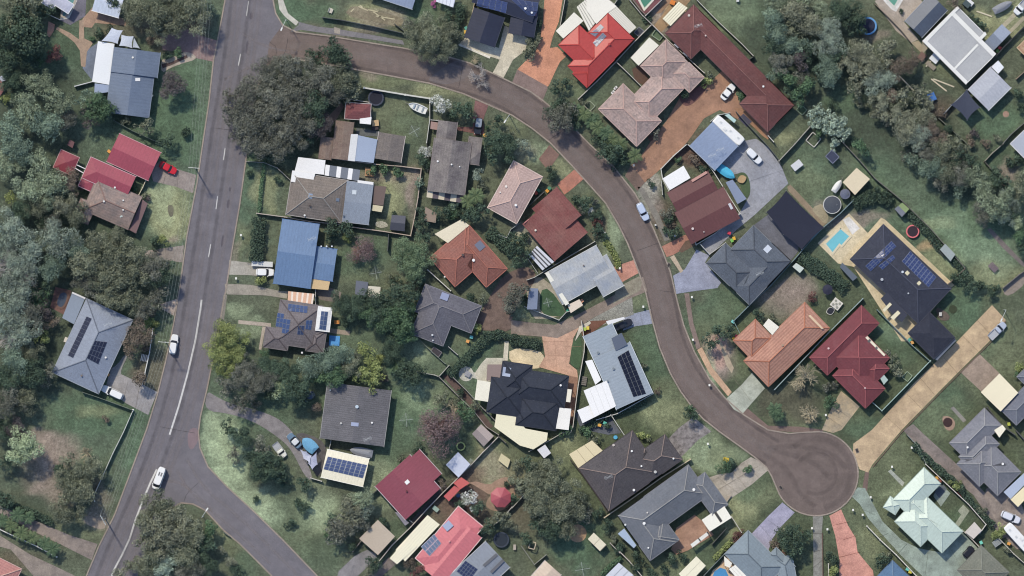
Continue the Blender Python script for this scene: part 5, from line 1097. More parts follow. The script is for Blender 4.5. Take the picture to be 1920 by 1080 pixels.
# W
h = House('garage', 'light blue grey skillion garage beside the white caravan', 'garage', [(1335,229,1383,275,62,'hghg',2.8,.05)], metal((134,150,180),rib=.1,grain=.1), gutter=(170,178,190)); h.antenna(1334,292); h.antenna(1349,281)
carport('garden_shed', 'blue grey rectangular shed beside the turquoise covered boat', 'shed', [(1373,337),(1399,373),(1382,383),(1360,342)], (126,138,164), wall=(130,135,145), z=2.3)
# X
h = House('house', 'deep maroon metal roofed house with a white square patio roof', 'house', [(1250,362,1327,321,44,'hghg',2.8,.13), (1264,399,1356,351,66,'hghg',2.95,.11), (1290,360,1352,328,66,'hggg',2.8,.2)][:2] + [(1326,321,1345,352,14,'gggg',2.7,0)][:0], metal((100,62,64),(94,58,60),rib=.25), cap=None, gutter=(84,54,58))
h.patio([(1281,311),(1294,334),(1255,357),(1242,335)], (240,240,242), z=2.9); h.vent(1298,429,(215,200,200),.3).vent(1319,435,(200,190,190),.15); h.skylight(1369,387,12,5,62,(206,206,214)); h.patio([(1295,338),(1323,321),(1326,325),(1298,342)], (196,150,140), z=3.1, posts=False, name='parapet')
# Y
h = House('house', 'dark slate grey hipped house with one white skylight', 'house', [(1412,423,1482,490,64,'hhhh',2.8,.38), (1360,456,1416,511,52,'hhhh',2.8,.38), (1446,456,1482,490,114,'hhhh',2.8,.38)], tile((90,98,112),(82,90,104),rib=.25), cap=(74,80,92), gutter=(120,125,132)); h.skylight(1438,467,11,13,45,(200,208,224)); h.antenna(1423,513)
shade_sail('shade_sail', 'huge black shade cloth covering the yard beside the slate hipped house', [(1436,398),(1473,358),(1544,427),(1502,468),(1468,440)], (34,38,56), sag=.04, zs=[3,3.2,3,3.2,3])
carport('screen', 'thin teal glass screen on the right edge of the black shade cloth', 'screen', [(1540,423),(1544,427),(1520,450),(1516,447)], (120,160,166), z=1.8)
# Z
h = House('house', 'long charcoal black hipped house with two large solar arrays beside the pool', 'house', [(1655,421,1782,541,90,'hhhh',2.8,.33)], tile((50,54,70),(44,48,64),rib=.2,grain=.15), cap=(70,74,92), gutter=(60,62,76))
h.panels([(1670,452),(1679,462),(1631,509),(1621,499)], 3, 8, (52,66,112), (128,138,170)); h.panels([(1672,478),(1677,484),(1653,506),(1645,499)], 2, 4, (52,66,112), (128,138,170)); h.panels([(1705,471),(1754,520),(1739,539),(1689,490)], 9, 4, (52,66,112), (128,138,170)); h.vent(1652,524,(170,175,185),.35).vent(1690,510,(196,206,220),.3); h.skylight(1699,512,7,7,45,(214,206,176)); h.skylight(1721,531,6,7,45,(214,206,176)); h.vent(1701,550,(180,186,196),.2)
h.skylight(1661,576,19,8,-45,(222,214,184)) if h.w[0].inside(Vector(W(1661,576)[:2])) else h.patio([(1667,567),(1671,571),(1657,585),(1653,581)], (222,214,184), z=3.0, posts=False, name='skylight')
h.patio([(1682,582),(1687,587),(1674,600),(1668,595)], (222,214,184), z=3.0, posts=False, name='skylight'); h.patio([(1650,560),(1662,548),(1700,590),(1690,604),(1676,594)], (48,52,68), z=2.8, posts=False, name='verandah_roof')
House('garage', 'black hip roofed garage at the lower end of the charcoal house', 'garage', [(1741,585,1789,633,56,'hhhh',2.75,.3)], tile((38,42,58),rib=.2), gutter=(56,58,70)).patio([(1787,634),(1792,638),(1756,676),(1750,672)], (96,104,120), z=2.3, posts=False)
carport('garden_shed', 'small shed with half lime green half grey roof by the creek fence', 'shed', [(1691,380),(1704,392),(1690,407),(1676,392)], (132,152,106), wall=(120,130,120), gable=True, c3=(120,124,136), z=2.1); carport('garden_shed', 'pale grey rectangular shed below the red rimmed trampoline', 'shed', [(1771,457),(1790,477),(1781,490),(1761,468)], (150,160,162), wall=(130,138,138), z=2.2)
carport('garden_shed', 'cream square shed roof beside the white boat and dark tanks', 'shed', [(1605,315),(1630,336),(1602,366),(1579,342)], (220,206,178), wall=(190,180,160), z=2.5); carport('garden_shed', 'pale mint small shed roof under the slate hipped house', 'shed', [(1492,493),(1507,503),(1499,512),(1485,500)], (196,206,200), wall=(150,160,155), z=2.0)
carport('garden_shed', 'dark grey long narrow shed between mint shed and charcoal house', 'shed', [(1578,492),(1607,520),(1598,527),(1574,501)], (88,98,112), wall=(100,105,115), z=2.2)
# AA
h = House('house', 'orange clay tiled L shaped house with clear tile courses', 'house', [(1508,567,1554,615,158,'hhhh',2.8,.36), (1415,599,1450,634,57,'hhhh',2.8,.36)], tile((186,138,120),(164,118,106),rib=1.1,grain=.15), cap=(176,112,88), gutter=(170,120,98)); h.patio([(1440,597),(1460,613),(1447,628),(1430,610)], (236,232,220), z=2.9); h.vent(1466,647,(170,140,120),.3); h.patio([(1514,592),(1518,590),(1543,616),(1539,617)], (216,190,160), z=3.5, th=.05, posts=False, name='parapet')
# BB
h = House('house', 'deep crimson tiled house with a black slotted cream patio roof', 'house', [(1614,573,1647,606,137,'hhhh',2.8,.38), (1608,613,1666,671,80,'hhhh',2.8,.38), (1597,667,1658,728,52,'hhhh',2.75,.38), (1640,665,1666,691,40,'hhhh',2.7,.38)], tile((118,60,68),(106,54,62),rib=.25,grain=.12), cap=(152,84,88), gutter=(120,60,66))
h.vent(1552,653,(220,190,190),.25).vent(1620,762-35,(210,180,180),.2); h.patio([(1612,640),(1625,630),(1659,665),(1647,677)], (228,222,200), n=5, c2=(70,68,72), gap=.0, z=2.9); h.patio([(1648,707),(1656,702),(1664,712),(1656,721)], (170,190,186), z=2.5)
for (x, y) in ((1625,641),(1638,655)): h.patio([(x-6,y+5),(x+4,y-6),(x+7,y-3),(x-3,y+8)], (92,90,92), z=3.06, th=.03, posts=False, name='skylight')
# CC
h = House('house', 'silver blue ribbed metal house with one big black solar array', 'house', [(1112,672,1180,641,105,'ghgh',2.9,.1), (1092,631,1147,606,62,'ghgh',2.75,.1)], metal((146,158,172),(156,166,178),rib=.45), gutter=(206,214,220))
h.panels([(1157,669),(1178,656),(1211,738),(1187,744)], 3, 9, (20,24,42), (26,30,48)); h.vent(1121,661,(120,130,140),.3).vent(1150,691,(120,130,140),.3).vent(1139,714,(120,130,140),.25)
h.patio([(1146,634),(1165,624),(1176,646),(1154,658)], (84,94,114), z=3.3, posts=False, name='upper_roof'); h.patio([(1097,677),(1110,674),(1127,712),(1116,721)], (240,240,242), z=2.8)
h.patio([(1094,732),(1138,713),(1155,761),(1114,782)], (240,240,242), n=4, c2=(205,208,212), gap=.04, z=2.95); h.patio([(1082,769),(1106,759),(1116,781),(1092,793)], (240,240,242), z=2.6); h.patio([(1136,602),(1170,594),(1171,598),(1140,610)], (225,225,228), z=2.6, posts=False, name='awning')
# DD
h = House('house', 'navy black hip tiled house with many cream patio roofs', 'house', [(943,677,998,685,60,'hhhh',2.8,.4), (966,690,1066,706,60,'hhhh',2.8,.4), (922,706,990,717,66,'hhhh',2.8,.4), (975,740,1050,752,56,'hhhh',2.8,.4)], tile((40,46,62),(36,42,56),rib=.15,grain=.12), cap=(30,36,50), gutter=(44,48,60))
h.vent(1051,722,WH,.25); h.skylight(950,697,15,17,8,(150,162,188)); h.patio([(1064,729),(1072,730),(1069,754),(1061,753)], (236,230,214), z=2.7); h.patio([(1049,764),(1071,766),(1066,806),(1042,803)], (240,238,234), z=2.7)
h.patio([(895,712),(920,716),(915,753),(890,749)], (236,232,216), z=2.7); h.patio([(931,774),(966,780),(985,803),(1027,811),(1025,826),(1000,842),(975,835),(927,800)], (232,226,198), z=2.65); h.patio([(914,683),(941,683),(939,715),(912,713)], (140,122,118), z=2.6)
# EE
h = House('house', 'dark chocolate tiled hip house with a cream slatted patio corner', 'house', [(1085,877,1185,807,98,'hhhh',2.8,.38), (1186,857,1246,814,57,'hhhh',2.8,.38)], tile((80,76,80),(70,67,74),rib=.35,grain=.22), cap=(132,116,112), gutter=(66,60,64))
h.patio([(1067,851),(1110,825),(1130,844),(1084,877)], (222,208,172), n=3, c2=(150,138,116), gap=.04, z=2.8); h.vent(1184,845,WH,.25).vent(1188,918,WH,.3).vent(1228,884,(190,190,190),.35).vent(1150,834,(200,190,185),.3).vent(1262,859,WH,.22).vent(1202,873,WH,.22); h.antenna(1140,893)
# FF
h = House('house', 'blue grey U shaped tiled house wrapped around a brick courtyard', 'house', [(1158,966,1290,871,68,'hhhh',2.8,.38), (1292,906,1321,885,74,'hhhh',2.8,.38), (1158,966,1206,932,104,'hhhh',2.8,.38), (1203,1000,1244,971,52,'hhhh',2.75,.38)], tile((108,112,122),(96,102,114),rib=.3,grain=.18), cap=(146,146,148), gutter=(120,122,130))
h.patio([(1158,1000),(1170,990),(1193,1022),(1188,1027)], (164,182,206), z=2.4); h.patio([(1315,974),(1356,946),(1371,970),(1330,996)], (240,238,226), z=2.75, n=3, c2=None, gap=.0); h.patio([(1338,961),(1342,958),(1354,976),(1350,979)], (60,60,60), z=2.86, th=.03, posts=False, name='skylight'); h.vent(1207,980,WH,.35).vent(1300,917,WH,.35).vent(1172,983,(220,225,225),.25).vent(1213,960,(210,205,200),.2).vent(1215,1056-30,WH,.2)
carport('pergola', 'white framed open pergola strip below the brick courtyard', 'pergola', [(1294,1020),(1326,996),(1330,1001),(1298,1026)], (226,226,220), n=2, c2=(66,66,72), gap=.12, z=2.3)
# GG
h = House('house', 'grey blue hip roofed house at the bottom edge beside the blue pool', 'house', [(1402,994,1470,1062,62,'hhhh',2.8,.36), (1440,1040,1455,1026,50,'hhhh',2.7,.36), (1452,1046,1484,1040,60,'hhhh',2.75,.36)], tile((124,138,150),(132,146,158),rib=.2,grain=.1), cap=(100,112,124), gutter=(150,160,168))
h.patio([(1357,1042),(1372,1055),(1368,1064),(1358,1060)], (236,232,220), z=2.6); h.patio([(1366,1066),(1378,1058),(1410,1090),(1395,1100)], (240,238,230), n=3, c2=(150,150,150), gap=.06, z=2.7)
carport('carport', 'cream tilted carport roof left of the blue pool at bottom edge', 'carport', [(1305,1042),(1323,1060),(1290,1095),(1272,1075)], (236,230,206), z=2.7, n=2, c2=(200,196,180), gap=.05)
carport('carport', 'white sheet roof cut by the bottom edge below the clothes hoist', 'carport', [(1160,1054),(1188,1078),(1165,1100),(1128,1086)], (206,210,222), z=2.6, n=3, c2=(160,165,175), gap=.12)
h = House('house', 'cream striped roof over pink tiles, cut by the bottom frame edge', 'house', [(990,1086,1022,1050,40,'hghg',2.7,.15)], metal((216,200,180),(190,160,150)), gutter=(200,190,190))
carport('garden_shed', 'white square shed roof at the navy roofed house lower right corner', 'shed', [(1007,843),(1022,833),(1033,849),(1020,859)], (216,218,226), wall=(180,180,180), z=2.1)
carport('garden_shed', 'cream notched twin roof shed beside the round brown garden bed', 'shed', [(1113,998),(1137,1021),(1125,1033),(1102,1010)], (226,218,194), n=2, c2=(170,162,140), gap=.06, wall=(180,176,160), z=2.2)
# II
h = House('house', 'pale mint green many gabled metal house right of the cul-de-sac', 'house', [(1731,876,1762,906,84,'hhhh',2.8,.4), (1737,930,1803,996,56,'hhhh',2.8,.4), (1714,938,1762,985,54,'hhhh',2.75,.4), (1712,917,1757,962,36,'hhhh',2.8,.4), (1668,930,1690,944,24,'hhhh',2.7,.4)], metal((200,216,208),(190,208,200),rib=.12,grain=.06), cap=(206,220,212), gutter=(150,168,160))
House('house', 'grey tiled many hipped house at right, above the mint green house', 'house', [(1844,765,1876,797,92,'hhhh',2.8,.38), (1856,829,1913,884,62,'hhhh',2.8,.38), (1838,824,1880,866,64,'hhhh',2.8,.38), (1846,806,1872,832,70,'hhhh',2.8,.38)], tile((124,126,136),(112,114,126),rib=.25,grain=.18), cap=(150,150,154), gutter=(120,120,128)).vent(1812,838,WH,.25).vent(1878,869,WH,.3)
carport('carport', 'pale blue strip roof at the right edge below the grey hips', 'carport', [(1880,922),(1925,880),(1935,892),(1893,935)], (172,184,206), z=2.7); carport('carport', 'cream strip roof at the right edge beside the pale blue strip', 'carport', [(1893,936),(1935,896),(1945,910),(1907,950)], (236,224,186), z=2.6)
carport('carport', 'large square cream flat carport roof at the right edge', 'carport', [(1872,700),(1907,736),(1874,771),(1837,735)], (238,228,200), z=3.3)
House('house', 'slate grey hipped roof cut by the right edge behind the cream carport', 'house', [(1905,706,1960,650,96,'hhhh',2.8,.36), (1877,770,1925,715,40,'hhhh',2.7,.36)], tile((104,108,122),rib=.25), cap=(126,130,140), gutter=(120,122,130))
carport('awning', 'narrow cream awning right of the upper grey hip roof', 'awning', [(1862,806),(1878,796),(1884,804),(1872,820)], (240,234,214), z=2.9)
House('house', 'muted olive grey tiled hip roof at the lower right edge', 'house', [(1838,1022,1890,1072,64,'hhhh',2.7,.38)], tile((118,120,110),(108,112,104),rib=.3), cap=(130,132,124), gutter=(110,112,105))
House('house', 'steel blue hip roof rising from the bottom edge beside the coral drive', 'house', [(1672,1050,1720,1096,52,'hhhh',2.7,.38)], tile((86,116,150),(76,104,138),rib=.1,grain=.08), cap=(110,134,160), gutter=(80,100,130))
carport('garden_shed', 'pale pink white slab roof in the mint green house yard corner', 'shed', [(1826,978),(1840,994),(1824,1010),(1808,997)], (206,198,192), wall=(160,155,150), z=2.1)
# KK
h = House('house', 'flat light grey industrial looking roof with white borders at top right', 'house', [(1780,27,1860,107,72,'gggg',3.2,0), (1793,14,1846,66,19,'gggg',3.1,0)], mat('sheeting',(176,178,182),(160,162,168),grain=.1), gutter=(236,236,236))
for q in ([(1780,27),(1786,22),(1866,102),(1860,108)], [(1729,78),(1733,74),(1813,154),(1810,159)], [(1776,30),(1784,30),(1734,82),(1728,78)], [(1830,83),(1833,86),(1790,131),(1787,128)], [(1794,13),(1797,17),(1781,33),(1777,29)], [(1845,60),(1848,66),(1834,80),(1830,76)]): h.patio(q, (230,230,228), z=3.22, th=.08, posts=False, name='parapet')
h.patio([(1728,78),(1734,75),(1738,92),(1730,100)], (150,140,120), z=2.2, posts=False, name='awning')
House('outbuilding', 'dark blue grey gabled shed beside the green pool at top right', 'outbuilding', [(1743,-10,1775,20,70,'ghgh',2.6,.3)], metal((82,92,110),(66,74,92),rib=.2), gutter=(150,155,165))
carport('garden_shed', 'blue grey gabled slim shed beside the grey dirt wheel tracks', 'shed', [(1877,46),(1894,62),(1860,97),(1844,80)], (150,160,180), wall=(150,150,155), gable=True, c3=(124,134,152), z=2.5)
carport('awning', 'small white square awning above the silver grey two tone shed', 'awning', [(1870,114),(1881,127),(1870,139),(1857,126)], (226,230,238), z=2.5)
House('garage', 'silver grey two tone low gabled shed beside the dark triangular sail', 'garage', [(1856,127,1894,165,60,'ghgh',2.7,.1)], metal((176,180,192),(160,166,178),rib=.3), gutter=(210,212,216))
shade_sail('shade_sail', 'dark charcoal shade sail left of the silver grey shed', [(1811,168),(1836,202),(1812,226),(1781,197)], (58,64,82), sag=.12)
House('house', 'pale grey roof corner cut by the right edge, upper right yard', 'house', [(1893,270,1960,205,70,'gggg',2.8,0)], mat('sheeting',(170,176,190),grain=.08), gutter=(226,226,228))
House('outbuilding', 'brown framed pergola cut by the right edge near the wheelie bins', 'outbuilding', [(1906,90,1930,66,30,'gggg',2.4,0)], mat('sheeting',(150,110,90),(186,160,130),grain=.2,amt=1,scale=1.5), gutter=(214,186,150))
h = House('house', 'blue grey metal roof hanging in from the top edge', 'house', [(700,-46,785,-18,38,'hghg',2.8,.1)], metal((134,148,176),rib=.2), gutter=(160,168,180))
carport('carport', 'white scalloped roof at the top edge beside the pink flowers', 'carport', [(818,-12),(857,-12),(850,15),(818,4)], (222,226,240), z=2.6, n=5, c2=(196,202,220), gap=.2)
h = House('house', 'navy black metal house with rows of solar at the top edge', 'house', [(890,15,946,34,59,'ghgh',2.8,.12), (897,-30,1014,-6,44,'hghg',3.2,.15), (962,14,1009,22,50,'ghgh',2.7,.12)], metal((36,42,64),(32,36,56),rib=.25), gutter=(52,56,72))
h.panels([(898,-8),(952,6),(949,26),(893,12)], 5, 5, (60,74,120), (100,112,150)); h.panels([(956,-2),(1010,6),(1006,32),(990,30)], 4, 3, (50,62,100), (90,102,140)); h.vent(985,17,WH,.3).vent(997,25,WH,.25)
House('house', 'small faded salmon tiled roof corner at the bottom left edge', 'house', [(-30,1030,42,1066,60,'hhhh',2.7,.36)], tile((178,124,120),rib=.6), cap=(200,160,150), gutter=(200,170,165))
carport('garden_shed', 'dark grey shed under trees above the cream small roof near solar house', 'shed', [(668,526),(691,529),(688,556),(666,552)], (98,104,120), wall=(150,150,150), z=2.3); carport('carport', 'cream white small carport roof half under the dark tree', 'carport', [(691,536),(714,538),(712,562),(689,558)], (214,210,196), z=2.4)
carport('garden_shed', 'pale grey sliver of roof under trees at the left frame edge', 'shed', [(0,146),(18,131),(14,150),(4,154)], (168,176,194), wall=(150,150,150), z=2.2)
carport('pergola', 'brown roofed strip under trees at the far left edge', 'pergola', [(-10,150),(4,152),(9,170),(2,180),(-10,178)], (128,86,84), z=2.3)
# ================================================================ vehicles
car('parked_car', 'bright red hatchback on the drive beside the raspberry red garage', 'car', (300,307), (331,323), (196,36,52), 'sedan')
car('parked_van', 'long white van on the driveway of the slate blue house', 'van', (231,745), (191,726), (234,236,240), 'wagon')
car('parked_car', 'white wagon standing against the left kerb beside the power pole', 'car', (323,664), (329,627), (232,234,238), 'wagon')
car('moving_van', 'white delivery van at the junction, driving over the solid centre line', 'van', (306,876), (291,917), (240,241,243), 'van')
car('parked_car', 'silver blue hatchback parked on the curved road by the right kerb', 'car', (1197,381), (1213,413), (186,200,226), 'wagon')
car('parked_car', 'white sedan parked beside the long maroon brown roof', 'car', (1354,186), (1376,159), (238,239,241), 'sedan')
car('parked_ute', 'white ute on the grey concrete yard beside the blue grey garage', 'ute', (1401,280), (1426,305), (228,232,240), 'wagon')
car('parked_car', 'black sedan on the lilac drive of the silver blue house', 'car', (1150,616), (1185,602), (34,38,50), 'cabin')
car('parked_car', 'black car with a silver roof on the red brick driveway', 'car', (899,221), (895,252), (34,40,54), 'wagon', roofc=(140,150,168))
car('parked_car', 'white hatchback on the pale drive left of the bright blue house', 'car', (480,510), (514,511), (236,238,242), 'hatch')
car('parked_ute', 'silver ute with a loaded tray at the end of the long orange drive', 'ute', (1855,634), (1884,606), (176,186,206), 'ute')
car('parked_car', 'silver white wagon on the stained slab at the lower right', 'car', (1877,962), (1912,977), (216,220,234), 'hatch')
car('parked_car', 'black car half beside the olive grey tiled roof at lower right', 'car', (1808,1044), (1824,1026), (30,32,42), 'hatch')
car('parked_ute', 'blue grey ute with a white canopy on the curved gravel drive', 'ute', (563,838), (541,814), (104,130,156), 'sedan', roofc=(216,220,226))
car('parked_ute', 'old white ute left on the grass beside the gravel drive', 'ute', (515,831), (534,857), (232,234,228), 'ute')
car('parked_ute', 'white and black ute nosing in at the top right corner', 'ute', (1925,2), (1903,26), (226,230,236), 'ute')
car('parked_car', 'dark blue car hidden among trees above the corrugated roof', 'car', (590,738), (567,750), (66,84,110), 'hatch')
caravan('parked_caravan', 'long white caravan beside the light blue grey garage', (1340,222), (1391,268))
caravan('parked_caravan', 'white caravan cut by the right edge below the silver wagon', (1928,1030), (1886,984))
t = T('boat_canopy', 'small pale mint awning beside the long white caravan', 'awning', 1368, 224); patio_geo(t, [(1358,216),(1366,214),(1380,226),(1376,231)], (176,206,204), 2.2, 0, 0, 0, 'cover', .06)
boat('parked_boat', 'white open runabout boat on its trailer on the fenced lawn', (800,209), (766,195), 15, (226,228,228), (150,160,165))
boat('parked_boat', 'turquoise covered boat on the grey yard beside the blue grey garage', (1346,312), (1377,334), 17, (78,182,222), (60,90,120), covered=True)
boat('parked_boat', 'sky blue covered boat with a peach bow beside the gravel drive', (592,845), (568,822), 22, (108,166,206), (214,176,120), covered=True)
boat('parked_boat', 'grey shrouded boat below the large corrugated roof', (699,851), (656,843), 17, (142,146,156), (110,112,120), covered=True)
boat('parked_boat', 'white covered boat standing by the cream shed and dark tanks', (1562,360), (1577,338), 12, (222,222,220), (200,200,200), covered=True)
boat('parked_boat', 'grey covered boat beside timber lengths at the top right', (1862,22), (1897,4), 15, (132,136,146), (100,104,112), covered=True)
def trailer(label, x, y, ang, L, Wd, c):
    t = T('box_trailer', label, 'trailer', x, y, z=.05); t.loc = (0, 0, 0); t.o.rotation_euler = (0, 0, -R_(ang)); L /= S; Wd /= S
    G().box(0, 0, .45, 1.0, L, Wd).part(t, 'body', mat('car_paint', c, grain=.06)); G().box(0, 0, 1.0, 1.06, L*.96, Wd*.92).part(t, 'cover', mat('canvas', c, grain=.08))
    for s in (-1, 1): G().tube((0, s*Wd*.5-.08, .3), (0, s*Wd*.5+.08, .3), .3, n=12).part(t, 'wheel', TYRE)
    G().tube((-L*.5-1.1, 0, .45), (-L*.4, 0, .45), .05).part(t, 'drawbar', PAINT((90,90,95)))
trailer('white box trailer on the lawn below the weathered timber frame', 1494, 310, -38, 20, 14, (206,208,214)); trailer('long white box trailer above the white hatchback', 492, 495, 3, 40, 10, (214,216,218)); trailer('silver tipper box trailer, top edge right of the grey roof', 1818, 5, 40, 14, 9, (222,224,228))
trampoline('black round trampoline with a pale rim inside the white walled corner garden', 705, 184, 15, (60,66,84), (26,28,44), net=True)
trampoline('big blue rimmed trampoline at the edge of the gum trees', 1627, 49, 17, (96,150,206), (30,36,62))
trampoline('pink rimmed trampoline beside the long hedge', 1711, 434, 12.5, (214,112,118), (44,32,44))
trampoline('black netted trampoline between the salmon roof and the leafy fence', 940, 1012, 15, (52,62,78), (34,44,58), net=True)
tank('large dark slate round tank with a white rim below the white boat', 1560, 384, 17, (66,72,84), (200,200,198), 1.3); tank('smaller grey round tank touching the large dark one', 1584, 364, 9.5, (92,98,120), (110,112,125))
t = T('rotary_play_ring', 'lime green ring shaped sandpit under the twiggy bare tree', 'sandpit', 864, 837); X, Y, _ = W(864,837); G().ring(X, Y, .3, .95, .35, .4, 8).part(t, 'rim', PAINT((168,186,122))); G().cyl(X, Y, .02, .12, .8, 8).part(t, 'sand', mat('sand', (70,76,66)))
for a in (('white rotary clothes hoist on the lawn right of the corrugated roof',762,787,13,5),('rotary clothes hoist beside the pale pink bare tree lawn',705,512,12,10),('rotary clothes hoist on the walled lawn below the white runabout',777,246,12,30),('rotary clothes hoist in the oval lawn below weathered blue grey roof',1027,567,9,15),('large rotary clothes hoist on the dark lawn, bottom edge',1092,1067,14,10),('small clothes hoist near the white garden shed',883,864,5,0)): hoist(*a)
BN = [(1005,362,(206,90,70),'red'),(1010,357,(70,130,100),'green'),(1026,358,(214,150,60),'orange'),(1030,353,(70,130,104),'green'),(1367,437,(206,60,84),'red'),(1376,447,(222,176,60),'yellow'),(1372,451,(120,190,90),'lime'),(874,53,(90,160,150),'teal'),(873,60,(222,180,80),'yellow'),(884,632,(110,190,190),'teal'),(877,640,(224,160,90),'orange'),(1096,617,(170,200,90),'lime'),(1102,615,(222,200,80),'yellow'),(1124,797,(224,170,80),'orange'),(1134,793,(90,180,160),'teal'),(1376,635,(226,180,60),'yellow'),(1381,630,(206,70,90),'red'),(1705,637,(90,170,160),'teal'),(1710,642,(224,170,100),'orange'),(1891,795,(180,190,80),'yellow'),(1756,896,(216,160,80),'orange'),(1762,901,(140,80,70),'brown'),(1839,1017,(120,210,190),'teal'),(1891,1019,(224,160,80),'orange'),(1701,1067,(110,200,190),'teal'),(1706,1072,(210,200,80),'yellow'),(1874,90,(220,90,80),'red'),(1870,96,(130,170,90),'green'),(203,702,(226,160,90),'orange'),(1091,564,(224,160,130),'peach'),(1065,582,(60,160,130),'green'),(205,284,(226,160,80),'orange'),(909,254,(222,170,80),'orange'),(1374,603,(120,200,200),'aqua'),(620,846,(216,190,80),'yellow')]
# small yard objects: (name, label, category, x, y, lx, ly, ang, h, colour)
SM = [
 ('play_table','orange plastic play table on the lawn right of the white sunroom','play equipment',632,604,9,7,0,.7,(226,150,80)),
 ('tarpaulin','bright blue square tarp below the white hipped sunroom','tarp',627,639,19,18,4,.3,(84,154,222)),
 ('tarpaulin','crumpled blue tarp at the edge of the gum trees at upper right','tarp',1747,182,13,15,-25,.9,(70,118,190)),
 ('slatted_bench','white slatted bench against the front fence of the slate house','bench',271,671,14,13,12,.6,(206,206,206)),
 ('picnic_table','grey timber picnic table near the creek fence corner','table',1862,501,18,12,45,.75,(118,104,112)),
 ('square_planter','white edged square planter beside the silvery tree','planter',1525,262,20,20,40,.5,(206,204,198)),
 ('vegetable_bed','dark square vegetable bed under the dark netted frame','planter',1503,206,15,13,40,.3,(74,92,68)),
 ('swing_frame','dark square netted play frame on the lawn beside the bluish trees','play equipment',1560,294,19,17,45,1.8,(52,58,82)),
 ('spa_cover','white hexagon pattern spa lid beside the orange clay roof','spa',1568,570,18,17,38,.9,(216,212,204)),
 ('pond','small black pond with a white rim left of the spa lid','pond',1557,583,15,14,10,.25,(34,38,52)),
 ('sun_umbrella','dark navy sun umbrella above the spa lid','umbrella',1551,543,20,18,0,2.3,(38,40,60)),
 ('garden_table','dark table frame in the yard below the mauve slate roof','table',818,660,18,11,35,.75,(60,56,64)),
 ('air_conditioner_box','white box against the brown fence beside the slate roof','air conditioner',124,637,6,9,20,.9,(220,214,206)),
 ('garden_box','white topped box by the white wall gate left of the maroon metal roof','box',1383,1,5,5,0,1,(220,220,220)),
 ('garden_chair','yellow garden seat on the front lawn beside the pale paved drive','chair',1361,862,10,9,15,.8,(216,186,60)),
 ('round_bowl','sky blue round paddling bowl in the shaded yard under the dark roof','paddling pool',1154,820,8,8,0,.4,(90,180,226)),
 ('mailbox','white letterbox beside the silver blue car road verge','mailbox',1229,422,3,3,0,1.1,(230,230,226)),
 ('table_umbrella','grey square garden table on the round pale paving','table',877,701,11,10,30,.75,(150,152,164)),
 ('planter_box','cream seat box beside the round brown garden bed','box',965,1026,5,10,0,.6,(180,170,160)),
 ('climbing_frame','tan timber climbing frame on the dark lawn at lower middle','play equipment',998,1022,11,13,15,1.6,(150,132,108)),
 ('bbq_table','small teal green bench beside the cream patio of the salmon house','bench',817,954,12,8,40,.8,(160,186,176)),
 ('sink_tub','small blue round tub by the coral pergola','tub',859,929,8,8,0,.5,(84,110,150)),
 ('bench_seat','grey bench seat left of the white patio roofs','bench',1095,714,10,17,8,.5,(118,114,110)),
 ('brick_barbecue','tan stone patch table beside the turquoise covered boat','barbecue',1391,336,16,15,20,.6,(190,160,120)),
 ('deck_chair','small white lounger under the white sail at top','lounger',620,20,8,9,20,.5,(214,208,196)),
 ('toolbox','dark grid frame in the pink speckled house yard','frame',1233,66,18,13,35,.5,(88,108,84)),
 ('washing_frame','grey dark grille beside the scarlet roof right corner','grille',1198,60,12,14,40,1.2,(60,62,72)),
 ('wire_enclosure','mint wire frame box behind the crimson house','frame',1701,706,13,14,40,.4,(84,100,78)),
 ('wire_enclosure','pale wire frame on the lawn beside the pink house','frame',1106,199,14,14,45,.3,(92,104,84)),
 ('potting_bench','white potting bench strip at the lower right yard','bench',1869,1017,16,12,-35,.9,(150,156,160)),
 ('skip_box','teal roofed small box at the top right behind the grey roof','box',1812,8,13,10,40,1.4,(70,86,92)),
 ('doghouse','tan dog kennel roof left of the grey industrial roof','kennel',1728,106,12,14,40,1.1,(116,92,86)),
 ('pallet_stack','white sheet stack beside the grey industrial roof','stack',1752,110,16,13,40,.8,(216,222,230)),
 ('water_feature','small white dish ornament on the dark right lawn','ornament',1763,589,5,7,0,.6,(206,206,206)),
 ('park_bench','rusty red garden seat behind the white fence, lower right','bench',1801,925,12,7,45,.7,(150,64,70)),
 ('play_tower','orange and red toy slide by the cream slatted pergola','play equipment',1261,5,9,8,20,1.0,(222,130,60)),
 ('woodpile','stack of cut timber in the debris yard at upper right','woodpile',1745,123,20,8,40,.4,(140,132,120)),
]
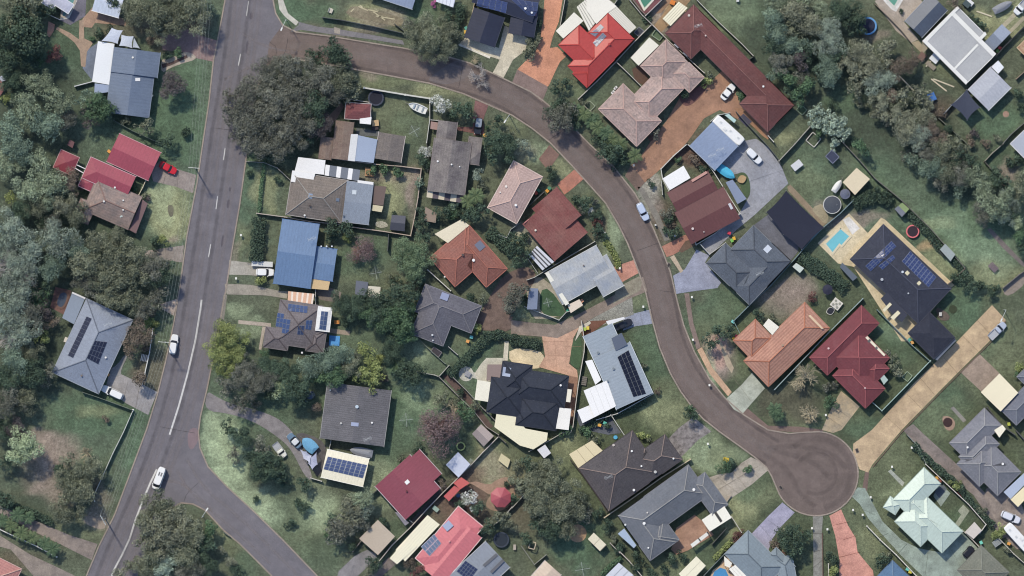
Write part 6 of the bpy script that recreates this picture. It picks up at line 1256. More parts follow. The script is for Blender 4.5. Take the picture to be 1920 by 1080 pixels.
for (nm, lb, ct, x, y, lx, ly, an, hh, cc) in SM:
    t = T(nm, lb, ct, x, y); X, Y, _ = W(x, y); a = -R_(an); lx /= S; ly /= S
    ca, sa = math.cos(a), math.sin(a); L2 = lambda u, v: (X+u*ca-v*sa, Y+u*sa+v*ca)
    if nm in ('square_planter', 'vegetable_bed', 'wire_enclosure', 'toolbox', 'swing_frame', 'climbing_frame', 'washing_frame', 'garden_table'):
        w_ = .16
        for k, (cx_, cy_, ax, ay) in enumerate(((0, ly/2, lx, w_), (0, -ly/2, lx, w_), (lx/2, 0, w_, ly-w_), (-lx/2, 0, w_, ly-w_))):
            p = L2(cx_, cy_); G().box(p[0], p[1], hh-.18 if hh > .6 else 0, hh+.003*k, ax, ay, a).part(t, 'frame_bar', PAINT(tuple(min(255, v+(60 if nm != 'square_planter' else 0)) for v in cc)))
        if nm != 'square_planter' and nm != 'climbing_frame': p = L2(0, 0); G().box(p[0], p[1], hh-.15 if hh > .6 else .06, hh-.1 if hh > .6 else .12, lx-w_, ly-w_, a).part(t, 'infill', mat('netting', cc, grain=.15))
        if hh > .6:
            for u in (-1, 1):
                for v in (-1, 1): p = L2(u*lx/2*.95, v*ly/2*.95); G().box(p[0], p[1], 0, hh-.18, .08, .08, a).part(t, 'leg', PAINT(cc))
    elif nm in ('sun_umbrella', 'round_bowl', 'sink_tub', 'pond', 'brick_barbecue'):
        r = lx/2; n = 8 if nm == 'sun_umbrella' else 14
        if nm == 'sun_umbrella':
            G().cyl(X, Y, hh-.3, hh, r, n, r1=.1).part(t, 'canopy', mat('canvas', cc, grain=.1)); G().tube((X, Y, 0), (X, Y, hh-.1), .04).part(t, 'pole', PAINT((180,180,180)))
        else:
            pts = [(X+(r*(1+.18*math.sin(2*q)*(nm in ('pond', 'brick_barbecue'))))*math.cos(q), Y+r*math.sin(q)*.95) for q in [2*math.pi*k/n for k in range(n)]]
            G().prism(pts, 0, hh).part(t, 'basin', PAINT((206,206,200) if nm in ('pond',) else tuple(int(v*.9) for v in cc)))
            G().prism([(X+(p[0]-X)*.86, Y+(p[1]-Y)*.86) for p in pts], hh-.02, hh+.02).part(t, 'surface', mat('paving', cc, grain=.15))
    elif nm in ('slatted_bench', 'picnic_table', 'bench_seat', 'bbq_table', 'garden_chair', 'deck_chair', 'park_bench', 'play_table', 'table_umbrella', 'potting_bench'):
        n = 5
        g = G()
        for k in range(n): p = L2(0, -ly/2+ly*(k+.5)/n) if nm != 'slatted_bench' else L2(-lx/2+lx*(k+.5)/n, 0); g.box(p[0], p[1], hh-.06, hh, lx if nm != 'slatted_bench' else lx/n*.6, ly/n*.82 if nm != 'slatted_bench' else ly, a)
        g.part(t, 'top', mat('timber', cc, grain=.12))
        for u in (-1, 1):
            for v in (-1, 1): p = L2(u*lx*.42, v*ly*.4); G().box(p[0], p[1], 0, hh-.06, .07, .07, a).part(t, 'leg', PAINT(cc))
        if nm in ('garden_chair', 'deck_chair', 'play_table'): p = L2(-lx*.5, 0); G().box(p[0], p[1], hh, hh+.4, .08, ly, a).part(t, 'backrest', PAINT(cc))
    else:
        p = L2(0, 0); g = G(); b = [L2(-lx/2, -ly/2), L2(lx/2, -ly/2), L2(lx/2, ly/2), L2(-lx/2, ly/2)]
        g.prism(b, 0, hh*.85).part(t, 'body', mat('car_paint', tuple(int(v*.9) for v in cc), grain=.08))
        G().prism([(X+(q[0]-X)*1.04, Y+(q[1]-Y)*1.04) for q in b], [hh*.85]*4, [hh*.85+.05, hh*.85+.05, hh, hh]).part(t, 'lid', mat('canvas', cc, grain=.12))
        if nm == 'spa_cover':
            for (u, v) in ((-.25,-.25),(.25,-.25),(0,0),(-.25,.25),(.25,.25)): p = L2(u*lx, v*ly); G().cyl(p[0], p[1], hh-.04, hh+.03, .33, 6).part(t, 'panel', PAINT((150,150,140)))
for q, lb in (([(1746,148),(1775,171)],'thick white timber plank on the lawn, lower of the crossed pair'),([(1750,148),(1789,163)],'thin tan timber plank, upper of the crossed pair on the lawn'),([(1831,21),(1860,31)],'white timber planks beside the grey covered boat'),([(1736,125),(1745,115)],'short timber plank beside the white bordered grey roof'),([(1684,140),(1714,171)],'grey timber beam among the tan gum trees')):
    g = T('timber_plank', lb, 'plank', (q[0][0]+q[1][0])/2, (q[0][1]+q[1][1])/2, 'loose timber planks in the upper right yards'); b = G(); strip(q, .3, .06, .2, b); b.part(g, 'board', mat('timber', (206,198,176), grain=.15))
for q, lb in (([(675,10),(680,14)],'tiny uppermost'),([(672,12),(690,20)],'upper left'),([(700,22),(722,38)],'longest diagonal'),([(690,18),(708,22)],'middle'),([(705,30),(740,36)],'lowest flat lying'),([(658,22),(664,16)],'leftmost')):
    g = T('scrap_plank', lb + ' scrap timber strip in the debris yard at the top', 'plank', q[0][0], q[0][1], 'scrap strips in the debris yard'); b = G(); strip(q, .25, .05, .15, b); b.part(g, 'board', mat('timber', (196,188,158), grain=.15))
# sails / tarps left of garage
shade_sail('shade_sail', 'pale lilac folded shade sail between the sky blue boat and solar garage', [(563,842),(575,846),(585,854),(582,868),(570,860)], (190,194,214), z=2.3, sag=.15); shade_sail('shade_sail', 'lilac grey shade sail below its smaller neighbour beside the solar garage', [(582,858),(594,848),(596,870),(586,880),(578,868)], (170,174,200), z=2.3, sag=.1)
# poles and lamps
pole('power pole with two crossarms at the kerb beside the red car drive', 367, 316, 5, 2); pole('power pole behind the white wagon at the left kerb', 311, 641, 6, 1); pole('leaning looking power pole at the kerb near the lower left concrete crossing', 198, 973, 60, 2)
lamp('street lamp on the corner verge at the top of the side road', 538, 39, 530, 57); lamp('street lamp on the grass verge beside the red brick driveway', 955, 217, 947, 229); lamp('street lamp on the lower junction kerb', 381, 968, 391, 953); lamp('street lamp beside the silver ute at the drive end', 1882, 581, 1873, 600)
def wires(a, b, offs, lab):
    for k, wh in zip(offs, ('leftmost', 'second from left', 'third from left', 'rightmost')):
        A_ = Vector(W(a[0]+k*a[2], a[1]+k*a[3], 9.2)); B_ = Vector(W(b[0]+k*b[2], b[1]+k*b[3], 9.2)); g = G(); pr = A_
        for j in range(1, 11): u = j/10; p = A_.lerp(B_, u); p.z -= 4*.9*u*(1-u); g.tube(pr, p, .012, n=3); pr = p
        g.top('power_line', PAINT((170,178,176)), wh + ' ' + lab, 'power line', 'power lines along the main road')
wires((392,-20,8,0), (367,316,8,0), (-1.1,-.4,.4,1.1), 'thin wire from the red car drive pole to the top edge')
wires((367,316,8,0), (311,641,8,0), (-1.1,-.4,.4,1.1), 'wire from the red car drive pole to the white wagon pole')
wires((311,641,8,0), (198,973,6,5), (-1.1,-.4,.4,1.1), 'wire from the white wagon pole to the lower left pole')
# little white marks: meter lids, letterboxes
MB = [(202+460,160,0)]
for k, (x, y, lab) in enumerate([(452,441,'on the verge below the long hedge'),(443,522,'on the strip beside the white hatchback'),(250,769,'at the corner of the white post fence'),(1188,310,'under the palm by the orange drive'),(1330,722,'beside the curved footpath edge'),(1548,778,'on the lawn of the twiggy bare tree'),(1599,956,'on the lawn above the coral drive'),(1551,992,'between the grey and coral drives'),(1632,932,'beside the mint drive'),(1672,875,'on the lawn above the mint house'),(1709,839,'beside the stained long drive'),(1297,557,'on the lawn edge below the lilac drive'),(1206,575,'on the small dark lawn beside the road'),(1327,832,'on the front lawn of the grey U shaped house'),(1134,437,'beside the dark red tiled house hedge'),(1162,503,'at the tip of the curved hedge'),(1265,442,'by the orange path of the maroon metal house'),(1522,990,'left of the narrow grey drive'),(1617,965,'on the brown lawn right of the coral drive'),(1299,637,'on the verge by the brown footpath')]):
    g = T('letterbox', 'small white letterbox '+lab, 'letterbox', x, y); X, Y, _ = W(x, y); G().box(X, Y, 0, .9, .16, .16).part(g, 'post', PAINT((170,170,165))); G().box(X, Y, .9, 1.2, .42, .5).part(g, 'box', PAINT((232,232,228)))
for (x, y, an, lb) in ((1254,497,-68,'dark storm drain pit in the kerb beside the lilac drive'),(1464,914,50,'dark storm drain pit on the left kerb of the cul-de-sac'),(1607,845,70,'dark storm drain pit at the cul-de-sac mouth of the orange drive')):
    g = T('storm_drain', lb, 'drain', x, y); X, Y, _ = W(x, y); G().box(X, Y, 0, .15, 1.1, .7, -R_(an)).part(g, 'pit', mat('concrete', (120,112,106), grain=.1)); G().box(X, Y, .15, .17, .8, .5, -R_(an)).part(g, 'grate', PAINT((48,44,46)))
# ================================================================ hedges
def hedge(label, pts, w, kind='dark', h=1.6):
    dk, lt, *_r = KINDS[kind]; P, Tn, Nn = [], [], []
    for k in range(len(pts)-1):
        a, b = np.array(W(*pts[k])), np.array(W(*pts[k+1])); L = np.linalg.norm(b-a); n = int(L*w/S*55+30); u = rng.uniform(0, 1, n)[:, None]; d = (b-a)/L; nn = np.array([-d[1], d[0], 0])
        v = rng.uniform(-1, 1, n)[:, None]; z = h*(1-.35*np.abs(v)**3)*rng.uniform(.55, 1.05, n)[:, None]
        P.append(a+(b-a)*u+nn*v*w/S/2*(1+.15*np.sin(u*L*2))+np.array([0, 0, 1])*z); Tn.append(np.clip(rng.normal(.45, .25, n), 0, 1))
    P = np.concatenate(P); Tn = np.concatenate(Tn); n_ = np.tile([0, 0, 1.], (len(P), 1))+rng.normal(0, .6, P.shape); n_ /= np.linalg.norm(n_, axis=1)[:, None]
    a = np.cross(n_, rng.normal(size=n_.shape)); a /= np.linalg.norm(a, axis=1)[:, None]; b = np.cross(n_, a); s_ = .15*rng.uniform(.7, 1.4, len(P))[:, None]
    c = P.mean(0); c[2] = 0; V = np.stack([P-a*s_, P-b*s_, P+a*s_, P+b*s_], 1).reshape(-1, 3)-c; nf = len(P)
    me = bpy.data.meshes.new('foliage'); me.from_pydata(V.tolist(), [], [(4*k, 4*k+1, 4*k+2, 4*k+3) for k in range(nf)]); at = me.attributes.new('tone', 'FLOAT', 'FACE'); at.data.foreach_set('value', Tn.astype(np.float32)); me.materials.append(LEAFM[kind])
    t = T('hedge', label, 'hedge', c[0]*S+960, 540-c[1]*S); o = bpy.data.objects.new('foliage', me); col.objects.link(o); o.parent = t.o
    g = G(); [G.tube(g, W(*p, 0), W(*p, h*.7), .05) for p in smooth_poly(pts, 2, False)]; g.part(t, 'stem', BARK)
hedge('curved lime green hedge strip right of the weathered blue grey roof', smooth_poly([(1134,452),(1146,466),(1156,484),(1160,503)], 1, False), 10, 'lime', .9)
hedge('thick dark hedge curving down to the left of the navy roofed house', [(938,626),(915,632),(895,650),(872,675),(850,695),(842,705)], 17, 'dark', 2)
hedge('dark hedge strip along the shared lane, right of the yellow bush', [(905,628),(935,624),(960,634)], 12, 'dark', 2); hedge('oval dark hedge island between the lane and pale court', [(958,636),(975,640),(995,644),(1013,646)], 20, 'dark', 1.5)
hedge('tall dark clipped hedge on the left of the bright blue house', [(487,408),(484,450),(480,490)], 26, 'dark', 2.4); hedge('thin green hedge along the lawn above the dark clipped hedge', [(497,300),(490,350),(486,398)], 7, 'green', 1)
hedge('shrubby border along the creek fence beside the pink rimmed trampoline', [(1697,395),(1730,425),(1755,455),(1768,470)], 16, 'dark', 1.6); hedge('shrubby border below the pale grey shed', [(1785,485),(1800,500),(1808,512)], 15, 'dark', 1.6)
hedge('row of dark shrubs on the fence right of terracotta roof', [(915,432),(940,452),(960,472)], 24, 'dark', 1.8); hedge('low hedge under the silver blue house end wall', [(1085,808),(1110,796),(1138,780),(1180,765),(1212,752)], 12, 'dark', 1.2)
hedge('shrub row between the mint green house and long stained drive', [(1712,832),(1735,858),(1760,880),(1790,905),(1812,932),(1838,962),(1862,985)], 13, 'dark', 1.5); hedge('leafy row along the left side of dark trampoline', [(900,990),(885,1012),(872,1030)], 16, 'dark', 1.6)
hedge('lime green low hedge below the brick courtyard', [(1338,1048),(1356,1030),(1370,1015)], 9, 'lime', 1); hedge('green hedge along the grey picket side of dark lawn, bottom edge', [(1128,1078),(1145,1060),(1165,1045)], 9, 'green', 1.2)
hedge('dark shrubs round the white walled corner of the pink speckled roof', [(1218,30),(1205,40)], 14, 'dark', 1)
hedge('dark green shrub border on the left fence of the pale pink shed', [(1500,480),(1530,500),(1560,520),(1585,540)], 26, 'dark', 1.8); hedge('dark bushes beside the cream shed by the creek', [(1600,385),(1625,372),(1650,365),(1670,380)], 26, 'dark', 2); hedge('shrubs below the slim white pavement, left of the pink speckled house', [(850,60),(868,20)], 16, 'dark', 2)
hedge('low dark row beside the white picket fence of the olive fallow', [(0,940),(60,960),(100,980)], 14, 'dark', 1.6)
# ================================================================ fences
WHF = (206,206,200); DKF = (84,88,90); TLF = (120,146,146); TIM = (150,132,116); CRF = (200,190,166)
for a in [
 ([(683,165),(760,178),(806,185)], WHF, 1.8, .28, 'thick white garden wall'), ([(620,181),(650,186),(692,192),(697,222)], (190,184,180), 1.6, .14, 'pale fence'),
 ([(806,185),(806,224),(800,268)], WHF, 1.7, .12, 'white fence'), ([(806,225),(822,226)], WHF, 1.5, .12, 'short white fence'),
 ([(605,33),(640,38),(700,50),(757,63)], DKF, 1.6, .12, 'dark fence'), ([(621,297),(702,308),(752,312),(790,317),(784,370),(777,410),(770,442),(720,434),(662,426)], (186,170,158), 1.6, .16, 'pale timber fence'),
 ([(482,400),(535,407),(580,415),(637,421)], (186,176,168), 1.6, .16, 'pale timber fence'), ([(463,303),(495,305),(520,315),(545,338)], (150,150,146), 1.5, .12, 'grey fence'),
 ([(729,440),(727,470)], DKF, 1.6, .12, 'short dark fence'), ([(802,506),(822,524),(845,545)], WHF, 1.6, .16, 'white fence'),
 ([(935,440),(950,446),(958,430),(975,418)], (160,165,165), 1.6, .1, 'grey fence'), ([(782,697),(815,703),(823,706),(842,685)], (176,176,168), 1.6, .14, 'pale fence'), ([(780,630),(805,655),(835,682)], (130,140,130), 1.3, .1, 'wire fence'),
 ([(841,650),(858,665)], (190,190,190), 1.6, .1, 'short pale fence'), ([(823,706),(853,736),(888,770),(912,800),(935,815)], (156,150,146), 1.6, .12, 'grey fence'), ([(850,708),(875,732),(905,765),(930,790)], (150,148,146), 1.6, .12, 'grey fence'),
 ([(1090,602),(1096,640),(1095,660),(1084,722),(1074,800),(1070,810)], (206,200,192), 1.6, .14, 'white fence'), ([(984,575),(1048,600),(1062,585),(1070,583)], (190,190,186), 1.4, .12, 'low pale fence'), ([(988,525),(1002,520),(1072,478),(1115,453)], (186,186,182), 1.6, .12, 'pale fence'),
 ([(990,485),(1008,512)], (176,176,172), 1.6, .1, 'short pale fence'), ([(960,410),(985,392),(1020,360)], (110,112,116), 1.6, .1, 'dark fence'), ([(1084,186),(1120,152),(1155,116),(1190,78),(1222,46)], (196,190,182), 1.6, .14, 'pale fence'),
 ([(1155,116),(1180,140),(1206,166)], (190,186,180), 1.6, .12, 'pale fence'), ([(1222,46),(1205,30),(1180,0)], (180,180,176), 1.6, .12, 'pale fence'), ([(1222,46),(1252,76),(1285,105),(1320,137)], (206,202,196), 1.6, .12, 'white fence'), ([(1210,30),(1245,-4)], (190,186,184), 1.6, .12, 'short pale fence'),
 ([(1306,0),(1345,40),(1390,82),(1413,106)], (190,190,184), 1.6, .13, 'pale fence'), ([(1413,106),(1404,112)], DKF, 1.6, .14, 'short dark fence'), ([(1060,-5),(1050,50)], (190,186,180), 1.6, .12, 'white fence'), ([(1133,-6),(1152,8),(1160,-4)], (180,180,178), 1.6, .12, 'pale fence'),
 ([(1084,186),(1100,203),(1118,218)], (180,176,160), 1.3, .1, 'low timber fence'),
 ([(1288,270),(1262,293),(1239,317),(1242,336),(1254,358)], WHF, 1.7, .16, 'white fence'), ([(1288,270),(1312,290),(1336,320),(1360,358),(1387,401),(1340,438),(1305,459),(1303,453)], WHF, 1.7, .16, 'white fence'), ([(1240,340),(1242,365)], WHF, 1.4, .1, 'short white fence'),
 ([(1313,458),(1330,477),(1360,455)], (190,190,190), 1.6, .12, 'pale fence'), ([(1332,228),(1345,216),(1368,212)], (190,195,195), 1.6, .12, 'pale fence'), ([(1380,210),(1400,232),(1440,275),(1460,300),(1462,306)], DKF, 1.6, .12, 'dark fence'),
 ([(1460,302),(1490,270),(1518,238)], (170,166,160), 1.7, .14, 'pale timber fence'), ([(1440,255),(1450,266)], WHF, 1.6, .14, 'short white fence'), ([(1575,262),(1610,300),(1640,335),(1690,376),(1745,430),(1780,470),(1808,502)], (110,108,106), 1.7, .13, 'dark creek fence'),
 ([(1808,504),(1778,532)], (120,108,100), 1.6, .14, 'short brown fence'), ([(1600,375),(1575,400),(1545,425),(1516,455),(1490,485),(1445,535),(1402,575),(1375,602)], (120,140,146), 1.7, .14, 'teal grey fence'),
 ([(1617,560),(1575,602),(1545,632),(1495,685),(1452,730)], (150,170,172), 1.7, .16, 'pale teal fence'), ([(1644,581),(1675,612),(1710,648),(1744,678)], (120,140,142), 1.7, .14, 'teal fence'), ([(1744,676),(1700,722),(1653,770),(1636,755)], (160,184,180), 1.6, .14, 'pale mint fence'),
 ([(1375,602),(1387,625)], TLF, 1.6, .12, 'short teal fence'), ([(1145,777),(1158,797),(1170,815)], (200,200,196), 1.6, .12, 'short white fence'),
 ([(1224,738),(1185,760),(1158,775),(1118,787)], (206,206,202), 1.6, .14, 'white fence'), ([(1133,970),(1180,938),(1240,895),(1294,861)], (200,186,160), 1.7, .18, 'cream timber fence'), ([(1138,960),(1120,930),(1092,890),(1070,862)], (84,76,74), 1.6, .14, 'dark brown fence'),
 ([(1162,1034),(1180,1052),(1205,1082)], (196,190,180), 1.6, .16, 'pale timber fence'), ([(1144,1018),(1162,1036)], (180,174,168), 1.6, .14, 'pale timber fence'), ([(1371,968),(1390,998)], (196,192,186), 1.6, .12, 'short white fence'), ([(1358,1038),(1320,1078),(1310,1090)], (110,120,120), 1.6, .12, 'grey fence'), ([(1335,1020),(1362,990),(1390,998)][:2], (90,90,90), 1.4, .1, 'short dark fence'),
 ([(992,846),(1026,828),(1056,810),(1068,812)], (176,172,160), 1.6, .14, 'pale fence'), ([(935,818),(905,848),(880,875),(848,906),(828,926),(800,955),(770,988),(735,1022),(690,1078)], (196,190,182), 1.6, .15, 'long white fence'), ([(935,818),(948,830)], (110,105,100), 1.6, .12, 'short brown fence'),
 ([(960,950),(945,968),(925,985)], (190,188,182), 1.6, .12, 'pale fence'), ([(960,952),(985,925),(1010,900)][:2], (190,188,180), 1.6, .12, 'pale fence'), ([(978,1024),(1000,1060),(1018,1040)][:1] + [(1002,1058),(1024,1040)], (150,150,146), 1.5, .1, 'grey wire fence'),
 ([(782,846),(745,885),(706,920),(690,932)], (70,72,76), 1.7, .14, 'dark fence'), ([(662,1034),(680,1010),(700,984)], (170,160,146), 1.2, .16, 'low timber fence'), ([(768,975),(776,981)], (190,190,190), 1.5, .1, 'gate'),
 ([(617,845),(621,826)], (196,196,192), 1.5, .1, 'short white fence'), ([(583,896),(603,902)], (206,204,200), 1.2, .14, 'short white fence'), ([(287,617),(281,660),(272,700),(267,721)], (224,226,226), 1.2, .16, 'white picket fence'),
 ([(155,735),(185,745),(220,758),(250,769)], (110,120,112), 1.5, .1, 'dark wire fence'), ([(250,769),(232,810),(212,850),(192,895),(175,932),(178,940)], (206,210,206), 1.3, .12, 'white rail fence'), ([(0,992),(30,1006),(70,1024),(107,1044)], (226,226,222), 1.6, .16, 'white fence'),
 ([(214,226),(250,246),(285,262),(312,272)], (96,110,104), 1.5, .1, 'dark wire fence'), ([(141,162),(160,157),(175,153)], (206,210,216), 1.3, .16, 'short white rail'), ([(274,338),(268,352),(261,365)], (206,196,172), 1.5, .14, 'cream rail'), ([(90,27),(112,37)], (206,208,210), 1.6, .12, 'short white fence'),
 ([(1624,985),(1660,1025),(1700,1065),(1718,1082)][:1] + [], WHF, 1, .1, 'x'),
 ([(1625,986),(1650,1012),(1680,1040),(1718,1080)], (210,208,198), 1.5, .18, 'white timber fence'), ([(1735,870),(1775,908),(1815,945),(1848,983),(1836,1000)], (206,204,196), 1.6, .14, 'pale fence'), ([(1803,993),(1822,1011),(1838,1028)], (196,192,180), 1.6, .14, 'pale fence'), ([(1873,1010),(1900,1038),(1925,1060)], (196,192,182), 1.6, .14, 'pale fence'),
 ([(1700,815),(1720,835),(1737,872)], (130,140,136), 1.3, .1, 'low grey fence'), ([(1850,764),(1880,800),(1902,815)], (84,84,90), 1.6, .14, 'dark fence'), ([(1905,808),(1925,830)], (84,84,90), 1.6, .14, 'dark fence'), ([(1760,470),(1768,480)], DKF, 1.4, .1, 'short dark fence'), ([(1880,540),(1910,515),(1925,505)], (120,114,112), 1.2, .14, 'timber rail fence'),
 ([(1845,303),(1860,287),(1880,270)], (150,146,136), 1.5, .14, 'pale timber fence'), ([(1845,303),(1865,325),(1890,345)], (100,98,94), 1.5, .12, 'dark fence'), ([(1925,226),(1895,252),(1875,275)], (110,112,112), 1.5, .12, 'dark fence'), ([(1925,45),(1880,90),(1850,125),(1815,165)], (56,60,64), 1.7, .18, 'dark boundary fence'),
 ([(1760,222),(1785,245),(1802,260),(1818,275)], (110,116,108), 1.4, .12, 'dark wire fence'), ([(1767,216),(1785,196),(1812,170)], (150,160,170), 1.5, .12, 'grey fence'), ([(1905,148),(1925,130)], TIM, 1.4, .14, 'short timber fence'), ([(1640,8),(1665,32),(1690,58),(1706,78)], (130,118,106), 1.2, .12, 'low timber fence'),
 ([(740,45),(757,58)], DKF, 1.2, .1, 'short dark fence'), ([(592,540),(592,570)], (206,206,206), 1.5, .1, 'short white fence'), ([(932,150),(900,128),(860,110)][:1]+[], WHF, 1, .1, 'x'), ([(892,-4),(882,40),(874,60)], (206,186,160), 1.5, .1, 'cream fence'), ([(800,268),(804,300),(802,322)], (80,80,82), 1.6, .12, 'short dark fence'),
 ([(1700,815),(1712,828)], (190,190,180), 1.1, .1, 'short pale fence'), ([(430,1005),(420,998)], (110,120,120), 1, .1, 'short grey rail'), ([(1553,1057),(1553,1090)], (216,214,206), 1.4, .14, 'short white fence'),
 ([(1186,0),(1200,18),(1211,29)], (140,120,120), 1.5, .14, 'brown fence'), ([(1370,930),(1363,940)], (170,160,150), .6, .12, 'low edging wall'),
]:
    if len(a[0]) > 1: fence(*a)
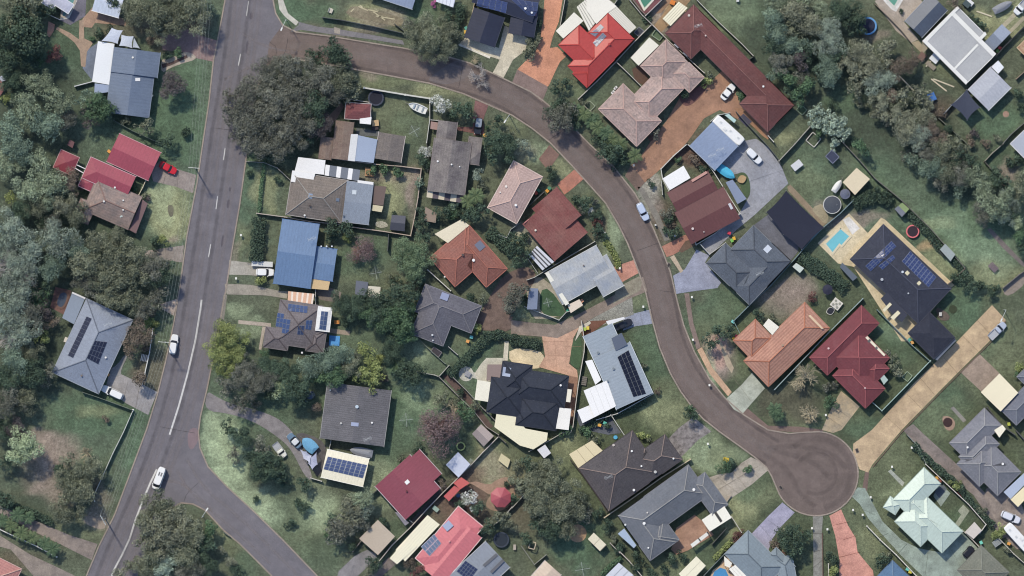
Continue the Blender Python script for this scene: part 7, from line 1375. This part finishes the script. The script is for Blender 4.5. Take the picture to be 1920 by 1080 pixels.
# ================================================================ trees
TR = """45 12 40 olive;50 68 50 dark;12 60 35 dark;15 110 30 dark;88 20 20 dark;60 112 26 dark;105 100 18 red;78 112 15 green;25 150 24 dark;75 158 30 gum;108 190 34 gum;55 205 34 gum;88 235 34 bluegreen;22 245 34 bluegreen;125 222 25 slate;160 188 18 bluegreen;12 188 14 lime;35 180 16 dark;187 204 28 green;190 212 22 dark;167 225 20 purple;323 160 27 purple;256 28 30 olive;295 20 36 olive;330 14 30 olive;330 45 30 olive;366 25 36 olive;300 55 26 olive;395 15 16 bluegreen;280 75 14 brown;335 97 11 green;312 103 10 dark;185 66 12 dark;172 72 6 green;208 60 10 dark;270 235 20 olive;240 222 12 olive;315 265 18 dark;345 250 12 dark;60 15 16 bluegreen;215 2 16 dark
40 282 34 bluegreen;20 310 28 gum;80 318 34 gum;55 350 34 gum;98 355 34 gum;128 340 26 brown;120 385 28 tan;25 375 17 lime;15 395 16 olive;42 400 24 dark;145 400 26 olive;150 350 14 purple;75 385 26 olive;100 420 24 slate;20 430 40 grey;60 460 36 grey;120 450 38 grey;150 475 30 bluegreen;85 420 18 dark;100 500 30 bluegreen;185 455 30 olive;220 445 26 olive;170 495 34 olive;215 490 36 olive;255 480 32 olive;240 525 34 olive;200 530 32 olive;290 500 30 slate;305 515 28 dark;158 528 24 slate;290 455 12 dark;310 448 13 lime;252 356 8 green;270 368 9 olive;278 372 7 purple;20 495 44 whitetwig;62 515 40 whitetwig;10 470 30 grey;45 500 34 grey;80 540 20 dark
30 545 40 grey;18 590 36 grey;60 585 34 slate;72 562 20 green;25 640 38 whitetwig;45 620 36 grey;75 625 14 brown;60 660 24 olive;82 640 16 lime;30 680 32 bluegreen;12 715 34 dark;60 700 30 dark;90 700 22 slate;15 760 34 slate;45 755 26 olive;98 603 16 brown;90 585 20 purple;180 535 26 slate;215 560 28 olive;250 565 28 olive;275 572 26 slate;295 560 22 slate;288 585 12 brown;262 588 12 olive;278 600 14 lime;290 606 10 lime;262 628 28 brown;245 655 18 brown;272 655 10 brown;265 702 22 brown;10 800 26 dark;225 600 10 dark;30 805 24 purple;200 785 8 brown
45 838 34 pale;10 860 22 dark;130 870 20 olive;150 890 26 olive;175 880 24 olive;130 905 26 olive;155 925 32 olive;125 940 22 olive;170 910 22 olive;120 960 24 olive;150 960 18 olive;115 880 12 dark;10 935 20 dark;165 850 16 bare;5 975 14 palm2;22 985 14 palm;42 1000 16 palm;62 1008 14 palm;85 1018 14 palm2;100 1028 16 palm2;35 965 16 palm2;55 970 14 palm2;300 945 30 olive;275 970 24 olive;325 960 26 olive;295 985 38 tan;345 975 30 tan;320 1010 36 tan;365 1000 30 olive;395 995 22 green;270 1000 22 olive;350 1040 32 olive;290 1035 28 olive;390 1025 22 dark;315 1062 26 silver;275 1065 24 olive;360 1065 28 slate;225 1075 18 tan;415 1032 12 tan;430 1052 13 tan;445 1070 14 dark;390 1060 24 dark;250 1062 18 olive
425 630 28 lime;408 655 24 lime;440 665 24 lime;420 685 24 lime;455 640 16 lime;420 615 18 olive;470 690 26 slate;450 715 28 slate;475 725 26 slate;495 690 24 dark;425 720 20 slate;455 755 22 slate;480 760 14 slate;500 710 26 slate;520 690 24 dark;545 700 26 dark;500 668 16 green;580 690 26 bluegreen;610 680 28 bluegreen;640 665 28 bluegreen;630 700 26 green;600 710 20 green;655 690 24 olive;555 725 30 dark;570 745 20 dark;525 726 20 pale;505 740 16 dark;670 672 18 olive;690 655 20 lime;700 675 18 lime;690 700 22 lime;706 715 22 lime;712 690 20 lime;716 670 12 lime;740 640 24 dark;735 665 24 dark;755 690 22 dark;770 700 26 dark;742 685 20 palm2;718 710 10 purple;590 765 14 brown;640 570 24 dark;665 575 24 dark;690 560 24 dark;650 600 14 dark;700 590 24 green;725 570 30 dark;755 560 30 dark;720 600 30 dark;745 600 34 green;772 580 20 green;760 625 24 green;735 620 22 dark;780 545 22 dark;745 548 16 olive;742 528 14 dark;733 520 10 olive
820 800 46 redtwig;806 800 30 redtwig;845 800 30 redtwig;830 750 16 olive;850 765 18 bare;858 752 14 olive;868 775 18 green;885 760 14 olive;865 735 10 dark;430 800 18 dark;455 820 24 dark;480 850 22 dark;440 850 16 slate;505 870 28 dark;490 885 24 dark;525 885 20 dark;535 905 14 dark;490 835 22 slate;520 860 16 dark;570 905 16 dark;570 952 14 dark;560 940 10 dark;545 980 10 dark;482 935 8 dark;655 950 24 tan;680 935 24 gum;672 955 20 tan;690 960 18 grey;665 972 20 tan;640 985 22 slate;625 1000 22 slate;655 990 22 slate;680 980 18 slate;620 975 16 dark;665 1025 11 dark;615 1003 9 green;720 974 11 dark;700 1055 18 dark;690 1068 14 olive;785 840 14 dark;750 860 10 olive;828 905 14 brown;845 930 8 dark;880 938 18 white;895 950 16 dark;865 950 12 dark;935 965 20 olive;915 985 16 dark;950 985 16 olive;780 1070 16 red;770 1055 14 brown;960 905 8 olive;948 910 7 dark
470 175 32 slate;455 205 34 slate;470 240 34 slate;500 130 28 slate;500 160 30 slate;520 190 34 slate;500 220 34 slate;530 240 32 slate;560 130 34 slate;590 110 22 dark;625 100 28 dark;640 112 22 dark;600 150 34 slate;560 180 34 slate;590 200 34 dark;560 225 34 slate;600 240 26 purple;640 150 30 olive;630 180 26 slate;660 145 22 olive;660 170 20 olive;480 270 30 slate;520 275 30 slate;555 265 26 slate;450 255 20 slate;495 290 16 dark;600 175 26 slate;540 150 28 slate;580 255 16 dark;435 215 22 slate;430 180 16 slate;530 125 24 slate
800 45 26 olive;780 65 28 olive;810 75 32 olive;840 60 28 olive;800 100 24 olive;830 95 26 olive;770 45 16 slate;860 80 14 olive;838 30 14 dark;862 20 14 dark;812 8 7 pink;895 145 20 whitetwig;903 130 16 whitetwig;905 158 15 whitetwig;890 112 10 bare;824 196 20 white;845 215 12 dark;866 208 22 dark;880 218 16 dark;930 227 17 dark;913 238 6 green;930 262 26 dark;950 275 26 dark;925 290 22 dark;960 255 18 olive;980 275 16 grey;955 300 14 dark;798 285 14 white;790 300 14 dark;788 345 12 bluegreen;800 310 12 dark;790 400 14 dark;790 420 16 dark;815 405 14 dark;795 440 18 dark;830 395 16 dark;845 400 14 green;895 330 16 grey;905 345 12 olive;893 368 18 palm;878 378 16 palm;900 400 20 dark;880 405 18 dark;865 400 14 dark;1054 196 16 dark;1035 205 16 dark;1048 225 28 slate;1065 210 22 slate;1045 165 18 dark;1060 158 14 dark;1000 90 16 olive;1008 75 12 olive;995 100 12 olive;1012 45 9 dark;785 530 12 dark;798 558 10 dark
620 425 18 dark;645 430 18 dark;650 440 13 lime;620 445 14 dark;490 528 11 lime;498 520 7 olive;465 325 8 dark;520 335 9 dark;680 472 28 redtwig;670 480 16 redtwig;690 465 16 redtwig;770 465 28 soft;790 480 26 soft;765 495 28 soft;785 510 22 soft;750 480 16 soft;740 400 6 dark;850 385 12 bluegreen;985 445 12 dark;965 455 22 dark;980 475 20 dark;965 490 16 dark;700 318 12 green;720 320 12 green;745 322 12 green;910 475 14 dark;960 560 24 slate;972 545 22 slate;960 580 14 dark;985 560 10 dark;890 612 10 lime;898 618 8 lime;870 570 14 green;900 560 14 olive;885 555 12 dark;1032 322 14 dark;1040 332 12 dark;1098 383 16 dark;1080 372 12 dark;1115 375 10 slate;1118 405 14 dark;1120 432 14 dark;1130 440 10 dark;1122 415 10 red;1108 395 8 white;1085 395 12 slate;1095 215 16 palm;1108 230 14 palm2;1120 240 16 palm;1135 250 16 palm2;1148 262 16 palm;1163 272 16 palm;1190 293 16 palm;1135 290 20 dark;1150 285 22 dark;1140 272 16 dark;1168 300 14 dark;1155 305 12 dark;1080 205 14 palm2;1090 195 10 olive;1080 232 12 dark;1115 222 12 palm2;1120 262 14 dark
1330 140 12 olive;1325 150 11 lime;1390 183 13 green;1394 176 8 dark;1285 170 12 dark;1282 178 10 dark;1228 250 12 slate;1235 240 8 dark;1222 345 8 dark;1320 280 14 red;1300 300 12 brown;1345 240 10 dark;1325 252 8 dark;1255 400 14 slate;1250 412 12 dark;1262 435 14 dark;1248 430 8 dark;1265 422 8 brown;1320 318 10 dark;1272 300 8 green;1295 775 17 dark;1293 768 12 green;1204 687 8 olive;1230 735 8 brown;1345 625 20 dark;1330 640 18 dark;1365 620 16 dark;1420 590 14 dark;1450 600 10 olive;1510 708 28 bare;1502 712 22 bare;1518 776 20 bare;1516 782 14 bare;1552 728 12 slate;1562 722 10 slate;1558 752 14 green;1452 768 16 palm2;1458 778 14 palm2;1668 676 14 olive;1674 690 14 olive;1662 668 12 slate;1680 700 12 tan;1520 556 10 red;1480 1008 26 dark;1505 998 20 dark;1468 1000 14 olive;1490 1028 20 dark;1456 1022 12 brown;1460 1038 12 red;1650 1052 16 dark;1662 1044 10 olive;1568 1050 12 dark;1560 1070 12 lime;1552 1040 8 dark;1788 912 13 lime;1800 918 10 dark;1840 960 10 olive;1876 990 14 lime;1868 1000 12 lime;1888 1030 10 olive;1915 690 14 lime;1908 700 10 green;1855 546 14 dark;1866 540 8 dark;1806 525 16 dark;1820 532 16 dark;1838 540 12 dark;1790 518 12 dark
1450 8 24 gum;1462 25 22 tan;1490 28 28 tan;1515 50 28 tan;1502 12 22 gum;1540 20 24 gum;1550 55 28 grey;1560 80 28 grey;1540 92 22 grey;1450 40 26 bluegreen;1455 62 26 bluegreen;1485 65 22 olive;1575 20 26 dark;1600 25 28 dark;1590 48 22 dark;1610 50 18 dark;1450 88 24 dark;1475 85 24 bluegreen;1500 95 22 bluegreen;1465 118 24 slate;1495 120 22 purple;1515 100 20 dark;1548 118 24 bluegreen;1555 140 26 bluegreen;1530 140 20 dark;1450 132 18 bluegreen;1475 150 22 green;1500 150 20 slate;1510 165 22 green;1500 180 20 green;1480 165 16 dark;1600 100 24 tan;1590 122 24 tan;1618 90 22 tan;1625 115 24 tan;1655 95 22 tan;1640 130 26 tan;1640 152 26 grey;1610 140 22 tan;1605 165 22 tan;1660 150 24 grey;1670 175 20 brown;1690 130 26 brown;1712 110 18 brown;1660 120 22 tan;1580 105 18 olive;1690 180 22 tan;1722 175 22 tan;1735 190 16 tan;1650 190 24 tan;1650 208 18 tan;1640 200 14 tan;1610 198 14 olive;1690 200 22 olive;1680 225 26 tan;1705 230 26 tan;1730 225 24 tan;1740 245 24 brown;1690 250 26 tan;1720 255 26 grey;1755 262 22 brown;1660 222 16 slate;1560 200 14 dark;1530 212 18 silver;1555 222 18 silver;1545 238 16 silver;1575 232 20 silver;1585 250 16 silver;1565 252 16 silver;1528 230 14 silver;1615 276 20 green;1605 262 10 dark;1560 272 12 silver;1535 250 12 green;1570 100 22 dark;1640 170 16 dark;1760 215 12 brown
1735 285 26 slate;1765 290 26 olive;1790 275 22 olive;1745 315 28 bluegreen;1715 305 20 bluegreen;1775 320 26 olive;1795 300 22 dark;1760 340 22 slate;1800 330 24 slate;1820 310 20 dark;1825 330 26 gum;1835 350 24 gum;1800 350 20 bluegreen;1860 330 20 dark;1875 345 22 dark;1865 380 34 gum;1845 395 26 slate;1885 385 26 grey;1880 410 22 grey;1900 420 18 pale;1900 395 20 dark;1905 365 22 olive;1915 340 20 olive;1840 410 18 slate;1890 310 12 dark;1905 300 12 dark;1700 290 14 slate;1870 260 10 olive;1845 270 10 brown;1820 265 12 brown;1825 250 10 purple;1910 440 20 green;1915 465 16 dark;1730 270 20 grey;1780 245 12 dark;1805 190 8 dark;1780 50 10 olive;1822 38 14 dark;1835 50 12 dark;1790 8 16 brown;1908 180 12 dark;1915 200 12 dark;1690 20 6 dark;1612 375 14 dark;1640 358 14 dark;1660 372 14 dark;1500 5 18 gum
1005 895 26 olive;1035 880 24 olive;1010 925 30 olive;1040 915 30 olive;1070 930 28 olive;1020 955 30 olive;1050 955 30 olive;1080 955 26 olive;1000 945 24 olive;980 905 22 olive;1060 985 24 olive;1035 990 26 dark;1090 970 18 slate;1010 985 20 dark;990 870 18 dark;1015 865 14 olive;1090 940 16 olive;1100 955 14 slate;1140 985 14 dark;1120 960 14 dark;1150 1010 10 olive;1165 1022 10 dark;1155 1030 10 dark;1190 1042 10 dark;1230 1078 12 dark;1258 1050 12 dark;1245 1062 10 dark;1280 1042 10 dark;1195 1060 12 dark;1118 824 14 olive;1100 812 12 green;1062 805 14 green;1140 800 8 dark;970 875 14 olive;1400 880 10 green;1358 878 14 green;1370 870 10 dark;1205 815 10 lime;1215 822 8 olive;1385 1000 8 red;1378 1008 10 red;985 1010 14 dark;1218 1068 9 dark;985 920 18 slate;1000 965 18 olive;960 935 12 dark"""
tr_items = [s.split() for s in TR.replace('\n', ';').split(';') if s.strip()]
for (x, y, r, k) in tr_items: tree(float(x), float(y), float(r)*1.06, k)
# ================================================================ labels for the many trees, bins and fences: nearest thing they stand beside
LM = [(256,150,'steel blue top left roof'),(262,295,'raspberry red garage'),(205,315,'red hip roof'),(215,380,'mottled pink tiled roof'),(132,303,'small red pyramid roof'),(175,650,'slate blue solar house'),(598,370,'brown grey hip tiled house'),(675,380,'flat blue grey extension'),(630,265,'tan tiled old roof'),(735,280,'brown gabled outbuilding'),(850,300,'weathered dark tiled house'),(565,475,'bright blue house'),(560,610,'five array solar house'),(608,598,'white sunroom'),(668,775,'large corrugated roof'),(648,877,'cream solar garage'),(768,912,'raspberry metal roof'),(708,1007,'tan double carport'),(840,1010,'salmon pink house'),(890,1060,'striped bottom edge roof'),(938,932,'faded red gazebo'),(905,816,'grey beige gabled shed'),(840,590,'mauve slate roof'),(880,480,'terracotta house'),(960,360,'pale pink tiled house'),(1045,425,'dark red tiled house'),(1090,515,'weathered blue grey roof'),(1125,90,'scarlet roof'),(1220,170,'pink speckled L house'),(1370,110,'long maroon tiled roof'),(1340,272,'blue grey garage'),(1315,390,'deep maroon metal house'),(1410,495,'slate hip house'),(1490,410,'black shade cloth'),(1690,520,'charcoal solar house'),(1765,640,'black garage'),(1585,450,'turquoise pool'),(1460,645,'orange clay house'),(1590,670,'crimson tiled house'),(1155,700,'silver ribbed house'),(990,745,'navy hip roof'),(1180,880,'chocolate tiled house'),(1260,960,'grey U shaped house'),(1430,1040,'bottom edge blue hip roof'),(1735,960,'mint green house'),(1850,850,'grey many hipped house'),(1872,735,'cream square carport'),(1795,95,'white bordered grey roof'),(1740,40,'dark blue gabled shed'),(1855,170,'silver two tone shed'),(1605,340,'cream creek shed'),(1780,472,'pale grey shed'),(1690,393,'lime and grey shed'),(940,60,'navy top edge house'),(735,5,'top edge blue metal roof'),(1530,888,'cul-de-sac bulb'),(294,897,'junction delivery van'),(327,645,'white wagon at the kerb'),(1205,397,'parked silver blue hatchback'),(1627,49,'blue rimmed trampoline'),(1711,434,'pink rimmed trampoline'),(20,1055,'salmon corner roof'),(205,8,'white corrugated outbuilding'),(783,203,'white runabout boat'),(1090,1067,'bottom clothes hoist'),(1875,620,'silver loaded ute'),(1660,1080,'steel blue bottom roof'),(1870,1050,'olive grey tiled roof'),(1862,500,'grey picnic table'),(1747,182,'crumpled blue tarp')]
DIRS = ['right of', 'below right of', 'below', 'below left of', 'left of', 'above left of', 'above', 'above right of']
SHORT = {'leafless reddish twiggy tree': 'red twiggy tree'}
ORD = ['closest', 'second closest', 'third closest', 'fourth closest', 'fifth closest', 'sixth closest', 'seventh closest', 'eighth closest', 'ninth closest', 'tenth closest']
def where(x, y):
    d, lx, ly, n = min(((x-a)**2+(y-b)**2, a, b, n) for a, b, n in LM)
    k = int(round(math.degrees(math.atan2(y-ly, x-lx))/45)) % 8
    return DIRS[k] + ' the ' + n, math.sqrt(d)
def assign(items, group):       # items: (obj, x, y, adjective+kind)
    d = {}
    for o, x, y, desc in items:
        w, dd = where(x, y); d.setdefault(desc + ' ' + w, []).append((dd, o))
    for lab, L in d.items():
        L.sort(key=lambda t: t[0])
        for k, (dd, o) in enumerate(L):
            if len(L) > 1 and len(lab.split()) > 12: lab = lab.replace('small pale yellow', 'small yellow').replace('small pale grey', 'small grey').replace('tan leaved gum', 'tan gum').replace('broad ', 'big ').replace('small ', '')
            o['label'] = lab if len(L) == 1 else lab + ', ' + (ORD[k] if k < 10 else 'farther') + ' to it'
            if len(o['label'].split()) > 16: o['label'] = o['label'].replace(' the ', ' ')
            if group: o['group'] = group
its = []
for o, x, y, r, kind, nm, label in TREES:
    if kind == 'bare': ds = 'leafless tan twiggy tree'
    elif kind == 'whitetwig': ds = 'leafless pale grey tree'
    elif kind == 'redtwig': ds = 'leafless reddish twiggy tree'
    elif kind == 'palm': ds = 'light green palm'
    elif kind == 'palm2': ds = 'dull green palm'
    else:
        ds = KINDS[kind][2]
        if r < 15: ds = 'small ' + ds.replace(' tree', ' bush').replace('shrub', 'bush')
        elif r > 30: ds = 'broad ' + ds
    o['category'] = 'shrub' if nm == 'shrub' else 'tree'
    its.append((o, x, y, ds))
assign(its, 'garden and bushland trees')
n0 = len(ALL)
for (x, y, c, nm) in BN: bin_('', x, y, c, rot=random.uniform(0, 90))
assign([(a[0], a[1], a[2], nm[3] + ' lidded bin') for a, nm in zip(ALL[n0:], BN)], 'wheelie bins')
assign([(o, p[len(p)//2][0], p[len(p)//2][1], k) for o, p, k in FENCES], 'yard fences')
